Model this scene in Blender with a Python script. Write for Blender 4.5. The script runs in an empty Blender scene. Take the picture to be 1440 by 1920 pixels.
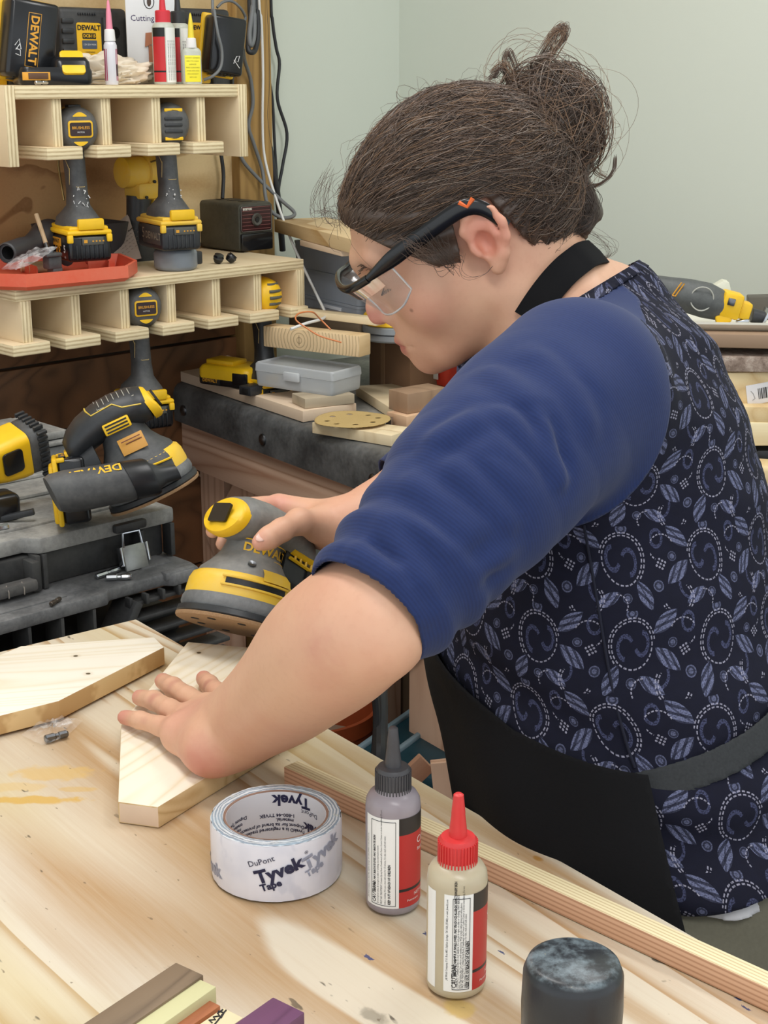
import bpy, bmesh, math, random
import numpy as np
from mathutils import Vector, Matrix, Euler, noise as mnoise
random.seed(7)
S = bpy.context.scene
COL = S.collection
PI = math.pi
R = math.radians
# ---------------------------------------------------------------- camera, world, lights, exposure
TILT, FPX = R(16.3), 2800.0
CAM = Vector((0, 0, 1.495))
cd = bpy.data.cameras.new('camera'); co = bpy.data.objects.new('camera', cd); COL.objects.link(co)
co.location = CAM; co.rotation_euler = (PI/2-TILT, 0, 0)
cd.sensor_fit = 'VERTICAL'; cd.sensor_height = 36; cd.lens = FPX/1920*36
cd.clip_start = .05; cd.clip_end = 60
S.camera = co
S.view_settings.view_transform = 'Standard'; S.view_settings.look = 'None'
S.view_settings.gamma = 1; S.view_settings.use_curve_mapping = False
S.view_settings.exposure = 0.24
W = bpy.data.worlds.new('room_ambient'); S.world = W; W.use_nodes = True
W.node_tree.nodes['Background'].inputs[0].default_value = (.90, .96, 1, 1)
W.node_tree.nodes['Background'].inputs[1].default_value = 1.12
def ceiling_lamp(x, y, z, sx, sy, power, rz=0, col=(1, .99, .98)):
    ld = bpy.data.lights.new('ceiling_lamp', 'AREA'); ld.shape = 'RECTANGLE'; ld.size = sx; ld.size_y = sy
    ld.energy = power; ld.color = col
    o = bpy.data.objects.new('ceiling_lamp', ld); COL.objects.link(o)
    o.location = (x, y, z); o.rotation_euler = (0, 0, rz)
    return o
ceiling_lamp(-.55, 1.45, 2.55, 1.2, .3, 12, R(-48))
ceiling_lamp(.62, 1.75, 2.55, 1.2, .3, 11, R(-48))
ceiling_lamp(.3, -.1, 2.55, 1.2, .3, 13.5, R(-48))
# ---------------------------------------------------------------- measuring helpers (photo pixel -> point on a real plane)
FWD = Vector((0, math.cos(TILT), -math.sin(TILT))); UPV = Vector((0, math.sin(TILT), math.cos(TILT))); RGT = Vector((1, 0, 0))
def ray(px, py): return RGT*((px-720)/FPX) - UPV*((py-960)/FPX) + FWD
def PD(px, py, d): return CAM + ray(px, py)*d
def PZ(px, py, z):
    r = ray(px, py); return CAM + r*((z-CAM.z)/r.z)
def PV(px, py, p, n):
    r = ray(px, py); p = Vector(p); n = Vector(n); return CAM + r*((p-CAM).dot(n)/r.dot(n))
# ---------------------------------------------------------------- materials
def lin(c):
    if isinstance(c, str):
        c = [int(c[i:i+2], 16)/255 for i in (0, 2, 4)]
    return tuple((v/12.92 if v <= .04045 else ((v+.055)/1.055)**2.4) for v in c[:3]) + (1,)
class X:
    """expression over shader math nodes"""
    def __init__(s, nt, v): s.nt, s.v = nt, v
    def m(s, op, *a):
        n = s.nt.nodes.new('ShaderNodeMath'); n.operation = op
        for i, q in enumerate((s,)+a):
            q = q.v if isinstance(q, X) else q
            if isinstance(q, (int, float)): n.inputs[i].default_value = q
            else: s.nt.links.new(q, n.inputs[i])
        return X(s.nt, n.outputs[0])
    def __add__(s, o): return s.m('ADD', o)
    def __sub__(s, o): return s.m('SUBTRACT', o)
    def __mul__(s, o): return s.m('MULTIPLY', o)
    def __truediv__(s, o): return s.m('DIVIDE', o)
    def rsub(s, a): return (s*-1)+a
    def lt(s, o): return s.m('LESS_THAN', o)
    def gt(s, o): return s.m('GREATER_THAN', o)
    def abs(s): return s.m('ABSOLUTE')
    def max(s, o): return s.m('MAXIMUM', o)
    def min(s, o): return s.m('MINIMUM', o)
    def sin(s): return s.m('SINE')
    def sqrt(s): return s.m('SQRT')
    def fract(s): return s.m('FRACT')
    def floor(s): return s.m('FLOOR')
    def clamp(s, a=0, b=1): return s.max(a).min(b)
    def sstep(s, a, b):
        n = s.nt.nodes.new('ShaderNodeMapRange'); n.interpolation_type = 'SMOOTHSTEP'
        s.nt.links.new(s.v, n.inputs[0]); n.inputs[1].default_value = a; n.inputs[2].default_value = b
        return X(s.nt, n.outputs[0])
class M:
    """one material under construction"""
    def __init__(s, name):
        s.mat = bpy.data.materials.new(name); s.mat.use_nodes = True
        s.nt = s.mat.node_tree; s.b = s.nt.nodes['Principled BSDF']; s._c = {}
    def new(s, t): return s.nt.nodes.new('ShaderNode'+t)
    def coord(s, which='Object'):
        if which not in s._c: s._c[which] = s.new('TexCoord').outputs[which]
        return s._c[which]
    def xyz(s, vec=None):
        n = s.new('SeparateXYZ'); s.nt.links.new(vec or s.coord(), n.inputs[0])
        return [X(s.nt, o) for o in n.outputs]
    def comb(s, x, y, z=0):
        n = s.new('CombineXYZ')
        for i, q in enumerate((x, y, z)):
            if isinstance(q, X): s.nt.links.new(q.v, n.inputs[i])
            else: n.inputs[i].default_value = q
        return n.outputs[0]
    def scaled(s, sc, vec=None, rot=(0, 0, 0), loc=(0, 0, 0)):
        n = s.new('Mapping'); s.nt.links.new(vec or s.coord(), n.inputs[0])
        n.inputs['Scale'].default_value = sc; n.inputs['Rotation'].default_value = rot; n.inputs['Location'].default_value = loc
        return n.outputs[0]
    def noise(s, scale=5, detail=3, rough=.55, vec=None, dist=0):
        n = s.new('TexNoise'); s.nt.links.new(vec or s.coord(), n.inputs['Vector'])
        n.inputs['Scale'].default_value = scale; n.inputs['Detail'].default_value = detail
        n.inputs['Roughness'].default_value = rough; n.inputs['Distortion'].default_value = dist
        return X(s.nt, n.outputs[0])
    def ramp(s, fac, stops, interp='LINEAR'):
        n = s.new('ValToRGB'); s.nt.links.new(fac.v, n.inputs[0]); e = n.color_ramp; e.interpolation = interp
        while len(e.elements) < len(stops): e.elements.new(.5)
        for el, (p, c) in zip(e.elements, stops): el.position = p; el.color = lin(c)
        return n.outputs[0]
    def mix(s, fac, a, b, mode='MIX'):
        n = s.new('Mix'); n.data_type = 'RGBA'; n.blend_type = mode
        for i, q in ((0, fac), (6, a), (7, b)):
            if isinstance(q, X): s.nt.links.new(q.v, n.inputs[i])
            elif isinstance(q, (int, float)): n.inputs[i].default_value = q
            elif isinstance(q, (str, tuple)): n.inputs[i].default_value = lin(q)
            else: s.nt.links.new(q, n.inputs[i])
        return n.outputs[2]
    def color(s, c):
        if isinstance(c, (str, tuple)): s.b.inputs['Base Color'].default_value = lin(c)
        else: s.nt.links.new(c, s.b.inputs['Base Color'])
        return s
    def set(s, **k):
        for n, v in k.items():
            n = {'rough': 'Roughness', 'metal': 'Metallic', 'trans': 'Transmission Weight', 'ior': 'IOR', 'alpha': 'Alpha', 'spec': 'Specular IOR Level',
                 'sheen': 'Sheen Weight', 'coat': 'Coat Weight', 'sss': 'Subsurface Weight', 'aniso': 'Anisotropic'}[n]
            if isinstance(v, X): s.nt.links.new(v.v, s.b.inputs[n])
            else: s.b.inputs[n].default_value = v
        return s
    def bump(s, h, strength=.3, dist=.002):
        n = s.new('Bump'); n.inputs['Strength'].default_value = strength; n.inputs['Distance'].default_value = dist
        s.nt.links.new(h.v, n.inputs['Height']); s.nt.links.new(n.outputs[0], s.b.inputs['Normal'])
        return s
def plain(name, c, rough=.5, metal=0, bump=0, bscale=300, var=.0, **k):
    m = M(name)
    if var:
        n = m.noise(18, 4)
        h = lin(c)[:3]
        m.color(m.mix(n.sstep(.3, .7), tuple(v for v in srgb([q*(1-var) for q in h])), tuple(v for v in srgb([min(1, q*(1+var)) for q in h]))))
    else: m.color(c)
    m.set(rough=rough, metal=metal, **k)
    if bump: m.bump(m.noise(bscale, 2), bump, .0006)
    return m.mat
def srgb(c): return [12.92*v if v <= .0031308 else 1.055*v**(1/2.4)-.055 for v in c]
def dusty(name, c, dust='9c9993', amt=.5, rough=.55, scale=22, metal=0):
    """plastic with pale sawdust rubbed into it in patches"""
    m = M(name)
    n = m.noise(scale*.55, 5, .6)*.75 + m.noise(scale*7, 3, .6)*.25
    f = (n.sstep(.28, .78)*.75+.2*min(1, amt))*min(1, amt*1.1)
    m.color(m.mix(f, c, dust)); m.set(rough=(f*.35)+rough*.8, metal=metal)
    m.bump(m.noise(500, 2), .12, .0004)
    return m.mat
def wood(name, light, dark, axis='x', ring=16, stretch=14, contrast=.55, rough=.62, fine=.35, seed=0., knots=None, spread=1.):
    """long-grain wood, grain along the given local axis"""
    m = M(name)
    k = {'x': (1/stretch, 1, 1), 'y': (1, 1/stretch, 1), 'z': (1, 1, 1/stretch)}[axis]
    v = m.scaled(k, loc=(seed, seed*1.7, seed*.6))
    base = m.noise(ring*.55*spread, 2, .45, v, .6)
    bands = ((base*ring).fract()-.5).abs()*2
    fn = m.noise(420, 4, .7, m.scaled(tuple(q if q == 1 else q*.4 for q in k), loc=(seed, 0, seed)))
    big = m.noise(3.3, 3, .5, v)
    f = (bands.m('POWER', 2.2)*contrast + (fn-.5)*fine + (big-.5)*.5).clamp()
    c = m.mix(f, light, dark)
    m.color(c).set(rough=rough); m.bump(fn, .15, .0004)
    return m.mat
def ply_edge(name, light='e3cfa6', dark='a98a5c', layers=280, axis='z'):
    """layered veneer edge: stripes across the local axis, mottled along"""
    m = M(name); x, y, z = m.xyz(); q = {'x': x, 'y': y, 'z': z}[axis]
    n = m.noise(90, 4, .7, m.scaled({'x': (4, .5, .5), 'y': (.5, 4, .5), 'z': (.5, .5, 4)}[axis]))
    st = ((q*layers*PI + (n-.5)*1.2).sin()*.5+.5)
    f = (st.sstep(.35, .8)*.6 + (n-.5)*1.1).clamp()
    m.color(m.mix(f, light, dark)).set(rough=.75); m.bump(n, .3, .0008)
    return m.mat
# ---------------------------------------------------------------- mesh helpers
class MB:
    """collects shapes, then links them as one mesh object"""
    def __init__(s): s.bm = bmesh.new(); s.uv = None
    def _add(s, fn, mtx=None):
        b = bmesh.new(); fn(b)
        if mtx is not None: bmesh.ops.transform(b, matrix=mtx, verts=b.verts)
        me = bpy.data.meshes.new('t'); b.to_mesh(me); b.free(); s.bm.from_mesh(me); bpy.data.meshes.remove(me)
        return s
    def box(s, c, d, rot=None, bev=0, seg=2, mtx=None, taper=None):
        def f(b):
            bmesh.ops.create_cube(b, size=1)
            for v in b.verts:
                if taper and v.co.z > 0: v.co.x *= taper[0]; v.co.y *= taper[1]
                v.co = Vector((v.co.x*d[0], v.co.y*d[1], v.co.z*d[2]))
            if bev: bmesh.ops.bevel(b, geom=b.edges[:], offset=min(bev, .49*min(d)), segments=seg, affect='EDGES', profile=.5)
        t = Matrix.Translation(c)
        if rot is not None: t = t @ Euler(rot).to_matrix().to_4x4()
        return s._add(f, mtx @ t if mtx is not None else t)
    def lathe(s, prof, n=32, mtx=None, cap=True, wob=None):
        """profile [(r,z)] round local Z"""
        def f(b):
            rings = []
            for i, (r, z) in enumerate(prof):
                rings.append([b.verts.new((r*math.cos(2*PI*k/n)*(1+(wob(k, i) if wob else 0)), r*math.sin(2*PI*k/n)*(1+(wob(k, i) if wob else 0)), z)) for k in range(n)])
            for a, c in zip(rings, rings[1:]):
                for k in range(n): b.faces.new((a[k], a[(k+1) % n], c[(k+1) % n], c[k]))
            if cap:
                if prof[0][0] > 1e-6: b.faces.new(rings[0][::-1])
                if prof[-1][0] > 1e-6: b.faces.new(rings[-1])
        return s._add(f, mtx)
    def prism(s, pts, h, mtx=None, bev=0, seg=2, z0=0):
        """outline in local XY pushed up local Z"""
        def f(b):
            lo = [b.verts.new((x, y, z0)) for x, y in pts]; hi = [b.verts.new((x, y, z0+h)) for x, y in pts]
            n = len(pts); b.faces.new(lo[::-1]); b.faces.new(hi)
            for k in range(n): b.faces.new((lo[k], lo[(k+1) % n], hi[(k+1) % n], hi[k]))
            bmesh.ops.recalc_face_normals(b, faces=b.faces)
            if bev: bmesh.ops.bevel(b, geom=b.edges[:], offset=bev, segments=seg, affect='EDGES', profile=.5)
        return s._add(f, mtx)
    def tube(s, pts, r, n=8, mtx=None, cap=True, flat=None):
        pts = [Vector(p) for p in pts]
        rr = r if isinstance(r, (list, tuple)) else [r]*len(pts)
        def f(b):
            rings = []; up = None
            for i, p in enumerate(pts):
                t = (pts[min(i+1, len(pts)-1)]-pts[max(i-1, 0)]).normalized()
                if up is None:
                    up = t.orthogonal().normalized() if flat is None else (Vector(flat)-t*Vector(flat).dot(t)).normalized()
                else: up = (up-t*up.dot(t)).normalized()
                w = t.cross(up); q = rr[i]; q = q if isinstance(q, (list, tuple)) else (q, q)
                rings.append([b.verts.new(p+up*(q[0]*math.cos(2*PI*k/n))+w*(q[1]*math.sin(2*PI*k/n))) for k in range(n)])
            for a, c in zip(rings, rings[1:]):
                for k in range(n): b.faces.new((a[k], a[(k+1) % n], c[(k+1) % n], c[k]))
            if cap: b.faces.new(rings[0][::-1]); b.faces.new(rings[-1])
        return s._add(f, mtx)
    def loft(s, rings, mtx=None, cap=True, closed=True, uvscale=None):
        def f(b):
            vr = [[b.verts.new(p) for p in r] for r in rings]; n = len(vr[0])
            for a, c in zip(vr, vr[1:]):
                for k in range(n if closed else n-1): b.faces.new((a[k], a[(k+1) % n], c[(k+1) % n], c[k]))
            if cap and closed: b.faces.new(vr[0][::-1]); b.faces.new(vr[-1])
        return s._add(f, mtx)
    def ball(s, c, r, mtx=None, sub=2, rot=None):
        d = r if isinstance(r, (list, tuple)) else (r, r, r)
        t = Matrix.Translation(c)
        if rot is not None: t = t @ Euler(rot).to_matrix().to_4x4()
        t = t @ Matrix.Diagonal((d[0], d[1], d[2], 1))
        return s._add(lambda b: bmesh.ops.create_icosphere(b, subdivisions=sub, radius=1), mtx @ t if mtx is not None else t)
    def disc(s, c, r, n=24, mtx=None, h=.001):
        return s.lathe([(r, 0), (r, h)], n, (mtx or Matrix()) @ Matrix.Translation(c))
    def build(s, name, mat, parent=None, angle=35, loc=None, rot=None, label=None, flat=False):
        bmesh.ops.recalc_face_normals(s.bm, faces=s.bm.faces) if not flat else None
        me = bpy.data.meshes.new(name); s.bm.to_mesh(me); s.bm.free()
        for p in me.polygons: p.use_smooth = True
        me.set_sharp_from_angle(angle=R(angle))
        return link(name, me, mat, parent, loc, rot, label)
def link(name, me, mat, parent=None, loc=None, rot=None, label=None):
    o = bpy.data.objects.new(name, me); COL.objects.link(o)
    if mat:
        for q in (mat if isinstance(mat, (list, tuple)) else [mat]): me.materials.append(q)
    if parent: o.parent = parent
    if loc is not None: o.location = loc
    if rot is not None: o.rotation_euler = rot
    if label: o['label'] = label
    return o
def tag(o, label, cat, group=None, kind=None):
    o['label'] = label; o['category'] = cat
    if group: o['group'] = group
    if kind: o['kind'] = kind
    return o
def thing(name, label, cat, loc=(0, 0, 0), rz=0, group=None, rot=None):
    o = bpy.data.objects.new(name, None); COL.objects.link(o); o.empty_display_size = .02
    o.location = loc; o.rotation_euler = rot or (0, 0, rz)
    return tag(o, label, cat, group)
def solo(name, mb, mat, label, cat, loc=(0, 0, 0), rz=0, group=None, rot=None, angle=35):
    return tag(mb.build(name, mat, None, angle, loc, rot or (0, 0, rz)), label, cat, group)
def struct(name, mb, mat, parent=None, **k):
    o = mb.build(name, mat, parent, **k)
    if not parent: o['kind'] = 'structure'
    return o
def clone(root, loc=None, rot=None, label=None, group=None):
    r = root.copy(); COL.objects.link(r)
    if loc is not None: r.location = loc
    if rot is not None: r.rotation_euler = rot
    if label: r['label'] = label
    if group: r['group'] = group
    for ch in list(root.children):
        c = ch.copy(); COL.objects.link(c); c.parent = r
        for g in ch.children:
            d = g.copy(); COL.objects.link(d); d.parent = c
    return r
def T(x=0, y=0, z=0): return Matrix.Translation((x, y, z))
def RX(a): return Matrix.Rotation(R(a), 4, 'X')
def RY(a): return Matrix.Rotation(R(a), 4, 'Y')
def RZ(a): return Matrix.Rotation(R(a), 4, 'Z')
def arc(cx, cy, r, a0, a1, n=8): return [(cx+r*math.cos(R(a0+(a1-a0)*i/n)), cy+r*math.sin(R(a0+(a1-a0)*i/n))) for i in range(n+1)]
def rrect(w, h, r, n=5):
    return arc(w/2-r, h/2-r, r, 0, 90, n)+arc(-w/2+r, h/2-r, r, 90, 180, n)+arc(-w/2+r, -h/2+r, r, 180, 270, n)+arc(w/2-r, -h/2+r, r, 270, 360, n)
def smooth_path(pts, n=8):
    """Catmull-Rom through the points"""
    P = [Vector(p) for p in pts]; P = [P[0]*2-P[1]]+P+[P[-1]*2-P[-2]]; out = []
    for i in range(1, len(P)-2):
        for k in range(n):
            t = k/n; a, b, c, d = P[i-1:i+3]
            out.append(((b*2)+(c-a)*t+(a*2-b*5+c*4-d)*t*t+(b*3-a-c*3+d)*t**3)*.5)
    out.append(P[-2]); return out
def lettering(txt, size, mat, parent, mtx=None, bold=0., bend=None, align='CENTER', spacing=1., name='lettering', xs=1., lines=None, res=2, maxe=None):
    """flat printed characters as a mesh; bend maps (x,y) to a point on the surface"""
    cu = bpy.data.curves.new('txt', 'FONT'); cu.body = txt; cu.size = size; cu.align_x = align; cu.align_y = 'CENTER'
    cu.offset = bold; cu.space_character = spacing; cu.resolution_u = res
    if lines: cu.space_line = lines
    o = bpy.data.objects.new('txt', cu); COL.objects.link(o)
    dg = bpy.context.evaluated_depsgraph_get()
    me = bpy.data.meshes.new_from_object(o.evaluated_get(dg)); bpy.data.objects.remove(o); bpy.data.curves.remove(cu)
    if bend and maxe:
        b = bmesh.new(); b.from_mesh(me)
        for _ in range(3):
            e = [q for q in b.edges if q.calc_length() > maxe]
            if not e: break
            bmesh.ops.subdivide_edges(b, edges=e, cuts=1)
            bmesh.ops.triangulate(b, faces=b.faces)
        b.to_mesh(me); b.free()
    for v in me.vertices:
        p = Vector((v.co.x*xs, v.co.y, 0))
        if bend: p = Vector(bend(p.x, p.y))
        v.co = mtx @ p if mtx is not None else p
    me.materials.clear()
    return link(name, me, mat, parent)
# ================================================================ the setting
RO = Vector((-.544, 2.30, 0)); RA = R(44)                 # front plane of the tool racks and its direction
E1 = Vector((math.cos(RA), math.sin(RA), 0)); EN = Vector((-math.sin(RA), math.cos(RA), 0))
RM = Matrix.Translation(RO) @ Matrix.Rotation(RA, 4, 'Z')
def RF(px, py, off=0):
    """photo pixel -> (x, z) on the vertical plane parallel to the racks, off behind their fronts"""
    p = PV(px, py, RO+EN*off, EN); return (p-RO).dot(E1), p.z
WOFF = .30
corner_x = RF(748, 300, WOFF)[0]
def paint(name, c):
    m = M(name); n = m.noise(2.2, 4); s = m.noise(160, 3)
    m.color(m.mix((n-.5)*.6+.5, tuple(srgb([q*.96 for q in lin(c)[:3]])), c)).set(rough=.6); m.bump(s, .1, .0006); return m.mat
mat_wall = paint('sage_wall_paint', 'd5dbcf')
mat_floor = plain('grey_concrete', '6c6a66', .8, var=.2, bump=.3, bscale=60)
mat_ceil = plain('white_ceiling', 'e8e8e4', .9)
def rackspace(mb): bmesh.ops.transform(mb.bm, matrix=RM, verts=mb.bm.verts); return mb
wall_l = struct('wall_left', rackspace(MB().box((corner_x/2-1.2, WOFF+.06, 1.3), (corner_x+2.4, .12, 2.6))), mat_wall)
wall_r = struct('wall_right', rackspace(MB().box((corner_x+.06, WOFF-1.6+.12, 1.3), (.12, 3.2, 2.6))), mat_wall)
struct('floor', MB().box((0, 1.2, -.05), (7, 6, .1)), mat_floor)
struct('ceiling', MB().box((0, 1.2, 2.65), (7, 6, .1)), mat_ceil)
# ---- plywood and planks fixed to the left wall (pieces of the wall)
def ply_face(name, light, mid, dark, ring=7, seed=0., axis='x', flat=.22, rough=.6):
    """rotary-cut plywood: broad flame figure drawn by contour lines of a stretched noise"""
    m = M(name); k = {'x': (flat, 1, 1), 'z': (1, 1, flat), 'y': (1, flat, 1)}[axis]
    v = m.scaled(k, loc=(seed, seed*.7, seed*.3))
    base = m.noise(3.6, 3, .5, v, .8)
    saw = (base*ring).fract()
    fine = m.noise(260, 4, .7, m.scaled(tuple(q if q == 1 else q*.25 for q in k), loc=(seed, 2, 1)))
    band = saw.sstep(.35, 1.0)*saw.rsub(1).sstep(0, .06)
    c1 = m.mix((m.noise(2.4, 3, .5, v)-.35).clamp()*1.6, light, mid)
    c = m.mix((band*.85+(fine-.5)*.55).clamp(), c1, dark)
    return m, c, fine, rough
def ply(name, *a, **k):
    m, c, fine, rough = ply_face(name, *a, **k); m.color(c).set(rough=rough); m.bump(fine, .12, .0005); return m.mat
mat_board_tan = ply('tan_plywood', 'c79d6b', 'b98f5e', '8d6238', ring=5, seed=3.1, flat=.07)
mat_board_pale = ply('pale_plywood', 'dfc596', 'd2b482', 'b18c58', ring=4, seed=6.2)
mat_plank_dark = wood('dark_stained_plank', '7d5638', '4a3220', 'x', 10, 26, .7, .5)
mat_post = wood('yellow_stud', 'b08c52', '7c5c30', 'z', 18, 14, .6, .7)
xl = RF(430, 320, .285)[0]
xm = RF(330, 320, .285)[0]
pn = lambda nm, x0, x1, z0, z1, y0, y1, m: rackspace(MB().box(((x0+x1)/2, (y0+y1)/2, (z0+z1)/2), (x1-x0, y1-y0, z1-z0), bev=.0015)).build(nm, m, wall_l)
pn('plywood_panel', -1.2, xl, 1.13, 2.3, .275, .30, mat_board_tan)
pn('plywood_panel', xm-.02, xl-.003, 1.19, 1.44, .268, .274, mat_board_pale)
pn('plywood_panel', -1.2, xl-.003, 1.50, 1.80, .268, .274, mat_board_pale)
for i, (z0, z1) in enumerate(((1.005, 1.125), (.88, 1.0), (.74, .875), (.56, .735), (.38, .555), (.19, .375), (.0, .185))):  # lower rows added in dark wood so the wall under the bench reads dark
    pn('stained_plank', -1.2, xl+.02, z0, z1, .272-.002*i, .30, mat_plank_dark)
xp0, xp1 = RF(433, 300, .27)[0], RF(497, 300, .27)[0]
struct('trim_1', rackspace(MB().box(((xp0+xp1)/2, .272, 1.3), (xp1-xp0, .056, 2.6), bev=.004)), mat_post)
# ================================================================ front work table
TO = PZ(255, 1160, .9); TA = math.atan2(-.791, .6115)
TM = Matrix.Translation(TO) @ Matrix.Rotation(TA, 4, 'Z'); TMI = TM.inverted()
def TL(px, py, z=.9):
    """photo pixel -> table-local point on the level z"""
    return TMI @ PZ(px, py, z)
def table_top_mat():
    m, c, fine, _ = ply_face('worn_plywood_table', 'ddd4c5', 'd8c9ae', 'b28b5c', ring=15, seed=1.4, flat=.11)
    x, y, z = m.xyz()
    yel = m.noise(4.5, 3, .5, m.scaled((.3, 1, 1), loc=(4, 1, 0)))
    c = m.mix(yel.sstep(.5, .72)*.55, c, 'cfba7a')
    pale = m.noise(3, 4, .6, m.scaled((.6, 1, 1), loc=(1, 8, 0)))
    c = m.mix(pale.sstep(.4, .8)*.35, c, 'e2d5bf')
    # amber glue smears
    for (px, py, rx, ry, col, wgt) in ((62, 1500, .05, .008, 'd3a94e', .85), (100, 1450, .04, .016, 'd9b364', .6), (20, 1475, .04, .01, 'd9b876', .5), (148, 1480, .02, .006, 'd2ab58', .5),
                                       (700, 1905, .012, .007, '57503f', .5), (845, 1800, .02, .012, 'ddcfc0', .6), (860, 1890, .014, .01, 'c9a85c', .7), (1010, 1610, .006, .004, 'a8762c', .8)):
        p = TL(px, py); ang = R(52) if wgt > .45 and px < 300 else 0
        dx, dy = (x-p.x), (y-p.y)
        u = dx*math.cos(ang)+dy*math.sin(ang); w = dy*math.cos(ang)-dx*math.sin(ang)
        d = ((u/rx)*(u/rx)+(w/ry)*(w/ry)).sqrt()+(m.noise(70, 3, .6)-.5)*1.4
        c = m.mix(d.sstep(1.1, .6)*wgt, c, col)
    # short dark nicks along the grain
    n1 = m.noise(85, 2, .6, m.scaled((.35, 1, 1), loc=(3, 3, 0))); n2 = m.noise(7, 2)
    c = m.mix((n1.sstep(.70, .74)*n2.sstep(.38, .55)*.85), c, '4d4436')
    n3 = m.noise(140, 2, .6, m.scaled((.5, 1, 1), loc=(9, 1, 0)))
    c = m.mix(n3.sstep(.71, .75)*.65, c, '6b5a42')
    for (px, py, rx, ry) in ((690, 1795, .0055, .002), (800, 1752, .004, .0018), (1385, 1873, .003, .0018), (1398, 1890, .005, .0012), (570, 1372, .004, .0012), (940, 1785, .004, .001)):
        p = TL(px, py)
        d = (((x-p.x)/rx).abs()).max(((y-p.y)/ry).abs())+(m.noise(420, 3, .7)-.5)*2.2
        c = m.mix(d.lt(.75)*.9, c, '2f3f74')
    m.color(c).set(rough=.5); m.bump(fine, .1, .0006); return m.mat
mat_fir = wood('fir_frame', 'd8b494', 'a97650', 'x', 20, 12, .6, .7)
tbl = thing('work_table', 'long plywood-topped work table in the foreground, stained with glue', 'table', TO*1, TA)
tbl.location.z = 0
def tb(c, d, **k): return MB().box(c, d, **k)
tb((.66, -.37, .882), (1.32, .74, .036), bev=.002).build('tabletop', table_top_mat(), tbl)
for x in (.08, 1.24):
    for y in (-.08, -.66): tb((x, y, .43), (.085, .085, .86), bev=.003).build('leg', wood('fir_leg', 'd8b494', 'a97650', 'z', 20, 12, .5), tbl)
tb((.66, -.05, .815), (1.2, .036, .09), bev=.002).build('apron_rail', mat_fir, tbl)
tb((.66, -.69, .815), (1.2, .036, .09), bev=.002).build('apron_rail', mat_fir, tbl)
# ================================================================ things on the front table
mat_pine_top = wood('fresh_pine', 'f3e8cb', 'e2c58e', 'x', 13, 9, .5, .55, fine=.12)
def pine(name, seed, ang, pal=('efe5d1', 'dcc79c'), knots=()):
    m = M(name); v0 = m.scaled((1, 1, 1), rot=(0, 0, ang))
    v = m.scaled((.1, 1, .35), vec=v0, loc=(seed, seed*2, 0))
    base = m.noise(14, 2, .45, v, .5); st = ((base*11).fract()-.5).abs()*2
    fn = m.noise(420, 3, .6, v)
    c = m.mix((st.m('POWER', 3)*.6+(fn-.5)*.25).clamp(), pal[0], pal[1])
    x, y, z = m.xyz()
    for (kx, ky, kr) in knots:
        dx, dy = x-kx, y-ky
        d = (dx*dx+dy*dy).sqrt()/kr+(m.noise(160, 2)-.5)*.8
        c = m.mix(d.sstep(3.2, 1.0)*.22, c, 'b99a6a'); c = m.mix(d.sstep(1.15, .8), c, '57492f')
    m.color(c).set(rough=.55); m.bump(fn, .08, .0003); return m
def wavy_end(name):
    """sawn end grain with a scalloped burn of darker bars"""
    m = M(name); x, y, z = m.xyz()
    n = m.noise(60, 2); b = (((x*.8-y*.6)*330+(n-.5)*3).sin()*.5+.5)
    c = m.mix(b.sstep(.25, .75)*.6, 'dcbc88', 'a97c45')
    return m.color(c).set(rough=.6).mat
def plate(name, pxs, z0, z1, mats, label, cat, knots_px=(), side_mat=None, sel=None, group=None, bev=.0012):
    """flat wooden blank from its top outline"""
    pts = [PZ(px, py, z1) for px, py in pxs]; c = sum(pts, Vector())/len(pts)
    mb = MB(); mb.prism([(p.x-c.x, p.y-c.y) for p in pts], z1-z0, bev=bev)
    o = mb.build(name, mats, None, 30, (c.x, c.y, z0))
    for f in o.data.polygons:
        f.material_index = 0 if f.normal.z > .5 else (sel(f.normal) if sel else min(1, len(mats)-1))
    return tag(o, label, cat, group), c
wp_px = [(221, 1503), (227, 1355), (352, 1203), (560, 1222), (560, 1352), (296, 1513)]
c0 = sum((PZ(a, b, .92) for a, b in wp_px), Vector())/6
kp = PZ(373, 1224, .92)-c0
plate('workpiece_board', wp_px, .9005, .92, [pine('pine_workpiece', 2.2, R(-58), knots=((kp.x, kp.y, .0025),)).mat, wood('pine_side', 'd9bd8e', 'b5905a', 'y', 16, 8, .7), plain('pine_cut_end', 'd9bfa6', .6, var=.05)],
      'pale pine coffin-shaped blank pressed under the left hand', 'board', sel=lambda n: 2 if n.y < -.93 else 1)
lb_px = [(-120, 1372), (-150, 1290), (39, 1211), (289, 1194), (308, 1213), (110, 1314)]
c1 = sum((PZ(a, b, .922) for a, b in lb_px), Vector())/6
kn = [PZ(a, b, .922)-c1 for a, b in ((142, 1230), (165, 1263))]
plate('pine_blank', lb_px, .9025, .922, [pine('pine_blank', 5.1, R(-12), ('f2ebdc', 'e3d4b4'), [(k.x, k.y, .0024) for k in kn]).mat, wavy_end('scalloped_cut'), plain('pine_side_smooth', 'cfae82', .6, var=.06)],
      'finished pale pine blank with two small knots at the far left of the table', 'board', sel=lambda n: 1 if n.x > .5 else 2)
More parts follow.
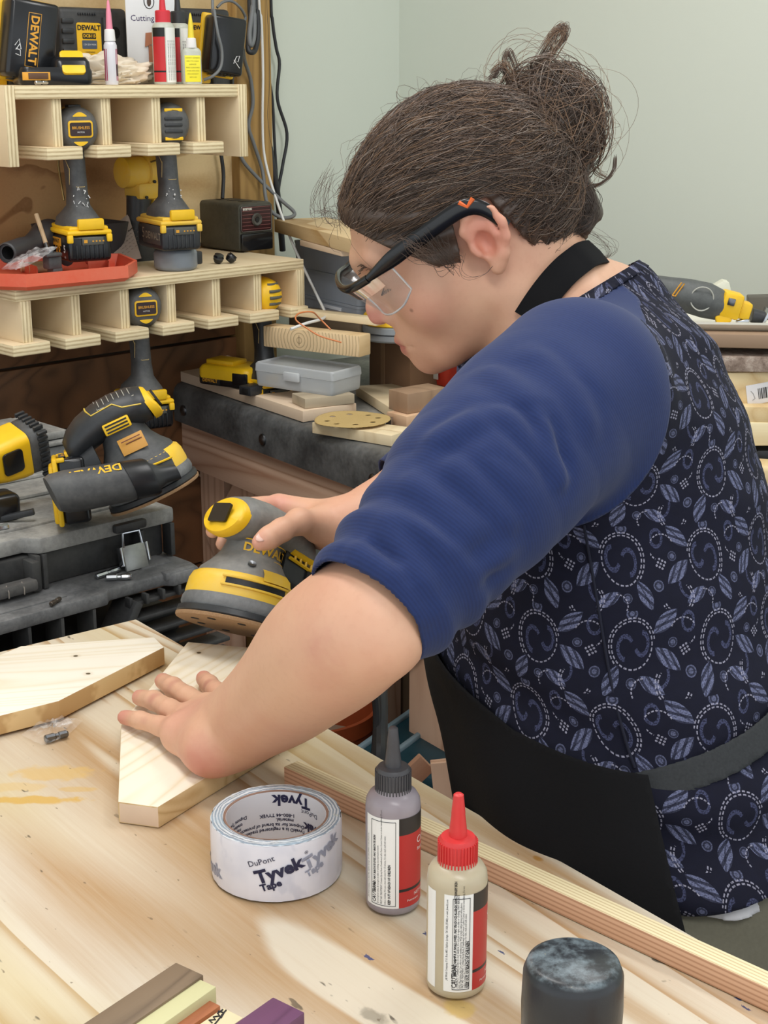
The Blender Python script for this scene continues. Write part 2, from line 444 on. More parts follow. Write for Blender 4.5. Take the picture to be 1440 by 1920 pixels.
# batten
a, b = PZ(532, 1438, .918), PZ(1440, 1854, .918); a2 = PZ(554, 1423, .918)
bl = (b-a).length+.2; ba = math.atan2((b-a).y, (b-a).x); bw = abs((a2-a).dot(Vector((-math.sin(ba), math.cos(ba), 0))))
def striped(name, light, dark, axis, freq):
    m = M(name); q = dict(zip('xyz', m.xyz()))[axis]; n = m.noise(14, 2, .5, m.scaled((.12, 1, 1))); f = m.noise(320, 3, .6, m.scaled((.05, 1, 1)))
    s = ((q*freq*2*PI+(n-.5)*7).sin()*.5+.5).m('POWER', 3)
    return m.color(m.mix((s*.75+(f-.5)*.3).clamp(), light, dark)).set(rough=.6).mat
bo = MB().box((bl/2, bw/2, .009), (bl, bw, .0178), bev=.0008).build('batten', [striped('batten_face', 'efe0b8', 'c3a875', 'y', 300), striped('batten_side', 'd9ae8e', 'a87556', 'z', 260)], None, 30, (a.x, a.y, .9005), (0, 0, ba))
for f in bo.data.polygons: f.material_index = 0 if abs(f.normal.z) > .5 else 1
tag(bo, 'long straight-grained softwood batten lying along the table edge', 'batten')
# hardwood strips, bottom left
def strip(name, A, B, C, top, mat, label, h=.02, ext=.12):
    """A far-left corner, B far-right corner, C a point along the left edge"""
    A, B, C = PZ(*A, top), PZ(*B, top), PZ(*C, top)
    d = (C-A).normalized(); w = (B-A).dot(Vector((-d.y, d.x, 0)))
    L = (C-A).length+ext
    an = math.atan2(d.y, d.x)
    solo(name, MB().box((L/2, w/2, 0), (L, abs(w), h), bev=.0008), mat, label, 'wood strip', (A.x, A.y, top-h/2), an, 'hardwood strips at the bottom left')
strip('walnut_strip', (330, 1804), (374, 1833), (155, 1920), .9225, wood('walnut', '84705a', '574738', 'x', 22, 9, .6, .6), 'dark brown walnut strip, furthest left of the hardwood strips', .0215)
strip('poplar_strip', (369, 1833), (398, 1855), (243, 1920), .9205, wood('poplar', 'd3cfa0', 'b5ae7c', 'x', 14, 14, .4, .6), 'pale greenish strip beside the walnut strip', .0195)
strip('padauk_strip', (381, 1869), (408, 1889), (307, 1919), .9135, wood('padauk', 'b5714a', '87482c', 'x', 22, 12, .5, .55), 'reddish orange hardwood strip between the pale strips', .0125)
strip('maple_strip', (419, 1889), (455, 1909), (372, 1921), .9125, wood('maple', 'efe0b8', 'd9c291', 'x', 12, 14, .3, .55), 'cream strip with a black ink scrawl beside the reddish strip', .0115)
mat_ink = plain('black_ink', '1d1c22', .5)
pa, pb = PZ(380, 1916, .9129), PZ(420, 1888, .9129)
ms = bpy.data.objects['maple_strip']; inv = (Matrix.Translation(ms.location) @ ms.rotation_euler.to_matrix().to_4x4()).inverted()
for pts in ([(418, 1893), (408, 1900), (412, 1905), (400, 1907), (404, 1912), (392, 1913), (398, 1918)], [(424, 1894), (416, 1903), (408, 1914), (402, 1921)], [(409, 1896), (420, 1899), (414, 1909)]):
    MB().tube([inv @ PZ(x, y, .9127) for x, y in pts], .0006, 5).build('ink_scrawl', mat_ink, ms)
strip('purpleheart_strip', (512, 1869), (564, 1903), (442, 1918), .9265, wood('purpleheart', '6f4668', '472a45', 'x', 20, 12, .5, .45), 'deep purple hardwood strip set apart from the others', .0255)
# ---- tape roll
tc = PZ(511, 1697, .9)+Vector((0, .0512, 0))
tape = thing('tape_roll', 'white roll of printed house-wrap tape lying flat on the table', 'tape', (tc.x, tc.y, .9005))
def tape_film():
    m = M('tape_film'); n = m.noise(30, 3, .5); n2 = m.noise(55, 2, .6, m.scaled((1, 1, .7)))
    c = m.mix(n.sstep(.4, .75)*.5, 'e4e2ea', 'c6c7d6'); c = m.mix(n2.sstep(.6, .7)*.25, c, '9aa0b8')
    return m.color(c).set(rough=.28).mat
def tape_edge():
    m = M('tape_wound_edge'); x, y, z = m.xyz(); r = (x*x+y*y).sqrt(); n = m.noise(60, 4, .7); n2 = m.noise(26, 3, .6)
    s = ((r*2600+(n-.5)*9).sin()*.5+.5)
    c = m.mix(s.sstep(.3, .8), 'd8dbdf', '8e9aa8'); c = m.mix(n2.sstep(.45, .65)*.5, c, 'a9c0cf'); c = m.mix(n.sstep(.55, .75)*.55, c, 'cdc9b4')
    m.color(c).set(rough=.5); m.bump(n+s*.5, .6, .001); return m.mat
rng = random.Random(3)
wb = [rng.uniform(-1, 1) for _ in range(96)]
tr = lambda k, i: (.006*wb[k]*(1 if i in (0, 1) else .35))
MB().lathe([(.0502, .0015), (.0508, .006), (.0508, .044), (.0500, .0475)], 96, wob=tr, cap=False).build('tape_face', tape_film(), tape, 60)
MB().lathe([(.0500, .0475), (.0482, .0488), (.0462, .0482), (.0442, .0489), (.0422, .0482), (.0405, .0478)], 96, cap=False, wob=lambda k, i: .011*wb[(k*5+i*17) % 96]).build('tape_edge', tape_edge(), tape, 80)
MB().lathe([(.0408, .0005), (.0502, .0015)], 64, cap=False).build('tape_underside', tape_edge(), tape, 60)
MB().lathe([(.0385, .0005), (.0385, .0472), (.0405, .0476), (.0408, .0005), (.0385, .0005)], 72, cap=False).build('core', [plain('tape_core_paper', 'd9d7dc', .6), ], tape, 40)
MB().lathe([(.0386, .0466), (.0388, .0477), (.0406, .0480)], 72, cap=False).build('core_rim', plain('brown_core_board', '8d6f60', .8), tape)
mat_navy = plain('navy_print', '1c1f42', .4); mat_grey_print = plain('grey_print', '9598aa', .4)
def on_tape(ang, z, tilt=0, r=.0512, inside=False):
    def f(x, y):
        c, s_ = math.cos(R(tilt)), math.sin(R(tilt)); u = x*c-y*s_; v = x*s_+y*c
        a = R(ang)+(u/r if not inside else -u/r)
        return (r*math.cos(a), r*math.sin(a), z+v)
    return f
for (t, ang, z, tl, s_, b_, m_) in (('Tyvek', -84, .0270, 19, .0145, .0006, mat_navy), ('DuPont', -99, .0350, 19, .0065, 0, mat_navy), ('Tape', -91, .0155, 19, .0078, .0003, mat_navy),
                                    ('Tyvek', -43, .0350, 19, .0145, .0006, mat_grey_print), ('Tape', -52, .0235, 19, .0078, .0003, mat_grey_print), ('Tyvek', -163, .0125, 8, .0145, .0006, mat_grey_print), ('®', -60, .0395, 16, .004, 0, mat_navy)):
    lettering(t, s_, m_, tape, bold=b_, bend=on_tape(ang, z, tl, .0514), maxe=.004, xs=1.05)
ri = .0382
for (t, ang, z, s_, b_) in (('Tyvek', 74, .0405, .013, .0005), ('DuPont', 50, .0325, .0055, 0), ('1-800-44 TYVEK', 93, .0270, .0042, .0001), ('material.', 84, .0228, .0042, .0001), ('Dupont for its brand of protective', 103, .0186, .0042, .0001), ('Tyvek® is a registered trademark of', 104, .0144, .0042, .0001),
                            ('Tyvek', 40, .020, .010, .0005), ('Dupont Tyvek', 150, .030, .0042, .0001), ('trademark', 152, .0255, .0042, .0001), ('material.', 152, .0215, .0042, .0001)):
    lettering(t, s_, mat_navy, tape, mtx=None, bold=b_, bend=(lambda f: (lambda x, y: f(-x, -y)))(on_tape(ang, z, 0, ri, True)), maxe=.004)
# ---- glue bottles
def glue_bottle(loc, capmat, bodymat, white, red, label, lines, rz=0, liquid=None, brand=True):
    t = thing('glue_bottle', label, 'bottle', loc, rz, 'glue bottles on the table')
    MB().lathe([(.0001, .001), (.0178, .0005), (.0198, .0025), (.0203, .006), (.0203, .082), (.0197, .0875), (.0175, .0915), (.0135, .0935), (.0128, .097)], 40, cap=False).build('bottle_body', bodymat, t, 50)
    n = 36
    cap = MB(); cap.lathe([(.0126, .0935), (.0128, .094), (.0126, .1105), (.0112, .1125), (.006, .1130), (.0058, .118), (.0046, .1285), (.0047, .1295), (.0034, .1425), (.0022, .1435), (.0001, .1436)], 24, cap=False)
    for k in range(n):
        a = 2*PI*k/n; cap.box((.0128*math.cos(a), .0128*math.sin(a), .1020), (.0012, .0011, .0155), rot=(0, 0, a))
    cap.build('nozzle_cap', capmat, t, 40)
    def shell(a0, a1, z0, z1, r, nm, mt):
        b = MB(); rings = [[(r*math.cos(R(-90+a0+(a1-a0)*k/24)), r*math.sin(R(-90+a0+(a1-a0)*k/24)), z) for k in range(25)] for z in (z0, z1)]
        b.loft(rings, cap=False, closed=False); o = b.build(nm, mt, t, 60); return o
    for (a0, a1) in white: shell(a0, a1, .0075, .0800, .02045, 'paper_label', plain('white_label', 'eeedea', .45))
    a0, a1 = red
    shell(a0, a1, .0075, .0705, .0205, 'red_label', plain('red_label', 'b62c2a', .4))
    shell(a0, a1, .0665, .0800, .02055, 'black_band', plain('black_label', '2a2625', .4)); shell(a0, a1, .0205, .0228, .02055, 'black_band', plain('black_label_line', '221c1c', .4))
    mt = plain('label_print', '26262a', .5)
    def bend(phi0, z):            # text runs upwards along the bottle
        def f(x, y): a = R(-90)+phi0-y/.0206; return (.0206*math.cos(a), .0206*math.sin(a), z+x)
        return f
    for (txt, deg, z, s_, b_) in lines:
        lettering(txt, s_, mt, t, bold=b_, bend=bend(R(deg), z), align='LEFT', maxe=None, res=1, spacing=.96, xs=.8)
    box = MB()
    w0, w1 = white[-1]; w0 += 17; w1 -= 7
    for aa in (w0, w1): box.tube([(.0206*math.cos(R(-90+aa)), .0206*math.sin(R(-90+aa)), z) for z in (.0095, .0775)], .00022, 4)
    for z in (.0095, .0775): box.tube([(.0206*math.cos(R(-90+w0+(w1-w0)*k/10)), .0206*math.sin(R(-90+w0+(w1-w0)*k/10)), z) for k in range(11)], .00022, 4)
    box.build('label_frame', mt, t)
    mw = plain('white_print', 'e8dcd8', .5)
    def bandtxt(txt, s_, deg, z, spacing=1):
        lettering(txt, s_, mw, t, bend=lambda x, y: (.0207*math.cos(R(-90+deg)+x/.0207), .0207*math.sin(R(-90+deg)+x/.0207), z+y), align='LEFT', maxe=.003)
    bandtxt('Craft', .008, red[0]+44, .0585); bandtxt('Resin', .004, red[0]+46, .0515); bandtxt('NET WT', .0036, red[0]+36, .0165); bandtxt('Permanent', .0026, red[0]+18, .0125)
    return t
def milky(name, c, trans=.35, rough=.3):
    m = M(name); m.color(c).set(rough=rough, trans=trans, ior=1.45); return m.mat
small = [('FIRST AID TREATMENT: Contains Epoxy Resin. If swallowed call a Poison Control Center or doctor immediately. Do not', 0), ('induce vomiting. If in eyes, rinse with water for 15 minutes. For skin, wash well with water.', 0)]
pb_ = PZ(737, 1722, .9)+Vector((0, .0203, 0)); pr_ = PZ(857, 1880, .9)+Vector((0, .0203, 0))
glue_bottle((pb_.x, pb_.y, .9005), dusty('grey_cap', '3b3a3d', '77757a', .35), milky('mauve_resin', 'b3a9b1'), [(-66, 12)], (12, 112),
            'black-capped bottle of mauve liquid behind the red-capped one',
            [('J-B Weld Company, P.O. Box 483, Sulphur Springs, TX USA (75483) or visit: jbweld.com', -60, .012, .0019, 0), ('CAUTION: ', -42, .0105, .0046, .0001), ('IRRITANT. MAY IRRITATE EYES. MAY IRRITATE SKIN', -41, .0195, .0026, .0001),
             ('Do not get in eyes, do not get on skin or clothing. See instruction below.', -33, .0105, .0021, 0), (small[0][0], -25, .0105, .0020, 0), (small[1][0], -17, .0105, .0020, 0), ('KEEP OUT OF REACH OF CHILDREN', -8, .0105, .0026, .0001)])
glue_bottle((pr_.x, pr_.y, .9005), plain('red_cap', 'cf3434', .42, var=.08), milky('amber_resin', 'dccfb2'), [(-72, -46), (-27, 29)], (29, 122),
            'red-capped bottle of pale amber liquid nearest the camera',
            [('J-B Weld Company, P.O. Box 483, Sulphur Springs, TX USA (75483) or visit: jbweld.com', -21, .016, .0022, 0), ('CAUTION: ', -6, .0105, .0050, .0001), ('IRRITANT. HARMFUL IF SWALLOWED. MAY PRODUCE ALLERGIC REACTION BY SKIN', -5, .0200, .0024, .0001),
             ('CONTACT. Contains epoxy. Do not swallow. Do not get in eyes, on skin or clothing. MAY IRRITATE', 0, .0105, .0022, 0), ('EYES. May irritate skin. Use only in a well ventilated area. Wear a mask, rubber gloves and safety glasses.', 5, .0105, .0020, 0), (small[0][0], 9.5, .0105, .0020, 0), (small[1][0], 14, .0105, .0020, 0), ('KEEP OUT OF REACH OF CHILDREN', 19, .0105, .0028, .0001)])
# ---- rubber mallet
pm = PD(1076, 1800, .885)
mal = thing('rubber_mallet', 'black rubber mallet head standing on the table in the near right foreground', 'mallet', (pm.x, pm.y, .9005))
hz = pm.z-.9005
def rubber():
    m = M('scuffed_rubber'); n = m.noise(50, 6, .7); s = m.noise(330, 3, .7); x, y, z = m.xyz(); big = m.noise(18, 3)
    f = n.sstep(.40, .68)*z.sstep(hz-.004, hz-.001)
    c = m.mix(f*.9, '26282c', '7d8b92'); c = m.mix(s.sstep(.70, .76)*z.sstep(hz-.004, hz-.001)*.7, c, 'b3ab8c')
    m.color(c).set(rough=n*.25+.22); m.bump(n, .25, .001); return m.mat
MB().lathe([(.0001, 0), (.027, 0), (.030, .004), (.0295, .02), (.0305, hz-.03), (.0298, hz-.008), (.0275, hz-.002), (.024, hz), (.0001, hz+.0008)], 48, cap=False).build('mallet_head', rubber(), mal, 50)
MB().tube([Vector((0, 0, hz*.42))+Vector((.5, -.86, 0))*q for q in (.02, .06, .12, .2, .26)], [.011, .0115, .012, .013, .012], 16).build('handle', wood('mallet_handle', 'c79a63', '9a6c3c', 'x', 12, 6), mal)
# ---- clear bag with a hex bit
pg = PZ(104, 1380, .9)
m = M('clear_film'); nn = m.noise(60, 3); m.color('f2f0ee').set(rough=.12, trans=.0, alpha=nn.sstep(.45, .8)*.35+.12); m.bump(nn, .8, .003); mat_film = m.mat
bagc = [PZ(40, 1384, .9), PZ(100, 1345, .9), PZ(155, 1358, .9), PZ(120, 1388, .9), PZ(78, 1402, .9)]
def film(pts, h, seed, n=14):
    """crumpled sheet spanned inside an outline"""
    rg = random.Random(seed); c = sum(pts, Vector())/len(pts); rings = []
    out = []
    for i in range(len(pts)):
        a, b = pts[i], pts[(i+1) % len(pts)]
        out += [a.lerp(b, k/8) for k in range(8)]
    for q in (1, .82, .6, .4, .2, .03):
        rings.append([c+(p-c)*q+Vector((0, 0, .0015+h*(1-q)*.6+rg.uniform(0, h)*(.25 if q == 1 else .9))) for p in out])
    return rings
solo('plastic_bag', MB().loft([[p-Vector((pg.x, pg.y, .9005)) for p in r] for r in film([Vector((p.x, p.y, .9005)) for p in bagc], .006, 2)], cap=False), mat_film, 'small clear plastic bag over a steel bit by the left pine blank', 'bag', (pg.x, pg.y, .9005), angle=20)
def hexbit(name, A, B, r, label, mat, group=None, tip=True, z=None):
    A, B = Vector(A), Vector(B); d = B-A; L = d.length
    prof = [(r*.75, 0), (r, r*.3), (r, L*.42), (r*.72, L*.46), (r*.72, L*.58), (r*.95, L*.62), (r*.95, L*.94), (r*.7, L)] if tip else [(r*.9, 0), (r, .001), (r, L-.001), (r*.9, L)]
    o = MB().lathe(prof, 8, Vector((0, 0, 1)).rotation_difference(d).to_matrix().to_4x4()).build(name, mat, None, 30, A)
    return tag(o, label, 'drill bit', group)
mat_steel = plain('bright_steel', 'b9bcc0', .22, 1); mat_dsteel = plain('dark_steel', '77797d', .3, 1)
hexbit('screwdriver_bit', PZ(84, 1386, .9045), PZ(127, 1375, .9045), .0038, 'short dark steel bit inside the clear bag', mat_dsteel)
# ================================================================ tool racks on the left wall
def WP(x, y, z): return RO+E1*x+EN*y+Vector((0, 0, z))
def ON(px, py, off): 
    x, z = RF(px, py, off); return WP(x, off, z)
mat_ply_side = wood('rack_plywood', 'e6d2ae', 'd0b286', 'y', 5, 6, .35, .65, fine=.2)
mat_edge_z = ply_edge('ply_edge_flat', 'e8d8b2', 'a88d62', 330, 'z')
mat_edge_x = ply_edge('ply_edge_upright', 'e8d8b2', 'a88d62', 330, 'x')
def edge_faces(o, ax):
    """front and end faces show the veneer edge"""
    for f in o.data.polygons: f.material_index = 1 if abs(f.normal[1]) > .6 or (ax == 'z' and abs(f.normal[0]) > .6) or (ax == 'x' and abs(f.normal[2]) > .6) else 0
    return o
def rack(label, z, px_list, py, rails, depth, ends):
    """z: dict of levels; px_list: divider front-edge pixel spans; rails: indices carrying a rail"""
    t = thing('tool_rack', label, 'rack', RO*1, RA)
    X = [(RF(a, py, 0)[0], RF(b, py, 0)[0]) for a, b in px_list]
    x0, x1 = X[0][0], X[-1][1]
    edge_faces(MB().box(((x0+x1)/2+ends[2], depth/2, (z['b']+z['t'])/2), (x1-x0+ends[3], depth, z['t']-z['b']), bev=.0012).build('shelf_board', [mat_ply_side, mat_edge_z], t), 'z')
    for i, (a, b) in enumerate(X):
        zb, zt = z['d'], z['b']
        nm = 'divider'; y0 = .004
        if i in (0, len(X)-1): nm = 'end_panel'; zb = ends[0] if i == 0 else ends[1]; zt = z['t'] if ends[4] else zt; y0 = -.004
        w = .0175; c = (a+b)/2
        edge_faces(MB().box((c, depth/2+y0, (zb+zt)/2), (w, depth-.004, zt-zb), bev=.0008).build(nm, [mat_ply_side, mat_edge_x], t), 'x')
        if i in rails:
            ra, rb = rails[i]
            zr, zz = (z['r'], z['d'])
            edge_faces(MB().box((c+(rb+ra)/2, depth/2-.012, (zr+zz)/2), (rb-ra, depth, zz-zr), bev=.002).build('rail', [mat_ply_side, mat_edge_z], t), 'z')
    return t
r6 = {i: (-.032, .032) for i in (1, 2, 3, 4)}
rack('upper plywood tool rack crowded with chargers and glue bottles on top', dict(t=1.4805, b=1.4605, d=1.390, r=1.371),
     [(10, 28), (101, 119), (194, 212), (288, 306), (372, 390), (446, 463)], 210, r6, .235, (1.363, 1.363, .0, -.036, True))
r7 = {i: (-.033, .033) for i in (1, 2, 3, 4, 5)}; r7[0] = (-.033, .033); r7[6] = (-.033, .009)
rack('lower plywood tool rack with the orange tray on top', dict(t=1.180, b=1.162, d=1.098, r=1.080),
     [(40, 57), (138, 154), (231, 247), (319, 334), (404, 418), (481, 496), (556, 571)], 590, r7, .265, (1.098, 1.098, -.004, .008, False))
# ---------------------------------------------------------------- power tool materials
mat_yel = plain('tool_yellow', 'efbf1c', .42, var=.06)
mat_yel_dusty = dusty('tool_yellow_dusty', 'efc01c', 'd9cba0', .35, .5)
mat_blk = dusty('tool_black', '24262a', '6f716f', .18, .5)
mat_blk_dusty = dusty('tool_black_dusty', '303236', '8f8e8a', .42, .6)
mat_gloss = plain('gloss_black', '17181b', .25)
mat_decal_y = plain('yellow_print', 'e8b623', .45); mat_decal_w = plain('white_paint_mark', 'dcdcdc', .5); mat_decal_k = plain('black_print', '191919', .5)
mat_decal_o = plain('orange_print', 'd99a2b', .45); mat_decal_g = plain('grey_gauge', '55554e', .4)
FL = Matrix(((1, 0, 0, 0), (0, 0, -1, 0), (0, 1, 0, 0), (0, 0, 0, 1)))      # print plane facing local -Y
FLX = Matrix(((0, 0, -1, 0), (-1, 0, 0, 0), (0, 1, 0, 0), (0, 0, 0, 1)))    # print plane facing local -X (reads towards -Y)
FZN = Matrix(((1, 0, 0, 0), (0, -1, 0, 0), (0, 0, -1, 0), (0, 0, 0, 1)))    # print plane facing local -Z
def battery_parts(parent, mtx, kind='xr', h=.052, name='battery'):
    """slide pack: X wide, Y long, rails on +Z, bottom at -Z; returns the body so that trim can hang below it"""
    B = MB(); B.box((0, 0, -h*.09), (.076, .114, h*.82), mtx=mtx, bev=.007, seg=3)
    for k in range(7): B.box((-.024+.008*k, -.0565, -h*.2), (.0035, .004, h*.45), mtx=mtx, bev=.001)
    body = B.build(name, mat_gloss if kind != 'dull' else mat_blk, parent)
    Y = MB()
    pk = 1.05 if kind == 'plain' else 1
    Y.box((0, 0, h*.40), (.080*pk, .118*pk, h*.17), mtx=mtx, bev=.005, seg=2)
    Y.box((0, .004, h*.5), (.064, .10, h*.2), mtx=mtx, bev=.004)
    if kind in ('xr', 'dull'):
        Y.box((-.0345, -.0555, h*.22), (.010, .008, h*.25), mtx=mtx, bev=.002); Y.box((.0345, -.0555, h*.22), (.010, .008, h*.25), mtx=mtx, bev=.002)
    Y.build('rail_cover', mat_yel if kind != 'dull' else mat_yel_dusty, body)
    G = MB(); G.box((.004, -.0590, h*.14), (.038, .0022, h*.24), mtx=mtx, bev=.0008); G.build('charge_gauge', mat_decal_g, body)
    L = MB()
    for k in range(4): L.box((.004+.006*k, -.0604, h*.14), (.0028, .0006, .0022), mtx=mtx)
    L.box((-.009, -.0604, h*.14), (.006, .0006, .005), mtx=mtx); L.build('gauge_marks', mat_decal_o, body)
    return body
def side_print(body, mtx, h, kind):
    s = mtx @ T(-.0386, 0, 0) @ FLX
    if kind == 'xr':
        P = MB(); P.box((-.0384, .006, h*.08), (.0006, .05, h*.26), mtx=mtx); P.build('side_panel', mat_decal_o, body)
        lettering('DEWALT', .0085, mat_decal_k, body, mtx @ T(-.0389, .006, h*.10) @ FLX, bold=.0003)
        lettering('XR', .021, mat_decal_o, body, mtx @ T(-.0386, -.004, -h*.22) @ FLX, bold=.0006)
        lettering('5', .017, mat_decal_w, body, mtx @ T(-.0386, -.036, -h*.12) @ FLX, bold=.0006); lettering('Ah', .006, mat_decal_w, body, mtx @ T(-.0386, -.038, -h*.36) @ FLX)
        lettering('20V', .009, mat_decal_w, body, mtx @ T(-.0386, .030, -h*.2) @ FLX, bold=.0002)
    elif kind == 'grey':
        gp = plain('worn_print', '8f8a78', .5)
        P = MB(); P.box((-.0384, -.01, 0), (.0006, .08, h*.62), mtx=mtx, bev=.0002); P.build('side_panel', plain('worn_panel', '4a4a47', .5, var=.1), body)
        lettering('DEWALT', .017, gp, body, mtx @ T(-.0389, -.018, -h*.05) @ FLX, bold=.0003); lettering('5', .026, gp, body, mtx @ T(-.0389, .026, 0) @ FLX)
def driver(label, px, py, variant, rz=0):
    """cordless driver hung in a rack slot by its head: rear towards the room, barrel into the wall"""
    p = ON(px, py, .006); p = p+EN*.034
    t = thing('cordless_driver', label, 'power tool', p, RA+R(-13)+rz, 'drivers hanging in the racks'); t.scale = (.93, .93, .96)
    ax = RX(-90)            # lathe Z -> +Y
    yb = variant == 'bulb'
    H = MB()
    if yb:
        H.lathe([(.0001, -.046), (.014, -.044), (.025, -.036), (.0315, -.022), (.0335, 0), (.0325, .05), (.026, .08), (.018, .10), (.0001, .10)], 32, ax, cap=False)
        hd = H.build('motor_housing', mat_yel, t, 50)
        mrr = plain('ridge_rubber', '5a5a52', .7)
        for k in range(5):
            z = .022-.0115*k; r = .0335
            pts = []
            for q in range(9):
                x = -.006+.028*q/8; rr = max(1e-5, 1-(x*x+z*z)/(r*r*1.04)); pts.append((x, -.047*math.sqrt(rr)-.0005, z))
            MB().tube(pts, .0029, 6, flat=(0, 0, 1)).build('rubber_ridge', mrr, t, 60)
        for k in range(4): MB().box((-.030, -.022, .012-.007*k), (.006, .012, .0026)).build('vent_slot', mat_decal_k, t)
    else:
        H.lathe([(.0001, -.037), (.024, -.037), (.0285, -.034), (.0345, -.026), (.0355, -.016), (.0355, -.004), (.034, -.002)], 36, ax, cap=False)
        H.lathe([(.033, .040), (.0335, .046), (.030, .060), (.026, .066), (.0001, .066)], 32, ax, cap=False)
        hd = H.build('motor_housing', mat_blk_dusty, t, 45)
        MB().lathe([(.034, -.004), (.0342, .02), (.0335, .042)], 36, ax).build('side_shell', mat_yel, t, 45)
        for k in range(5):
            for s_ in (-1, 1): MB().box((s_*.0325, .006, .014-.007*k), (.005, .014, .003)).build('vent_slot', mat_decal_k, t)
        if variant == 'bars':
            for k in range(3): MB().box((0, -.0375, .0095-.0105*k), (.034, .004, .0055), bev=.0018).build('rear_ridge', mat_blk, t)
            for z in (.0235, -.0235): MB().box((.001, -.0355, z), (.034, .003, .0055), bev=.0012).build('vent_insert', mat_yel, t)
        else:
            P = MB(); P.prism(rrect(.043, .027, .005), .002, FL @ T(0, 0, .0368), bev=.0006); P.build('badge_frame', mat_decal_y, t)
            b_ = MB(); b_.prism(rrect(.037, .021, .003), .001, FL @ T(0, 0, .0386)); bd = b_.build('badge', plain('badge_maroon', '2c1714', .35), t)
            lettering('BRUSHLESS', .0062, mat_decal_o, bd, T(0, -.0399, .002) @ FL, bold=.0001); lettering('MOTOR', .0035, mat_decal_w, bd, T(0, -.0399, -.005) @ FL)
            for s_ in (1, -1):
                Y = MB(); Y.prism([(x, s_*(.0205+.006*math.cos(x/.0125*PI/2))) for x in np.linspace(-.0125, .0125, 9)]+[(.0115, s_*.0195), (-.0115, s_*.0195)], .0018, FL @ T(0, 0, .0355)); Y.build('vent_insert', mat_yel, t)
            MB().box((.0, -.006, .0352), (.022, .02, .005), bev=.0018).build('top_pad', mat_blk, t)
    # nose
    N = MB(); N.lathe([(.026, .064), (.0245, .075), (.018, .088), (.014, .1), (.0001, .1)], 24, ax, cap=False); N.build('nose_cone', mat_blk, t)
    # grip and flared foot
    dz = 0 if not yb else -.004
    rings = []
    for (z, w, l, y) in ((-.022, .017, .028, .010), (-.040, .0165, .023, .004), (-.070, .0165, .0205, 0), (-.100, .0165, .0205, -.004), (-.122, .0185, .0225, -.006), (-.132, .025, .034, -.004), (-.142, .032, .047, 0), (-.154, .0345, .053, 0)):
        rings.append([(w*math.copysign(abs(math.cos(a))**.75, math.cos(a)), y+l*math.copysign(abs(math.sin(a))**.75, math.sin(a)), z+dz) for a in np.linspace(0, 2*PI, 28, endpoint=False)])
    MB().loft(rings).build('grip', mat_blk_dusty if not yb else mat_blk, t, 60)
    MB().tube([(0, .024, -.030), (0, .030, -.045), (0, .027, -.06)], [(.009, .006)]*3, 10).build('trigger', mat_blk, t)
    # piping line on the grip
    q = MB(); q.tube([(-.0150, -.0145, -.062), (-.0155, -.0118, -.088), (-.006, -.0235, -.092), (.006, -.0235, -.092), (.0155, -.0118, -.088)], .0007, 5)
    q.tube([(-.0165, .004, -.036), (-.0172, -.004, -.05), (-.0150, -.0145, -.065)], .0007, 5); q.build('grip_piping', plain('tan_piping', 'b9a06a', .6), t)
    MB().box((0, 0, -.157), (.070, .106, .008), bev=.004).build('foot_plate', mat_yel if variant != 'bars' else mat_yel_dusty, t)
    F = MB(); F.box((.003, -.053, -.150), (.046, .01, .018), bev=.003); F.build('release_button', mat_yel, t)
    m4 = T(0, .002, -.184)
    kind = 'dull' if variant == 'bars' else 'xr'
    b_ = battery_parts(t, m4, kind, .052)
    side_print(b_, m4, .052, 'grey' if variant == 'bars' else 'xr')
    if variant == 'hook':
        h = MB(); h.tube([(-.037, -.018, -.150), (-.043, -.022, -.152), (-.046, -.026, -.175), (-.046, -.030, -.205), (-.044, -.034, -.208)], [(.0015, .006)]*5, 8, flat=(1, 0, 0)); h.tube([(-.037, -.002, -.150), (-.043, -.002, -.155), (-.0455, .0, -.19)], [(.0012, .005)]*3, 8, flat=(1, 0, 0))
        h.build('belt_hook', mat_steel, t)
    elif variant == 'badge':
        h = MB(); h.tube([(-.017, .026, -.02), (-.019, .030, -.06), (-.019, .022, -.085), (-.0185, .012, -.115)], .0022, 8); h.build('belt_clip', plain('brass_wire', '8a744a', .35, .8), t)
        w_ = MB()
        rg = random.Random(5)
        for k in range(16):
            x, z = rg.uniform(-.013, .013), rg.uniform(-.125, -.095); y = -.006-.0235*math.sqrt(max(.05, 1-(x/.0185)**2))
            w_.tube([(x, y-.0005, z), (x+rg.uniform(-.004, .004), y-.0012, z+rg.uniform(-.006, .006))], .0008, 4)
        w_.build('paint_scrawl', mat_decal_w, t)
    if variant == 'bars':
        w_ = MB(); rg = random.Random(8)
        for k in range(22):
            x, z = rg.uniform(-.016, .016), rg.uniform(-.14, -.105); y = -.006-.0245*math.sqrt(max(.05, 1-(x/.022)**2))*(1.3 if z < -.13 else 1)
            w_.ball((x, y, z), rg.uniform(.0006, .002), sub=1)
        w_.build('paint_spots', mat_decal_w, t)
    return t
driver('black driver with a rectangular gold badge, hanging in the upper rack above the orange tray', 159, 242, 'badge')
driver('driver with a ribbed rear cap and worn grey battery, hanging in the upper rack', 333, 233, 'bars')
driver('driver with a steel belt hook, hanging in the lower rack', 281, 577, 'hook')
driver('driver with a rounded yellow ribbed end in the rightmost slot of the lower rack', 514, 556, 'bulb')
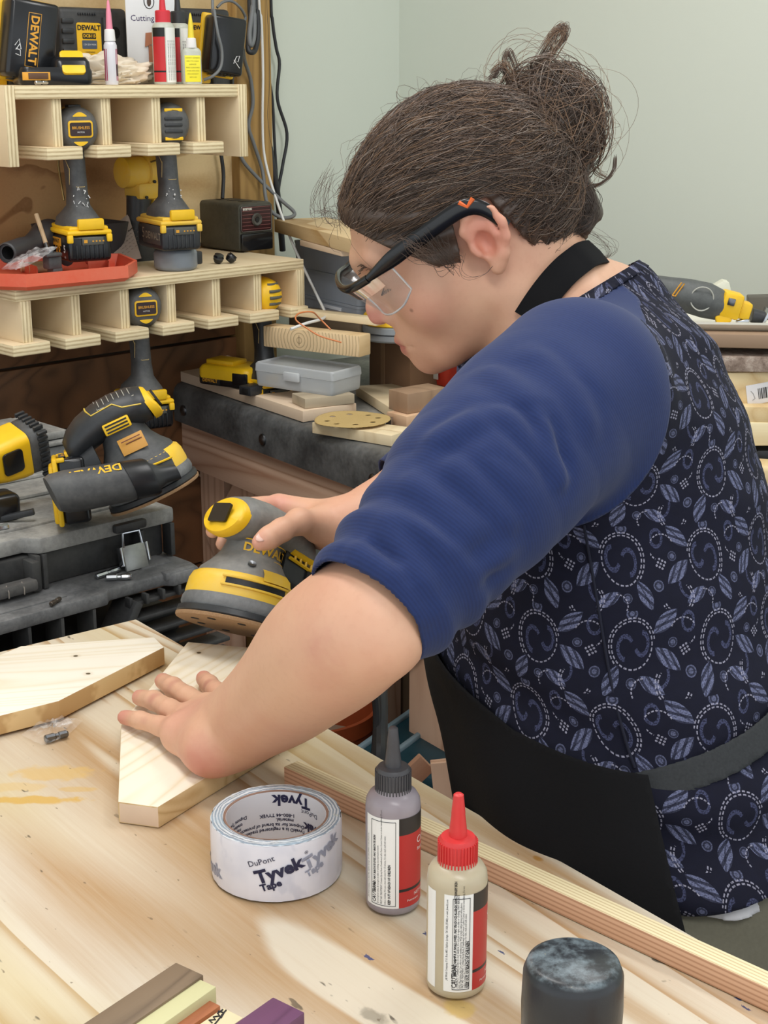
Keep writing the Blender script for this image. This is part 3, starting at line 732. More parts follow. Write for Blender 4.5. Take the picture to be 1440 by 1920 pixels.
# yellow drill hanging sideways behind the ribbed driver
p = ON(266, 322, .19)
t = thing('yellow_drill', 'older yellow drill hanging sideways from a wire hook behind the ribbed driver', 'power tool', p, RA)
H = MB(); H.lathe([(.0001, -.045), (.020, -.045), (.026, -.042), (.0275, -.01), (.0255, 0), (.030, .002), (.031, .03), (.028, .045), (.0001, .045)], 28, RY(90) @ RZ(0), cap=False); H.box((.0, 0, -.032), (.05, .05, .03), bev=.008)
H.build('motor_housing', mat_yel_dusty, t)
MB().loft([[(x+w*math.cos(a), .021*math.sin(a), z) for a in np.linspace(0, 2*PI, 20, endpoint=False)] for (z, w, x) in ((-.04, .023, -.008), (-.07, .020, -.012), (-.11, .021, -.018), (-.13, .03, -.012), (-.155, .04, -.004), (-.17, .042, 0))]).build('grip', mat_blk, t, 60)
g = MB(); g.box((.020, 0, -.062), (.016, .03, .05), bev=.005); g.build('trigger_guard', mat_yel_dusty, t)
for x, z in ((.006, -.016), (-.012, -.042), (.016, -.058)): MB().lathe([(.0028, 0), (.0028, .003)], 10, T(x, -.027, z) @ RX(90)).build('screw', mat_decal_k, t)
battery_parts(t, T(.0, .0, -.19) @ RZ(90), 'dull', .04)
MB().tube([(.022, -.02, .07), (.022, -.024, .03), (.018, -.03, .022), (-.002, -.031, .018)], .0016, 8).build('wire_hook', plain('brass_hook', '6d5a38', .4, .7), t)
# ---------------------------------------------------------------- on the lower rack
tz = 1.1805
rim = [PZ(a, b, tz+.025) for a, b in ((-90, 508), (-60, 512), (48, 515), (240, 498), (257, 488), (226, 475), (-70, 479))]
c = sum(rim, Vector())/len(rim)
tr_ = thing('parts_tray', 'dusty orange plastic tray full of loose fittings on the lower rack', 'tray', (c.x, c.y, tz))
def sc(q, z): return [Vector(((p.x-c.x)*q, (p.y-c.y)*q, z)) for p in rim]
MB().loft([sc(.95, 0), sc(1.0, .006), sc(1.0, .025), sc(.965, .025), sc(.92, .004)]).build('tray_shell', dusty('orange_plastic', 'e2593a', 'e39c80', .35, .55), tr_)
mrib = dusty('orange_plastic_rib', 'd8553a', 'd99a80', .4, .55)
for (a, b) in (((165, 497), (215, 493)), ((40, 500), (70, 510)), ((190, 484), (205, 500))):
    A, Bq = PZ(a[0], a[1], tz+.012)-Vector((c.x, c.y, tz)), PZ(b[0], b[1], tz+.012)-Vector((c.x, c.y, tz)); MB().tube([A, Bq], [(.009, .0012)]*2, 6, flat=(0, 0, 1)).build('tray_rib', mrib, tr_)
A, Bq = PD(12, 475, 2.30), PD(95, 446, 2.42)
d = Bq-A; q4 = Matrix.Translation(A) @ Vector((0, 0, 1)).rotation_difference(d).to_matrix().to_4x4(); L = d.length
tag(MB().lathe([(.0105, .004), (.0145, .004), (.0145, 0), (.0165, .002), (.0165, L*.35), (.0150, L*.5), (.022, L*.72), (.030, L*.88), (.031, L)], 32, q4, cap=False).build('hose_nozzle', plain('dark_hose_plastic', '3a3a3c', .5, var=.1), None), 'dark grey hose nozzle lying across the back of the orange tray', 'nozzle')
A, Bq = PD(68, 402, 2.38), PD(89, 466, 2.36)
st = thing('pencil_brush', 'slim pale wooden stick with a dark ferrule leaning in the tray', 'brush', Bq)
MB().tube([A-Bq, (A-Bq)*.12], .0036, 10).build('handle', wood('stick', 'cbb08c', 'a98a62', 'z', 12), st); MB().tube([(A-Bq)*.14, (A-Bq)*-.08], [.0042, .0046], 10).build('ferrule', mat_dsteel, st)
p = PD(98, 492, 2.33); k = thing('clamp_clip', 'small black plastic clamp standing in the orange tray', 'clamp', p-Vector((0, 0, .024)), RA)
MB().box((0, 0, .024), (.024, .02, .02), bev=.003).box((.004, .0, .008), (.018, .018, .018), bev=.002).build('jaw', mat_blk_dusty, k); MB().box((-.004, -.004, .037), (.028, .022, .006), bev=.002).build('head', mat_blk_dusty, k); MB().lathe([(.005, 0), (.005, .006)], 12, T(-.004, -.004, .04)).build('screw', mat_dsteel, k)
bagpts = [PD(a, b, 2.29) for a, b in ((2, 508), (30, 486), (70, 468), (108, 466), (80, 486), (60, 498), (30, 508))]
solo('parts_bag', MB().loft([[p-bagpts[0] for p in r] for r in film(bagpts, .006, 5)], cap=False), mat_film, 'crumpled clear bag of hardware draped over the tray rim', 'bag', bagpts[0], angle=20)
for i, (a, b, r_) in enumerate(((60, 500, .008), (75, 503, .0075))):
    A = PZ(a, b, tz+.013); solo('wood_dowel', MB().tube([(-.018, 0, 0), (.02, .004, 0)], r_, 12), wood('dowel%d' % i, 'd2b68e', 'ad8d62', 'x', 12), ('short pale dowel in the orange tray', 'second pale dowel nearer the clamp in the tray')[i], 'dowel', A, RA*.4, 'dowels in the tray')
A = PZ(172, 490, tz+.016)
solo('red_fitting', MB().tube(smooth_path([(-.012, 0, .006), (-.008, 0, -.002), (0, .002, .004), (.008, 0, .002), (.012, -.002, -.006)], 4), .0028, 8), plain('red_plastic', 'd0574a', .5), 'small bent red plastic fitting in the orange tray', 'fitting', A, RA)
# dark bin behind the tray
p = WP(RF(146, 400, .2)[0], .195, tz)
bn = MB(); ro = [rrect(.15*q, .10*q, .02) for q in (.8, 1, .96, .78)]
bn.loft([[(x, y, z) for x, y in r] for r, z in zip(ro, (0, .072, .072, .004))]); solo('parts_bin', bn, plain('dark_bin', '39373a', .6), 'dark open plastic bin at the back of the lower rack behind the tray', 'bin', p, RA)
# paper note
pn_ = [PD(a, b, d_) for a, b, d_ in ((212, 424, 2.62), (240, 401, 2.62), (265, 484, 2.55), (205, 497, 2.55))]
cn = sum(pn_, Vector())/4
ux = (pn_[1]-pn_[0]).normalized(); uy = (pn_[0]-pn_[3]); uy = (uy-ux*uy.dot(ux)).normalized(); uz = ux.cross(uy)
nm = Matrix((ux, uy, uz)).transposed().to_4x4()
pt = tag(MB().loft([[nm.inverted() @ (q-cn) for q in pn_], [nm.inverted() @ (q-cn)-Vector((0, 0, .0006)) for q in pn_]]).build('paper_note', plain('note_paper', 'b9aca0', .7, var=.04), None, 35, cn, nm.to_euler()), 'creased paper note propped behind the driver on the lower rack', 'paper')
for (tx, s_, x, y) in (('dcore', .011, .008, .026), ('ture drive', .010, .008, .012)): lettering(tx, s_, mat_decal_k, pt, T(x, y, .0008), bold=.0002)
rg = random.Random(2)
hw = MB()
for k in range(5):
    y = 0-.011*k; x = -.014
    while x < .030:
        w = rg.uniform(.002, .005); hw.tube([(x, y, .0007), (x+w*.5, y+.0012, .0007), (x+w, y-.0008, .0007)], .0003, 4); x += w+rg.uniform(.002, .005)
hw.build('pencil_marks', plain('pencil', '7a7068', .6), pt)
# tape measure
p = PZ(325, 510, 1.18)+Vector((0, .034, .0005))
tm = thing('tape_measure', 'round grey tape measure lying flat under the ribbed driver', 'tape measure', p, RA)
MB().lathe([(.030, 0), (.0345, .003), (.036, .007), (.036, .028), (.034, .033), (.028, .035), (.0001, .035)], 40, cap=False, wob=lambda k, i: .012*math.sin(k*8*2*PI/40)).build('case', dusty('grey_case', '7f868e', 'a0a3a5', .3, .45), tm, 50)
MB().box((.030, -.012, .018), (.022, .02, .022), bev=.003).build('blade_slot', mat_blk, tm); MB().box((.0, -.004, .037), (.02, .012, .004), bev=.001).build('lock_button', plain('light_button', 'b5b6b4', .5), tm)
MB().lathe([(.026, .0352), (.026, .036), (.0001, .036)], 32, cap=False).build('top_label', mat_blk, tm)
# two black caps
for i, (a, b, rx) in enumerate(((409, 495, 0), (433, 494, 35))):
    p = PZ(a, b, 1.181)+Vector((0, .008, 0))
    e = thing('rubber_plug', ('small black rubber plug, the left one of two by the sharpener', 'small black rubber plug tipped on its side, right of its twin')[i], 'plug', p+Vector((0, 0, .0005)), RA, 'rubber plugs on the lower rack')
    mt = T(0, 0, .0085) @ RY(rx) @ RX(25) @ T(0, 0, -.0085)
    MB().lathe([(.0001, 0), (.006, .0005), (.0085, .005), (.009, .0105), (.0075, .014), (.0082, .0148), (.0001, .0155)], 20, mt, cap=False).build('cap_body', mat_gloss, e, 50); MB().lathe([(.0088, .0085), (.0094, .010), (.0088, .0115)], 20, mt, cap=False).build('collar', mat_blk, e)
# pencil sharpener
A, Bq, Cq = PZ(448, 474, 1.1805), PZ(508, 473, 1.1805), PZ(397, 457, 1.1805)
ex = E1; an = RA
sw, sd, sh = .083, .135, .088
sp = thing('pencil_sharpener', 'black electric pencil sharpener with a maroon front at the right of the lower rack', 'pencil sharpener', A, an)
prof = rrect(sw, sh, .008); 
MB().loft([[(x+sw/2, y, z+sh/2+.001) for x, z in rrect(sw*q, sh*q, .008)] for y, q in ((0, .965), (.004, 1), (sd, 1), (sd+.004, .95))]).build('housing', dusty('sharpener_black', '35352f', '7d7a6c', .45, .55), sp, 40)
fp = MB(); fp.prism(rrect(sw*.86, sh*.52, .004), .002, T(sw/2, 0, sh*.68) @ FL); fo = fp.build('front_panel', plain('maroon_panel', '33161a', .3), sp)
mps = plain('dusty_rose', '84504e', .5)
for kx in range(7): MB().box((sw/2, -.0024, sh*.47+kx*.0066), (sw*.80, .0006, .0009)).build('pinstripe', mps, fo)
MB().tube([(sw/2+x, -.0022, sh*.68+z) for x, z in rrect(sw*.86, sh*.52, .004)+[rrect(sw*.86, sh*.52, .004)[0]]], .0008, 5).build('panel_rim', plain('chrome_rim', '6d6a66', .3, .8), fo)
lettering('BOSTON', .0052, plain('white_badge_print', 'd9d4cc', .4), fo, T(.020, -.0030, sh*.885) @ FL, bold=.0004)
MB().lathe([(.0115, 0), (.0122, .003), (.010, .0055), (.0055, .004), (.005, .0), (.0001, 0)], 28, T(sw/2, -.001, sh*.66) @ RX(90), cap=False).build('pencil_hole_ring', plain('ring_grey', '4c4a45', .35), sp)
MB().lathe([(.0001, .0046), (.0046, .0046)], 20, T(sw/2, -.001, sh*.66) @ RX(90), cap=False).build('pencil_hole', mat_decal_k, sp)
MB().box((sw/2, -.001, sh*.2), (sw*.90, .008, sh*.36), bev=.003).build('shavings_drawer', plain('smoked_plastic', '1b1b1d', .18), sp)
for kx in range(3): MB().box((sw*.5+.0, .03+.034*kx, sh+.0012), (.022, .014, .001), bev=.0004).build('vent_slot', mat_decal_k, sp)
# ================================================================ goods on top of the upper rack
uz = 1.4808
RR = Matrix.Rotation(RA, 3, 'Z')
mat_charger = dusty('charger_black', '26272a', '77756f', .3, .55)
def charger(px0, px1, pyt, off, label, d=.055, h=.150, text=True):
    (xa, zt), (xb, _) = RF(px0, pyt, off), RF(px1, pyt, off); w = xb-xa
    t = thing('battery_charger', label, 'charger', WP(xa, off+d, zt-h), RA, 'battery chargers on the wall')
    MB().box((w/2, -d/2, h/2), (w, d, h), bev=.008, seg=3).build('housing', mat_charger, t)
    for k in range(8): MB().box((w*.09, -d-.001, h*.12+k*h*.105), (w*.17, .006, h*.05), bev=.0015).build('vent_fin', mat_blk, t)
    G = MB()
    for k in range(8): G.box((w*.26+k*w*.035, -d-.001, h*.93), (w*.018, .004, .004), bev=.0008)
    G.build('grip_dots', mat_blk, t)['kind'] = 'stuff'
    P = MB(); P.prism(rrect(w*.36, h*.68, .004), .0012, T(w*.40, -d, h*.50) @ FL); pl = P.build('rating_label', mat_decal_y, t)
    y = -d-.0018
    lettering('DEWALT', w*.085, mat_decal_k, pl, T(w*.40, y, h*.785) @ FL, bold=.0004)
    if text:
        Bx = MB(); Bx.prism(rrect(w*.2, h*.06, .0015), .0004, T(w*.40, y+.0004, h*.70) @ FL); Bx.build('label_box', mat_decal_k, pl)
        lettering('DCB115', w*.052, mat_decal_y, pl, T(w*.40, y-.0006, h*.70) @ FL, bold=.0002)
        Bx = MB(); Bx.prism(rrect(w*.22, h*.09, .0015), .0004, T(w*.40, y+.0004, h*.61) @ FL); Bx.build('label_box', plain('blue_grey_print', '4a5668', .5), pl)
        lettering('12V-20V MAX', w*.032, mat_decal_w, pl, T(w*.40, y-.0006, h*.61) @ FL)
        for k in range(3): lettering(('! WARNING', 'READ INSTRUCTION', 'MANUAL BEFORE USE')[k], w*.028, mat_decal_k, pl, T(w*.40, y, h*(.53-.035*k)) @ FL)
        for k in range(3):
            Bx = MB(); Bx.box((w*.40, y+.0004, h*(.37-.07*k)), (w*.30, .0008, h*.055)); Bx.build('label_box', mat_decal_k, pl)
            Bx = MB(); Bx.box((w*.29, y-.0002, h*(.37-.07*k)), (w*.06, .0008, h*.03)); Bx.build('label_icon', mat_decal_o, pl)
    S_ = MB(); S_.box((w*.80, -d+.004, h*.5), (w*.36, .004, h*.86), bev=.002); S_.build('battery_bay', mat_gloss, t)
    MB().lathe([(.010, 0), (.010, .003), (.0001, .003)], 16, T(w*.80, -d+.003, h*.74) @ RX(90), cap=False).build('bay_socket', mat_decal_k, t)
    for q in (.62, .98): MB().box((w*q, -d-.002, h*.5), (.004, .008, h*.8), bev=.001).build('bay_rail', mat_charger, t)
    return t
charger(112, 238, 12, .17, 'empty wall charger with a yellow rating label, behind the pink-tipped bottle')
charger(330, 432, 14, .17, 'right-hand wall charger half hidden behind the glue bottles', text=False)
charger(-70, 52, 4, .17, 'left-hand wall charger at the picture edge carrying a big battery', text=False)
BM_ = Matrix(((-1, 0, 0, 0), (0, 0, 1, 0), (0, 1, 0, 0), (0, 0, 0, 1)))     # battery lying against the wall: bottom faces the room, long side up
def wall_battery(px, py, off, roll, label, w=1., marks=(), text=True, pitch=0, yaw=0):
    p = ON(px, py, off)
    t = thing('battery_pack', label, 'battery', p, 0, 'batteries parked on the wall chargers')
    t.matrix_world = Matrix.Translation(p) @ RR.to_4x4() @ RZ(yaw) @ RY(roll) @ RX(pitch)
    m4 = Matrix.Scale(w, 4) @ BM_
    b = battery_parts(t, m4, 'plain', .058)
    if text:
        F2 = MB(); F2.box((0, -.0292*w, .0), (.020*w, .0006, .078*w), bev=.0002); F2.build('label_frame', mat_decal_o, b)
        F2 = MB(); F2.box((0, -.0295*w, .0), (.0185*w, .0006, .0765*w), bev=.0002); F2.build('label_field', mat_gloss, b)
        lettering('DEWALT', .0175*w, mat_decal_o, b, T(0, -.0302*w, 0) @ FL @ RZ(-90), bold=.0005)
    q = MB()
    for pts in marks: q.tube([(x, -.0302*w, z) for x, z in pts], .0007, 5)
    if marks: q.build('paint_initials', mat_decal_w, b)
    return t
wall_battery(50, 76, .085, 9, 'large black battery with a yellow top edge plugged in at the far left', 1.02, [[(-.028, -.012), (-.022, -.002), (-.018, -.016), (-.026, -.018), (-.020, -.008)], [(-.026, -.024), (-.018, -.026), (-.019, -.018), (-.026, -.016)]], yaw=-12)
wall_battery(417, 86, .10, 8, 'black battery with white painted initials plugged in at the right end of the top shelf', .84, [[(.012, -.028), (.016, -.016), (.022, -.014), (.020, -.024), (.012, -.022), (.024, -.034)]], False, yaw=-12)
# compact battery lying on the shelf
p = WP(RF(112, 155, .03)[0], .05, uz)
t = thing('battery_pack', 'compact black battery with a square yellow release tab lying on the top shelf', 'battery', p, RA+R(-20))
MB().loft([[(x, y, z) for x, y in rrect(.112*q, .074*q, .012)] for z, q in ((.0, .95), (.004, 1), (.020, 1), (.026, .95))]).build('battery_case', mat_gloss, t, 50)
MB().loft([[(x+.026, y, z) for x, y in rrect(.056*q, .070*q, .01)] for z, q in ((.022, 1), (.034, .96), (.041, .8))]).build('latch_hump', mat_gloss, t, 50)
MB().prism(rrect(.036, .040, .006), .006, T(.026, -.026, .031) @ RX(58), bev=.0015).build('release_tab', mat_yel, t)
MB().box((-.032, -.0372, .013), (.042, .001, .012), bev=.0003).build('side_label', mat_decal_o, t); MB().box((-.029, -.0378, .013), (.030, .001, .009), bev=.0003).build('label_field', plain('brown_label', '5a3c24', .5), t)
# pale rag
rg = random.Random(11)
p = WP(RF(205, 150, .07)[0], .10, uz)
def rag(w, d, h, seed):
    mb = MB()
    def f(b):
        bmesh.ops.create_icosphere(b, subdivisions=5, radius=1)
        for v in b.verts:
            n = mnoise.fractal(v.co*2.2+Vector((seed, 0, 0)), 1, 2, 4); n2 = abs(mnoise.noise(v.co*3.4+Vector((0, seed, 3))))
            q = 1+.28*n-.35*(1-min(1, n2*5))*.4
            v.co = Vector((v.co.x*w*q, v.co.y*d*q, max(0, (v.co.z*.9+.55)*h*q)))
    mb._add(f); return mb
solo('work_glove', rag(.105, .06, .031, 3), plain('cream_cloth', 'e2d6c2', .9, var=.06, bump=.3, bscale=260), 'crumpled cream cloth glove behind the bottles on the top shelf', 'glove', p, RA, angle=80)
# small bottles
def small_bottle(px, h, label, tip, cap, body, flat=False, off=.02, lab=None, scale=1, pyb=156, nm='small_bottle'):
    p = WP(RF(px, pyb, off)[0], off, uz); t = thing(nm, label, 'bottle', p, RA-R(28), 'small glue bottles on the top shelf')
    w, d = (.030*scale, .016*scale) if flat else (.0205*scale, .0205*scale)
    MB().loft([[(x, y, z) for x, y in rrect(w*q, d*q, min(w, d)*q*.48)] for z, q in ((0, .94), (.002, 1), (h*.46, 1), (h*.5, .8), (h*.52, .5))]).build('bottle_body', body, t, 50)
    MB().lathe([(.0085, h*.51), (.0088, h*.52), (.0078, h*.64), (.006, h*.65)], 20).build('cap', cap, t)
    MB().lathe([(.0054, h*.64), (.0040, h*.84), (.0018, h*.97), (.0001, h)], 16, cap=False).build('nozzle', tip, t)
    if lab: lab(t, w, d, h)
    return t
def lab_pink(t, w, d, h):
    for s_ in (-1, 1): MB().loft([[(w*.505*math.sin(R(a)), -d*.505*math.cos(R(a)), z) for a in np.linspace(s_*38, s_*85, 7)] for z in (.006, h*.42)], cap=False, closed=False).build('label', plain('crimson_label', 'a5375c', .5), t)
    MB().loft([[(w*.508*math.sin(R(a)), -d*.508*math.cos(R(a)), z) for a in np.linspace(42, 80, 7)] for z in (.013, h*.24)], cap=False, closed=False).build('label_band', plain('dark_label', '3a2630', .5), t)
small_bottle(210, .128, 'white squeeze bottle with a pink nozzle and crimson label on the top shelf', plain('pink_nozzle', 'e58aa0', .45), plain('white_cap', 'eceae8', .5), milky('white_glue', 'e3e1e6', .15), lab=lab_pink)
def lab_yel(t, w, d, h):
    o = MB().box((.0, -d*.51, h*.22), (w*.82, .0008, h*.37), bev=.0002).build('label', plain('lemon_label', 'f1e436', .5), t)
    for k in range(7): lettering(('INSTANT ADHESIVE', 'APPLY TO CLEAN', 'SURFACES', 'PRESS 10 SECONDS', 'AVOID SKIN AND', 'EYE CONTACT', 'NET 2 OZ')[k], .0026, plain('olive_print', '7c7a2a', .5) if k == 0 else bpy.data.materials['olive_print'], o, T(0, -d*.51-.0007, h*(.37-.045*k)) @ FL)
small_bottle(361, .112, 'flat clear bottle with a yellow nozzle and lemon label on the top shelf', plain('yellow_nozzle', 'e9d23c', .45), bpy.data.materials['white_cap'], milky('clear_glue', 'd9dccf', .3), True, lab=lab_yel, scale=1.05)
# the red and black glue bottles standing behind the hanging card
for (px, capc, lb, off) in ((310, 'cf2f3c', 'red-capped glue bottle with a red and black label on the top shelf', .045), (338, '2e3032', 'dark-capped glue bottle behind the yellow-nozzled one on the top shelf', .06)):
    p = WP(RF(px, 156, off)[0], off, uz); t = thing('tall_glue_bottle', lb, 'bottle', p, RA-R(28), 'tall glue bottles on the top shelf')
    MB().lathe([(.0175, 0), (.0185, .003), (.0185, .088), (.016, .094), (.0115, .097)], 32).build('bottle_body', bpy.data.materials['clear_glue'], t, 50)
    MB().lathe([(.0125, .096), (.0125, .113), (.011, .115), (.0055, .1155), (.0035, .143), (.0001, .145)], 24, cap=False).build('nozzle_cap', plain('cap_'+capc, capc, .45), t)
    def sh(a0, a1, z0, z1, r, nm, mt): MB().loft([[(r*math.sin(R(a)), -r*math.cos(R(a)), z) for a in np.linspace(a0, a1, 16)] for z in (z0, z1)], cap=False, closed=False).build(nm, mt, t)
    sh(-75, -2, .004, .074, .0187, 'red_label', plain('red_label_small', 'c22a30', .45)); sh(-75, -2, .074, .088, .0187, 'black_label', mat_decal_k); sh(-75, -2, .019, .0215, .0189, 'black_label', mat_decal_k)
    sh(3, 68, .003, .088, .0187, 'white_label', plain('white_label_small', 'e6e6e2', .5))
    for k in range(5):
        a = R(14+k*11); lettering('CAUTION: IRRITANT. READ ALL DIRECTIONS BEFORE USE', .0024, mat_decal_k, t, bend=(lambda a_: (lambda x, y: (.0189*math.sin(a_-y/.0189), -.0189*math.cos(a_-y/.0189), .006+x)))(a), align='LEFT', res=1)
# clear-fronted packet with printed card
p = WP(RF(287, 150, .12)[0], .12, uz)
t = thing('header_card_packet', 'clear plastic packet with a printed cutting-board card standing among the bottles', 'packet', p, RA-R(20))
MB().box((0, 0, .085), (.084, .003, .17), bev=.0006).build('card', plain('card_white', 'd9dadb', .45), t)
lettering('Cutting Board', .0135, plain('violet_print', '3b2c58', .5), t, T(.004, -.0018, .105) @ FL)
E_ = MB(); E_.tube([(-.002+.0085*math.cos(a), -.0018, .132+.0115*math.sin(a)) for a in np.linspace(0, 2*PI, 25)], .0007, 5); E_.build('oval_emblem', mat_decal_k, t)
E_ = MB(); E_.ball((-.002, -.0018, .1315), (.0038, .0006, .0078)); E_.ball((-.001, -.0018, .138), (.0028, .0006, .0026)); E_.build('emblem_figure', plain('brown_print', '4a3a30', .5), t)
bb = MB(); bb.prism([(-.012, .060), (.016, .070), (.018, .085), (-.010, .082)], .003, FL @ T(0, 0, .0016)); bb.prism([(-.006, .004), (-.001, .004), (.001, .062), (-.006, .062)], .003, FL @ T(0, 0, .0016)); bb.prism([(.010, -.002), (.015, -.002), (.015, .066), (.008, .066)], .003, FL @ T(0, 0, .0016))
bb.build('wooden_board_insert', plain('board_brown', 'a5694a', .6), t)
# orange squeeze tool behind
p = WP(RF(318, 60, .13)[0], .16, uz)
solo('orange_marker', MB().box((0, 0, .08), (.026, .012, .16), bev=.003, taper=(.9, 1)), plain('marker_orange', 'e8862c', .5), 'upright orange plastic spreader behind the red-capped bottle', 'spreader', p, RA)
# small steel bit at the shelf edge
a_, b_ = WP(RF(66, 157, .012)[0], .012, uz+.0036), WP(RF(92, 157, .012)[0], .016, uz+.0036)
hexbit('screwdriver_bit', a_, b_, .0032, 'tiny steel bit lying on the front edge of the top shelf', mat_steel)
# ================================================================ cords on the wall
mat_cord = plain('black_cord', '2b2d31', .5); mat_cord_g = plain('grey_cord', '6f7274', .5); mat_cord_w = plain('white_cord', 'e6e6e4', .45)
def cord(name, pts, r, mat, label, n=6):
    P = smooth_path([ON(a, b, o) for a, b, o in pts], n)
    c = P[0]; return solo(name, MB().tube([q-c for q in P], r, 8), mat, label, 'cord', c, angle=80)
cord('charging_cord', [(470, -600, .235), (484, -40, .235), (490, 40, .235), (493, 140, .235), (492, 230, .235), (497, 300, .23), (520, 380, .20), (550, 460, .12), (590, 545, .02), (609, 585, -.05), (606, 597, -.08), (575, 606, -.10), (545, 617, -.10)], .0026, mat_cord_w, 'thin white cord running down past the rack to the block')
cord('power_cord', [(490, -600, .25), (496, -40, .25), (499, 60, .25), (502, 150, .25), (498, 220, .25), (508, 290, .25), (518, 350, .25), (524, 400, .26), (530, 470, .27)], .0062, mat_cord, 'thick black power cord hanging straight down beside the stud')
cord('power_cord', [(500, -600, .28), (507, -40, .28), (511, 40, .28), (518, 90, .28), (524, 120, .28), (520, 185, .28), (538, 250, .28), (530, 310, .28), (522, 360, .28), (526, 420, .28)], .0032, mat_cord, 'thin black cord bulging to the right over the painted wall')
cord('power_cord', [(504, 145, .265), (511, 190, .27), (515, 270, .27), (520, 350, .27), (524, 400, .27)], .0028, mat_cord, 'thin black cord between the thick one and the wall')
cord('power_cord', [(447, 282, .24), (458, 305, .235), (480, 330, .23), (500, 350, .22), (530, 378, .2), (551, 397, .19), (548, 406, .18), (528, 408, .18), (508, 395, .19), (498, 370, .21), (492, 320, .23), (476, 270, .235), (466, 235, .235), (474, 195, .235), (470, 150, .235), (459, 115, .22), (455, 90, .2)], .0036, mat_cord_g, 'grey cord looping out from behind the rack to a lower bight')
cord('power_cord', [(474, -600, .21), (478, -30, .21), (482, 20, .205), (484, 60, .2), (479, 92, .19), (471, 98, .185), (465, 88, .19), (470, 30, .2), (468, -30, .21), (466, -600, .21)], .005, mat_cord, 'folded black cord hanging in a tight loop at the stud top')
cord('power_cord', [(472, -600, .2), (474, -30, .2), (477, 30, .195), (476, 70, .19), (470, 85, .185), (468, 60, .19), (474, 10, .2), (473, -30, .205), (470, -600, .205)], .0045, mat_cord_g, 'grey folded cord inside the black loop at the stud top')
cord('power_cord', [(396, -600, .20), (398, -30, .10), (402, 20, .08), (408, 60, .07), (416, 95, .07), (414, 125, .07), (400, 142, .07), (382, 150, .08)], .0026, mat_cord_g, 'thin grey cord draped over the right-hand battery')
cord('power_cord', [(407, 14, .19), (418, 4, .19), (434, 2, .19), (450, 14, .19), (460, 32, .2), (457, 42, .19)], .0026, mat_cord_g, 'small arched grey cord above the right-hand charger')
cord('power_cord', [(412, 275, .25), (416, 300, .25), (419, 330, .25), (417, 372, .24)], .0036, mat_cord, 'black cord of the pencil sharpener dropping behind the rack')
# ================================================================ tool boxes at the lower left
mat_tbx = dusty('toolbox_black', '232427', '85847f', .28, .6); mat_tbl_ = dusty('toolbox_lid', '4c4d4e', 'b1b0ab', .95, .7, 26)
mat_tbl2 = dusty('toolbox_lid_scuffed', '303236', '9a9a9a', .75, .6, 30)
q = PZ(326, 950, .93)
ub = thing('organizer_case', 'dusty black tool case with a steel latch, upper one of the two at the left', 'tool box', (q.x, q.y, .861), RA)
H_ = .069
lid = [(.0, 0), (0, .34), (-.9, .34), (-.9, 0), (-.40, 0), (-.385, .02), (-.225, .02), (-.21, 0)]
MB().prism(lid, .022, T(0, 0, H_-.022), bev=.004).build('lid', mat_tbl_, ub)
for (x, y, w, d) in ((-.30, .10, .56, .10), (-.28, .30, .52, .03)): MB().box((x, y, H_+.0005), (w, d, .006), bev=.0025).build('lid_panel', mat_tbl_, ub)
for (x0, x1, y) in ((-.5, -.02, .175), (-.5, -.04, .265)): MB().tube([(x0, y, H_), ((x0+x1)/2, y+.004, H_+.002), (x1, y, H_)], [(.0035, .006)]*3, 8).build('lid_rib', mat_tbl_, ub)
MB().box((-.45, .17, .022), (.88, .31, .044), bev=.003).build('case_body', mat_tbx, ub)
for x in (-.005, -.055, -.205, -.215, -.395, -.41): MB().box((x, .008, .024), (.007, .02, .046), bev=.001).build('front_rib', mat_tbx, ub)
hd = MB(); hd.box((-.30, -.004, .013), (.155, .02, .016), bev=.005); hd.build('carry_handle', dusty('handle_rubber', '2e2f33', '98948e', .5), ub)
for k in range(6): MB().tube([(-.355+k*.022, -.0145, .006), (-.355+k*.022, -.0150, .014), (-.355+k*.022, -.009, .0215)], .0009, 5).build('handle_groove', plain('groove_dust', '8d857c', .7) if k == 0 else bpy.data.materials['groove_dust'], ub)
for x in (-.222, -.378): MB().box((x, .004, .022), (.012, .024, .04), bev=.002).build('handle_post', mat_tbx, ub)
la = MB(); la.box((-.075, -.012, .017), (.036, .0035, .034), rot=(R(-16), 0, 0), bev=.001); la.build('latch_plate', dusty('latch_steel', '8d8f8e', 'c9c9c4', .6, .35, metal=.7), ub)
for sx in (-.0205, .0205): MB().box((-.075+sx, -.009, .020), (.004, .01, .026), rot=(R(-16), 0, 0), bev=.001).build('latch_side', mat_steel, ub)
MB().tube([(-.090, -.008, .032), (-.088, -.004, .050), (-.062, -.004, .050), (-.060, -.008, .032)], .0022, 8).build('latch_bail', mat_steel, ub)
MB().box((-.075, -.002, .058), (.05, .012, .012), bev=.003).build('latch_catch', mat_tbx, ub)
hg = MB(); hg.box((-.28, .335, H_+.004), (.06, .02, .014), bev=.003); hg.build('clear_hinge', plain('cloudy_clear', 'b8bdb6', .3), ub)
for x in (-.40, -.17): MB().box((x, .338, H_+.003), (.11, .022, .012), bev=.003).build('hinge_block', mat_tbx, ub)
q = PZ(384, 1062, .86)
lb_ = thing('rolling_tool_chest', 'large black ribbed tool chest standing under the upper tool case', 'tool box', (q.x, q.y, 0), RA)
ZT = .8605
MB().prism([(-.006, .004), (0, .03), (0, .46), (-1, .46), (-1, 0), (-.155, 0), (-.145, .012), (-.06, .012), (-.05, 0)], .018, T(0, 0, ZT-.018), bev=.004).build('chest_lid', mat_tbl2, lb_)
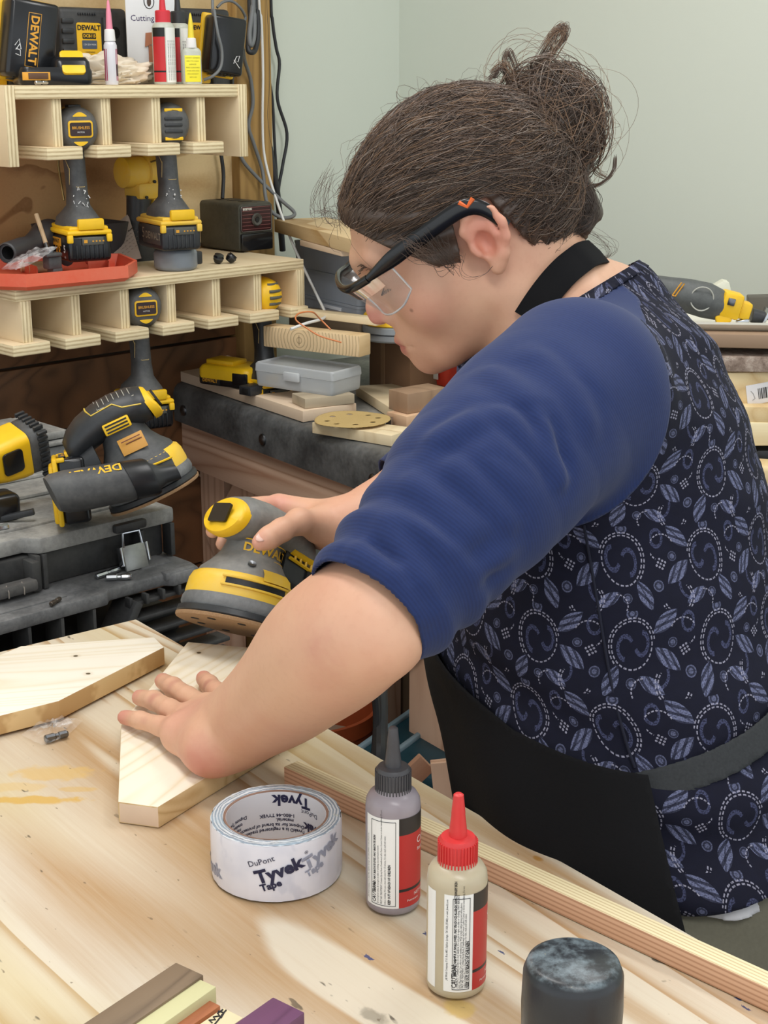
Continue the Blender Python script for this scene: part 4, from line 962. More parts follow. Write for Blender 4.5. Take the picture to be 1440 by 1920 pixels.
for (x, y, w, d) in ((-.42, .035, .44, .025), (-.045, .07, .05, .05)): MB().box((x, y, ZT-.001), (w, d, .006), bev=.002).build('lid_panel', mat_tbl2, lb_)
MB().box((-.035, .012, ZT-.004), (.05, .014, .012), bev=.003).build('lid_clip', mat_tbl2, lb_)
MB().box((-.5, .25, .40), (.97, .42, .79), bev=.006).build('chest_body', mat_tbx, lb_)
MB().box((-.58, .02, ZT-.066), (.84, .045, .008), bev=.002).build('front_flange', mat_tbx, lb_)
for k in range(12): MB().box((-.175-k*.047, .022, ZT-.042), (.005, .04, .048), bev=.001).build('front_rib', mat_tbx, lb_)
MB().box((-.14, .018, ZT-.07), (.012, .05, .11), rot=(0, R(32), 0), bev=.002).build('corner_brace', mat_tbx, lb_)
for k in range(7): MB().box((-.055-.0*k, .022, ZT-.03-k*.022), (.12+.02*k, .03, .006), bev=.0015).build('end_rib', mat_tbx, lb_)
for k in range(5): MB().box((-.12+k*.026, .006, ZT-.024), (.005, .012, .014), bev=.001).build('lip_rib', mat_tbx, lb_)
# grey organizer behind
q = PZ(152, 858, .938)
og = thing('small_parts_case', 'dusty grey parts case at the back of the tool boxes, behind the work light', 'tool box', (q.x, q.y, .9305), RA)
MB().box((-.15, .07, .016), (.30, .14, .032), bev=.004).build('case_body', dusty('case_grey', '5d6063', 'a5a6a4', .6, .6), og); MB().box((-.155, .07, .037), (.31, .15, .006), bev=.002).build('case_rim', mat_tbl_, og)
MB().box((-.16, .07, .047), (.29, .13, .012), bev=.004).build('case_lid', mat_tbl_, og); MB().box((-.17, .07, .055), (.25, .10, .005), bev=.002).build('lid_panel', mat_tbl_, og); MB().box((-.15, .0, .006), (.29, .015, .012), bev=.004).build('case_foot', mat_tbl_, og)
# yellow work light
A, Bq = PD(-25, 868, 1.98), PD(84, 822, 2.03); d = Bq-A; L = d.length
upv = Vector((0, -.35, 1)); xx = d.normalized(); zz = (upv-xx*upv.dot(xx)).normalized(); yy = zz.cross(xx)
wl = thing('work_light', 'yellow and black cordless work light resting on the case at the left edge', 'light', A)
wl.matrix_world = Matrix.Translation(A) @ Matrix((xx, yy, zz)).transposed().to_4x4()
MB().loft([[(x, a*(1 if abs(a) < 9 else 1), b) for a, b in rrect(w, h, .012)] for x, w, h in ((-.02, .044, .046), (.015, .052, .060), (.040, .056, .066), (.052, .056, .066))]).build('body', mat_yel, wl, 45)
MB().loft([[(x, a, b) for a, b in rrect(w, w*1.15, .020)] for x, w in ((.050, .052), (.056, .060), (.074, .062), (.080, .055))]).build('head', mat_blk_dusty, wl, 45)
for k in range(9):
    z = -.032+.008*k; MB().box((.070, -.031, z), (.014, .006, .0045), bev=.001).build('head_fin', mat_blk, wl)
for k in range(6): MB().box((.070, -.022+.009*k, .036), (.014, .0045, .006), bev=.001).build('head_fin', mat_blk, wl)
MB().prism(rrect(.030, .034, .006), .003, T(.024, -.0275, .004) @ FL, bev=.0008).build('switch_pad', mat_gloss, wl)
MB().loft([[(x, a, b-.012) for a, b in rrect(.03, h, .008)] for x, h in ((-.02, .022), (-.06, .020), (-.10, .02))]).build('handle', mat_blk, wl, 45)
# small black charger and bits on the case
q = PZ(42, 975, .9315)
MBk = MB(); MBk.box((-.06, .02, .019), (.12, .045, .037), bev=.008, seg=3)
solo('black_battery', MBk, mat_gloss, 'glossy black battery pack lying at the left edge of the tool case', 'battery', (q.x, q.y, .9312), RA-R(6))
q = PZ(30, 982, .931); solo('flat_steel_bar', MB().box((0, 0, .004), (.05, .008, .008), rot=(0, R(-12), 0), bev=.001), mat_blk, 'short dark bar leaning in front of the glossy black battery', 'bar', (q.x, q.y, .938), RA-R(40))
hexbit('socket_bit', PZ(-18, 993, .936), PZ(15, 987, .936), .005, 'silver socket bit at the left edge of the upper case', mat_steel, tip=False)
hexbit('socket_bit', PZ(198, 1083, .8655), PZ(247, 1081, .8655), .0045, 'bright nut driver bit lying on the lower chest lid, front of a pair', mat_steel)
hexbit('socket_bit', PZ(180, 1081, .8655), PZ(225, 1066, .8655), .004, 'bright nut driver bit lying on the lower chest lid, rear of a pair', mat_steel)
hexbit('screwdriver_bit', PZ(95, 1133, .8645), PZ(113, 1122, .8645), .0032, 'stubby rusty-brown bit on the lower chest lid', plain('brown_steel', '5a5148', .45, .7))
# ================================================================ orbital sanders
def frame(p, up, front):
    z = Vector(up).normalized(); y = -(Vector(front)-z*Vector(front).dot(z)).normalized(); x = y.cross(z)
    return Matrix.Translation(p) @ Matrix((x, y, z)).transposed().to_4x4()
mat_pad = M('sanding_disc'); _n = mat_pad.noise(500, 2); mat_pad.color(mat_pad.mix(_n, 'b08d68', '8b6a4a')).set(rough=.85); mat_pad = mat_pad.mat
mat_body_grey = dusty('sander_grey', '56585a', 'a8a49b', .8, .55, 18)
def sander(mw, label, kind):
    """random orbit sander: local Z up from the pad, front towards -Y"""
    t = thing('orbital_sander', label, 'power tool'); t.matrix_world = mw @ Matrix.Diagonal((1, 1, .9 if kind == 'corded' else .95, 1))
    corded = kind == 'corded'; mb_ = mat_body_grey if corded else mat_blk_dusty
    P = MB(); P.lathe([(.0001, 0), (.062, 0), (.0630, .002), (.0630, .004), (.0001, .004)], 48, cap=False); pd = P.build('sanding_disc', mat_pad, t, 40)
    for k in range(8):
        a = 2*PI*k/8+.2; MB().lathe([(.0001, -.0006), (.0045, -.0006), (.0045, .0002)], 12, T(.042*math.cos(a), .042*math.sin(a), 0), cap=False).build('dust_hole', mat_decal_k, pd)
    MB().lathe([(.061, .004), (.0625, .006), (.0620, .012), (.056, .014), (.0001, .014)], 48, cap=False).build('backing_pad', mat_blk, t, 40)
    MB().lathe([(.050, .012), (.0585, .013), (.0605, .018), (.0600, .024), (.0575, .030)], 48, cap=False).build('shroud', dusty('shroud_rubber', '4b4d50', 'a3a4a3', .6, .7, 30), t, 40)
    prof = [(.0580, .028), (.0585, .032), (.0575, .046), (.0545, .054), (.050, .057)]
    MB().lathe(prof, 48, cap=False).build('skirt', mat_yel_dusty, t, 40)
    MB().loft([[(q*math.cos(a)*w, q*math.sin(a)+y, z) for a in np.linspace(0, 2*PI, 40, endpoint=False)] for q, w, y, z in ((.0515, 1, 0, .054), (.0485, 1, 0, .062), (.0405, 1, .001, .072), (.0335, .97, .002, .084), (.0300, .95, .002, .096), (.0300, .95, .003, .108), (.0310, .95, .004, .118), (.028, .95, .006, .130))]).build('body', mb_, t, 60)
    # palm head: long rounded knob running front to back
    rings = []
    for y, w, h, z in ((-.044, .024, .019, .120), (-.040, .030, .025, .121), (-.024, .0335, .0275, .124), (.0, .034, .027, .126), (.025, .0335, .0265, .124), (.05, .032, .026, .117), (.068, .029, .024, .108), (.078, .021, .018, .102)):
        rings.append([(w*math.cos(a), y, z+h*math.sin(a)) for a in np.linspace(0, 2*PI, 36, endpoint=False)])
    MB().loft(rings).build('palm_grip', mb_ if corded else mat_blk, t, 60)
    cap = MB(); cap.loft([[(w*math.cos(a), y+.004*math.sin(a)*1.2, .120+h*math.sin(a)) for a in np.linspace(0, 2*PI, 36, endpoint=False)] for y, w, h in ((-.0395, .0305, .0250), (-.0475, .0295, .0240), (-.0510, .0265, .0212), (-.0515, .001, .001))], cap=False)
    cp = cap.build('front_cap', mat_yel, t, 50)
    MB().prism(rrect(.026, .024, .003), .003, T(0, -.0515, .121) @ RX(-11) @ FL @ T(0, 0, .0020)).build('switch_boot', mat_gloss, cp)
    if corded:
        # dark cord tail with a yellow ribbed frame
        tl = MB(); tl.loft([[(x, y, z) for x, z in [(a, b+zc) for a, b in rrect(w, h, .012)]] for y, w, h, zc in ((.030, .046, .050, .088), (.060, .048, .054, .086), (.088, .042, .048, .082), (.098, .03, .034, .080))]); tl.build('motor_tail', mat_blk, t, 45)
        for sx in (-1, 1):
            F_ = MB(); x = sx*.0255
            F_.tube([(x, .036, .104), (x, .080, .098), (x*.95, .095, .090), (x*.9, .098, .076), (x*.95, .092, .064)], [(.004, .003)]*5, 8); F_.tube([(x, .034, .096), (x, .078, .088)], .0022, 6)
            for k in range(5): F_.tube([(x, .042+.009*k, .104-.0015*k), (x, .042+.009*k, .094-.0015*k)], .0016, 6)
            F_.build('tail_frame', mat_yel, t)
            MB().box((x, .075, .083), (.003, .022, .012), bev=.002).build('tail_badge', mat_decal_k, t)
        MB().tube(smooth_path([(0, .095, .080), (.004, .13, .070), (.02, .18, .03), (.03, .22, -.05), (.02, .25, -.16)], 5), .0045, 8).build('power_lead', mat_cord, t)
        for sx in (-1,):
            # brand print and skirt slot on the user's side
            lettering('DEWALT', .0145, mat_decal_y, t, bend=lambda x, y: (.0326*math.cos((x-.006)/.0326), .003+.0334*math.sin((x-.006)/.0326), .0905+y), bold=.0004, maxe=.004)
            fr = MB()
            for z in (.0815, .1005): fr.tube([(.0335*math.cos(a), .003+.0342*math.sin(a), z) for a in np.linspace(-1.25, .9, 14)], .0006, 5)
            fr.build('print_rule', mat_decal_y, t)
        sl = MB(); sl.loft([[(r*math.cos(a), r*math.sin(a), z) for a in np.linspace(R(-62), R(5), 16)] for r, z in ((.0590, .0405), (.0587, .0475))], cap=False, closed=False); sl.build('skirt_slot', mat_decal_k, t)
        for (r0, z0) in ((.0594, .0392), (.0588, .0490)): MB().tube([(r0*math.cos(a), r0*math.sin(a), z0) for a in np.linspace(R(-66), R(8), 14)], .0014, 6).build('slot_lip', mat_yel_dusty, t)
        pt = MB(); pt.loft([[(r*math.cos(a), r*math.sin(a), z) for a in np.linspace(R(-24), R(14), 10)] for r, z in ((.0580, .052), (.0560, .060), (.0500, .066), (.047, .066))], cap=False, closed=False); pt.build('skirt_tab', mat_yel_dusty, t)
        MB().lathe([(.0045, 0), (.0045, .002), (.0001, .001)], 14, T(.0425*math.cos(R(-38)), .0425*math.sin(R(-38)), .0695) @ RZ(-38) @ RY(50), cap=False).build('screw', mat_dsteel, t)
    else:
        gp = plain('grip_piping_y', 'd8b94a', .5) if 'grip_piping_y' not in bpy.data.materials else bpy.data.materials['grip_piping_y']
        gw = plain('grip_line_grey', '9d9a90', .6)
        def onhead(y, a):
            ys = [-.044, -.024, 0, .025, .05, .068]; ws = [.030, .0340, .0345, .034, .0325, .0295]; hs = [.022, .028, .0275, .027, .0265, .0245]; zs = [.120, .124, .126, .124, .117, .108]
            return (np.interp(y, ys, ws)*math.cos(a), y, np.interp(y, ys, zs)+np.interp(y, ys, hs)*math.sin(a))
        for sx in (0, 1):
            f = lambda a: PI-a if sx else a
            MB().tube([onhead(y, f(a)) for y, a in ((-.034, .1), (-.01, .22), (.0, .55), (.03, .6), (.034, 1.1), (.034, 1.5))], .0011, 5).build('grip_piping', gp, t)
            for k in range(7): MB().tube([onhead(-.026+.007*k, f(a)) for a in (.75, 1.0, 1.25)], .0007, 4).build('grip_line', gw, t)
            MB().tube([onhead(y, f(a)) for y, a in ((-.03, 1.35), (-.03, .65), (.020, .65), (.020, 1.35))], .0007, 4).build('grip_line', gw, t)
            s = 1 if not sx else -1
            V = MB(); V.box((s*.0345, .006, .112), (.004, .036, .016), bev=.0018); V.build('vent_frame', mat_yel, t)
            for k in range(3): MB().box((s*.0366, .006, .1075+.0045*k), (.001, .030, .0022)).build('vent_slot', mat_decal_k, t)
            Lb = MB(); Lb.box((s*.0385, -.002, .082), (.0012, .034, .024), rot=(0, R(-s*24), 0), bev=.0004); Lb.build('rating_label', plain('amber_label', 'c08a35', .5), t)
            for k in range(4): MB().box((s*(.0398-.0012*k), -.002-.003*(k % 2), .089-.0045*k), (.0008, .026-.004*(k % 2), .0012), rot=(0, R(-s*24), 0)).build('label_line', plain('label_maroon', '6b3320', .6) if 'label_maroon' not in bpy.data.materials else bpy.data.materials['label_maroon'], t)
        # skirt keeps yellow at the front only: dark cheeks at the sides
        MB().loft([[(r*math.cos(a), r*math.sin(a), z) for a in np.linspace(R(-40), R(220), 40)] for r, z in ((.0592, .030), (.0596, .040), (.0575, .049), (.052, .058))], cap=False, closed=False).build('skirt_cheek', mat_blk_dusty, t)
        for a0, a1 in ((-40, 40), (140, 220)): MB().tube([(.0605*math.cos(R(a)), .0605*math.sin(R(a)), .0475+.006*math.sin(R(a))) for a in np.linspace(a0, a1, 12)], .0016, 6).build('skirt_piping', mat_yel, t)
        # battery foot at the back
        MB().loft([[(x, y, z) for x, y, z in [(a, .045+k*.035, b+.075-k*.01) for a, b in rrect(.062-.002*k, .056, .012)]] for k in (0, 1)]).build('battery_foot', mat_blk, t, 45)
        battery_parts(t, T(0, .094, .058) @ RX(-72) @ Matrix.Diagonal((.9, .78, .85, 1)), 'xr', .05)
        MB().box((.0, .078, .098), (.040, .008, .02), bev=.002).build('release_button', mat_yel, t)
        for sx in (-1, 1): MB().box((sx*.031, .079, .068), (.006, .012, .040), bev=.002).build('battery_lug', mat_yel, t)
        # dust canister on the near side
        a, b = Vector((-.060, -.025, .028)), Vector((-.076, .080, .060)) 
        if True:
            dd = (b-a).normalized(); side = dd.cross(Vector((0, 0, 1))).normalized()
            def ring(q, w, h, zc=0): 
                c = a+dd*q; return [tuple(c+side*x+Vector((0, 0, z+zc))) for x, z in rrect(w, h, min(w, h)*.42)]
            MB().loft([ring(-.012, .026, .022), ring(.008, .030, .026), ring(.022, .046, .044)]).build('dust_port', mat_blk, t, 50)
            MB().loft([ring(.020, .052, .050), ring(.024, .056, .054), ring(.052, .057, .055)]).build('canister_collar', plain('collar_black', '1c1d20', .35), t, 50)
            MB().loft([ring(.050, .053, .051), ring(.058, .058, .056), ring(.120, .061, .059), ring(.140, .058, .056), ring(.148, .050, .048)]).build('dust_canister', mat_blk_dusty, t, 50)
            nv_ = (Vector((0, 0, 1))*.75-side*.66); nv_ = (nv_-dd*nv_.dot(dd)).normalized(); c = a+dd*.095+nv_*.0302
            lettering('DEWALT', .017, mat_decal_y, t, Matrix.Translation(c) @ Matrix((dd, nv_.cross(dd), nv_)).transposed().to_4x4(), bold=.0004)
    return t
sd1 = sander(frame(PD(438, 1176, 1.57), (.20, .47, .86), (-.62, -.75, 0)), 'dust-covered corded orbital sander held in the right hand, tilted on the board end', 'corded')
sd2 = sander(frame(PD(292, 928, 1.96), (-.40, .05, .90), (.84, .25, .40)), 'cordless orbital sander with a black dust canister resting on the upper tool case', 'cordless')
# ================================================================ back workbench
BO_ = PZ(308, 713, .93); bx = (PZ(730, 857, .93)-BO_); BA = math.atan2(bx.y, bx.x)
bd = Vector((math.cos(BA), math.sin(BA), 0)); bn = Vector((-math.sin(BA), math.cos(BA), 0))
mat_lam = dusty('black_laminate_edge', '1a1c1f', 'a3a5a4', .55, .35, 16); mat_lam_top = dusty('bench_top_dusty', '3a3b3c', 'b9b6ad', .8, .6, 24)
mat_fir2 = wood('bench_fir', 'e2bda2', 'b07c5e', 'x', 12, 12, .8, .65); mat_fir2z = wood('bench_fir_upright', 'dfb89c', 'b07c5e', 'z', 12, 12, .7, .65)
wb_ = thing('workbench', 'wooden back workbench with a black rounded edge along the wall', 'workbench', (BO_.x, BO_.y, 0), BA)
BL, BD = .86, .50
MB().loft([[(x, y, z) for y, z in [(0, .858)]+[(0, .910), (.004, .921), (.012, .928), (.024, .930), (.05, .930), (.05, .858)]] for x in (0, BL)]).build('front_edge', mat_lam, wb_, 50)
MB().box((BL/2, BD/2+.025, .906), (BL, BD-.05, .046), bev=.001).build('benchtop', mat_lam_top, wb_)
for x in (.075, .365, .70): MB().lathe([(.0105, 0), (.010, .003), (.006, .0055), (.0001, .006)], 20, T(x, .0005, .884) @ RX(90), cap=False).build('bolt', mat_dsteel, wb_)
xleg = (PV(392, 900, BO_+bn*.055, bn)-BO_).dot(bd)
MB().box((BL/2, .035, .812), (BL, .038, .090), bev=.002).build('front_rail', mat_fir2, wb_)
for x in (xleg, .78):
    for y in (.075, .46): MB().box((x, y, .40), (.115, .040, .80), bev=.002).build('leg', mat_fir2z, wb_)
for x, s_ in ((xleg, 1), (.78, -1)):
    m2 = T(x+s_*.12, .062, .70) @ RY(s_*42-(0)); MB().box((0, 0, 0), (.085, .036, .28), mtx=m2, bev=.002).build('brace', mat_fir2z, wb_)
MB().box((BL/2, BD-.03, .812), (BL, .038, .09), bev=.002).build('back_rail', mat_fir2, wb_)
mat_dkpanel = wood('lower_panel', '8a735a', '5f4b38', 'z', 8, 14, .5, .7)
for k in range(5): MB().box((.16+.155*k, BD-.008, .42), (.150, .012, .70), bev=.001).build('back_plank', mat_dkpanel, wb_)
# second bench at the right
b2 = PZ(1436, 962, .93); b2d = Vector((.80, -.50, 0)).normalized()
rb = thing('workbench', 'right-hand back workbench behind the person, under the lumber stack', 'workbench', (b2.x, b2.y, 0), math.atan2(-.50, .80))
MB().loft([[(x, y, z) for y, z in [(0, .875), (0, .912), (.004, .923), (.014, .930), (.05, .930), (.05, .875)]] for x in (-.20, .5)]).build('front_edge', mat_lam, rb, 50)
MB().box((.15, .245, .906), (.70, .39, .046), bev=.001).build('benchtop', mat_lam_top, rb)
MB().box((.15, .03, .838), (.70, .038, .066), bev=.002).build('front_rail', wood('rail_pine', 'd9bd92', 'b8925f', 'x', 8, 12), rb)
for x in (-.14, .44):
    for y in (.07, .40): MB().box((x, y, .40), (.085, .04, .81), bev=.002).build('leg', mat_fir2z, rb)
# ---------------------------------------------------------------- things on the back bench
def block(name, A, Bp, z, depth, h, mat, label, cat, bev=.001, perp=True, **k):
    """box whose front bottom edge runs A -> Bp (photo pixels on the level z)"""
    a, b = PZ(*A, z), PZ(*Bp, z); d = b-a; L = d.length
    return solo(name, MB().box((L/2, depth/2, h/2), (L, depth, h), bev=bev), mat, label, cat, (a.x, a.y, z+.0004), math.atan2(d.y, d.x), **k)
pl_m = wood('plank_pine', 'e3cbb0', 'c09a78', 'x', 8, 16, .5, .6)
A = PZ(299, 706, .931)+bn*.012
solo('long_plank', MB().box((.25, .055, .010), (.50, .11, .0195), bev=.001), pl_m, 'long pale plank lying along the front edge of the back bench', 'board', (A.x, A.y, .9305), BA)
A2 = A+bd*.01+bn*.075
solo('narrow_plank', MB().box((.17, .02, .008), (.34, .04, .016), bev=.001), wood('plank_grey', 'd6c0a8', 'a98f76', 'x', 10, 14, .5), 'narrow plank lying on top of the long plank near the wall', 'board', (A2.x, A2.y, .9505), BA)
zt = .9505
# yellow compact battery
a = PZ(372, 722, zt); b = PZ(447, 728, zt)
t = thing('battery_pack', 'yellow and black compact battery standing on the long plank', 'battery', (a+b)/2+bn*.035+Vector((0, 0, .0005)), BA+R(22))
MB().box((.0, 0, .011), (.112, .072, .021), bev=.005).build('battery_case', mat_gloss, t)
MB().loft([[(x, y, z) for x, y in rrect(.115*q, .076*q, .012)] for z, q in ((.014, 1), (.030, 1), (.036, .93), (.038, .86))]).build('yellow_shell', mat_yel, t, 45)
MB().box((-.018, 0, .041), (.062, .044, .010), bev=.003).build('slide_rail', mat_yel, t)
MB().prism(rrect(.030, .030, .005), .004, T(.0555, .0, .021) @ RZ(90) @ FL @ T(0, 0, -.001)).build('release_tab', mat_gloss, t)
MB().box((.040, -.0365, .019), (.034, .004, .022), bev=.002).build('side_window', mat_gloss, t)
lb = MB().box((-.028, -.0366, .010), (.046, .0016, .012), bev=.0004).build('side_label', mat_decal_k, t); lettering('DEWALT', .0085, mat_decal_o, lb, T(-.028, -.0378, .010) @ FL, bold=.0003)
# black square bracket
block('square_tube_offcut', (448, 740), (470, 744), zt, .055, .016, mat_blk, 'short black square tube offcut in front of the clear case', 'tube', bev=.0015)
MB().box((.016, -.0004, .008), (.014, .002, .010), bev=.0005).build('tube_opening', mat_decal_k, bpy.data.objects['square_tube_offcut'])
# grey block under the case
block('wood_offcut', (572, 767), (665, 757), zt, .055, .017, wood('greyed_wood', 'c2b39a', '8a7a64', 'x', 9, 10, .5), 'small greyed offcut under the front of the clear case', 'wood block')
# clear parts case
zc = zt+.0175
a, b = PZ(478, 722, zc), PZ(624, 744, zc); d = (b-a); L = d.length
m = M('cloudy_plastic'); m.color('e6eaed').set(rough=.18, trans=.45, ior=1.3, alpha=.78); mat_cloud = m.mat
cs = thing('clear_parts_case', 'cloudy clear plastic parts case with a front latch on the back bench', 'box', (a.x, a.y, zc), math.atan2(d.y, d.x))
W_, D_, H1, H2 = L, .085, .026, .016
MB().loft([[(L/2+x, D_/2+y, z) for x, y in rrect(W_*q, D_*q, .006)] for z, q in ((0, .96), (.003, .98), (H1, 1.0), (H1, .97), (.004, .95))]).build('case_body', mat_cloud, cs, 40)
MB().loft([[(L/2+x, D_/2+y, z) for x, y in rrect(W_*q, D_*q, .006)] for z, q in ((H1+.0005, .96), (H1+.0005, 1.015), (H1+H2*.8, 1.005), (H1+H2, .97), (H1+H2*.8, .95))]).build('case_lid', mat_cloud, cs, 40)
MB().box((L*.5, -.004, H1-.001), (.034, .006, .016), bev=.002).build('latch', plain('latch_clear', 'c9cdd0', .2), cs)
for q in (.3, .7): MB().box((L*q, D_/2, .013), (.0015, D_*.9, .020)).build('inner_wall', mat_cloud, cs)
# beam offcut with growth rings
def rings_mat():
    m = M('beam_end_grain'); x, y, z = m.xyz()
    cx, cz = .078, .018; dx, dz = x-cx, z-cz
    r = (dx*dx+dz*dz).sqrt()+(m.noise(30, 2)-.5)*.006
    st = ((r*150).fract()).m('POWER', 4); st2 = ((r*150+.5).fract())
    c = m.mix(st*.9, 'ecd2a8', '8d6c45'); c = m.mix(st2*.25, c, 'dcb681')
    crack = (dx.abs()).lt(.0006)*(dz.abs()).lt(.009)
    c = m.mix(crack*.9, c, '5a4630')
    return m.color(c).set(rough=.7).mat
zb = zc+.0430
a = PD(494, 650, 2.66); b = PD(674, 689, 2.56); a.z = b.z = max(a.z, b.z, zb); d = b-a; L = d.length
o = solo('beam_offcut', MB().box((L/2, .018, .0185), (L, .036, .037), bev=.002), [rings_mat(), wood('beam_side', 'e6cba0', 'c6a06c', 'y', 9, 10)], 'thick beam offcut showing growth rings, on top of the clear case', 'wood block', (a.x, a.y, a.z+.0004), math.atan2(d.y, d.x))
for f in o.data.polygons: f.material_index = 0 if f.normal.y < -.6 else 1
# sanding disc sheet
cpt = PZ(661, 788, .9515)
t = thing('sandpaper_disc', 'loose tan sandpaper disc with holes at the front edge of the bench', 'sandpaper', (cpt.x, cpt.y, .9530), BA, rot=(R(.5), R(-.5), BA))
def holed_disc():
    mb = MB(); 
    def f(b):
        n = 48; R0 = .0625; hs = [(.042*math.cos(2*PI*k/8+.3), .042*math.sin(2*PI*k/8+.3)) for k in range(8)]
        import itertools
        g = np.linspace(-R0, R0, 61); vs = {}
        def vert(i, j):
            if (i, j) not in vs:
                x, y = g[i], g[j]; r = math.hypot(x, y)
                if r > R0*.985: x, y = x*R0/r, y*R0/r
                for hx, hy in hs:
                    q = math.hypot(x-hx, y-hy)
                    if .0018 < q < .0062: x, y = hx+(x-hx)*.0050/q, hy+(y-hy)*.0050/q
                vs[i, j] = b.verts.new((x, y, .0008*math.sin(x*60)+.012*(x/R0)**2*.12))
            return vs[i, j]
        for i, j in itertools.product(range(60), range(60)):
            cx, cy = (g[i]+g[i+1])/2, (g[j]+g[j+1])/2
            if math.hypot(cx, cy) > R0 or any(math.hypot(cx-hx, cy-hy) < .0047 for hx, hy in hs): continue
            b.faces.new((vert(i, j), vert(i+1, j), vert(i+1, j+1), vert(i, j+1)))
    return mb._add(f)
m = M('tan_abrasive'); n = m.noise(900, 2); m.color(m.mix(n, 'cdb37c', 'b2965c')).set(rough=.9)
ho = holed_disc().build('abrasive_sheet', m.mat, t, 60, flat=True); sm = ho.modifiers.new('thick', 'SOLIDIFY'); sm.thickness = .001
# sticks at the right end of the plank
stick = wood('stick_pine', 'ead7b2', 'c9ab7a', 'x', 12, 12, .4)
for i, (A_, B_, l_) in enumerate((((734, 838), (752, 832), 'square pine stick pointing at the camera beside the sandpaper disc'), ((768, 832), (787, 824), 'second square pine stick beside the sleeve'))):
    block('pine_stick', A_, B_, .9305, .16, .018, stick, l_, 'stick', group='pine sticks on the back bench')
al = block('aluminium_tube', (722, 806), (738, 802), .9305, .06, .018, mat_steel, 'short square aluminium tube behind the pine sticks', 'tube'); MB().box((.008, -.0004, .009), (.010, .002, .012)).build('tube_opening', mat_decal_k, al)
# plywood board, blocks, red bin
block('plywood_offcut', (667, 742), (731, 784), .9305, .16, .018, [mat_ply_side], 'pale plywood offcut lying flat behind the sandpaper disc', 'board')
block('laminated_block', (764, 777), (838, 764), .9530, .05, .034, wood('walnut_block', 'a98b70', '7d614b', 'z', 9, 8, .5), 'greyish brown block standing beside the sleeve', 'wood block')
block('pink_block', (762, 806), (812, 796), .9305, .05, .022, wood('pink_pine', 'e0bb98', 'c08f6a', 'x', 9, 8, .5), 'pinkish pine block under the greyish brown block', 'wood block')
a = PZ(838, 722, .9495); t = thing('red_bin', 'small bright red plastic bin showing under the chin', 'bin', (a.x, a.y+.045, .9495), BA)
MB().loft([[(x, y, z) for x, y in rrect(.12*q, .09*q, .012)] for z, q in ((0, .85), (.045, 1), (.047, 1.06), (.050, 1.06), (.050, .95), (.004, .82))]).build('bin_shell', plain('red_bin_plastic', 'd8412f', .4), t); MB().box((.02, -.046, .022), (.03, .002, .02), bev=.0004).build('bin_label', plain('bin_label_white', 'd5d3cd', .5), t)
# brown carton with the grey shelf plate and its load
zk = .9305
a = PZ(684, 727, zk); 
kx = thing('brown_carton', 'plain brown box under the grey sheet at the back of the bench', 'box', (a.x, a.y, zk), BA)
MB().box((.065, .10, .055), (.13, .18, .108), bev=.002).build('carton_body', plain('carton', '8a6a50', .8, var=.08), kx); MB().box((.045, .0095, .055), (.012, .0015, .108)).build('carton_tape', plain('carton_tape', '9c7d60', .5), kx)
zs = zk+.1095
q = a-bd*.07-bn*.012
solo('grey_sheet', MB().box((.20, .12, .003), (.42, .26, .0055), bev=.002), dusty('galvanized', '8d9190', 'c3c3be', .5, .4, metal=.4), 'worn grey metal sheet lying over the brown carton', 'sheet', (q.x, q.y, zs), BA)
zs += .0065
q2 = PZ(541, 634, zs); d2 = PZ(676, 634+27, zs)
a = PZ(540, 628, zs); b = PZ(672, 642, zs); d = b-a
def lie(name, A_, B_, z, dep, h, mat, label, cat, **k): return block(name, A_, B_, z, dep, h, mat, label, cat, **k)
lie('dark_plank', (542, 618), (673, 637), zs, .06, .034, wood('dark_grey_wood', '8b7a66', '5d5044', 'x', 10, 10, .5, .4), 'dark greyish plank on edge behind the ringed beam', 'board')
a = PZ(513, 588, zs+.036); b = PZ(700, 611, zs+.036); d = b-a
solo('thin_strip', MB().box((d.length/2, .02, .006), (d.length, .025, .012), bev=.001), stick, 'thin cream strip lying on the dark plank', 'strip', (a.x, a.y, zs+.0348), math.atan2(d.y, d.x))
p = PZ(742, 640, zs)+Vector((.0, .035, 0))
st3 = thing('orbital_sander', 'yellow-skirted sander on the grey sheet, half hidden behind the face', 'power tool', (p.x, p.y, zs+.0005), BA)
MB().lathe([(.061, 0), (.063, .003), (.062, .010), (.056, .012)], 40, cap=True).build('backing_pad', plain('grey_pad', '7c7f82', .6), st3, 40); MB().lathe([(.055, .012), (.060, .014), (.0600, .024), (.057, .026)], 40).build('shroud', plain('bluegrey_shroud', '8d9398', .5), st3, 40)
MB().lathe([(.056, .026), (.0585, .028), (.0570, .042), (.053, .046)], 40).build('skirt', mat_yel, st3, 40); MB().lathe([(.050, .046), (.045, .06), (.032, .08), (.03, .10), (.034, .115), (.03, .13), (.0001, .136)], 32, cap=False).build('body', mat_blk_dusty, st3, 50)
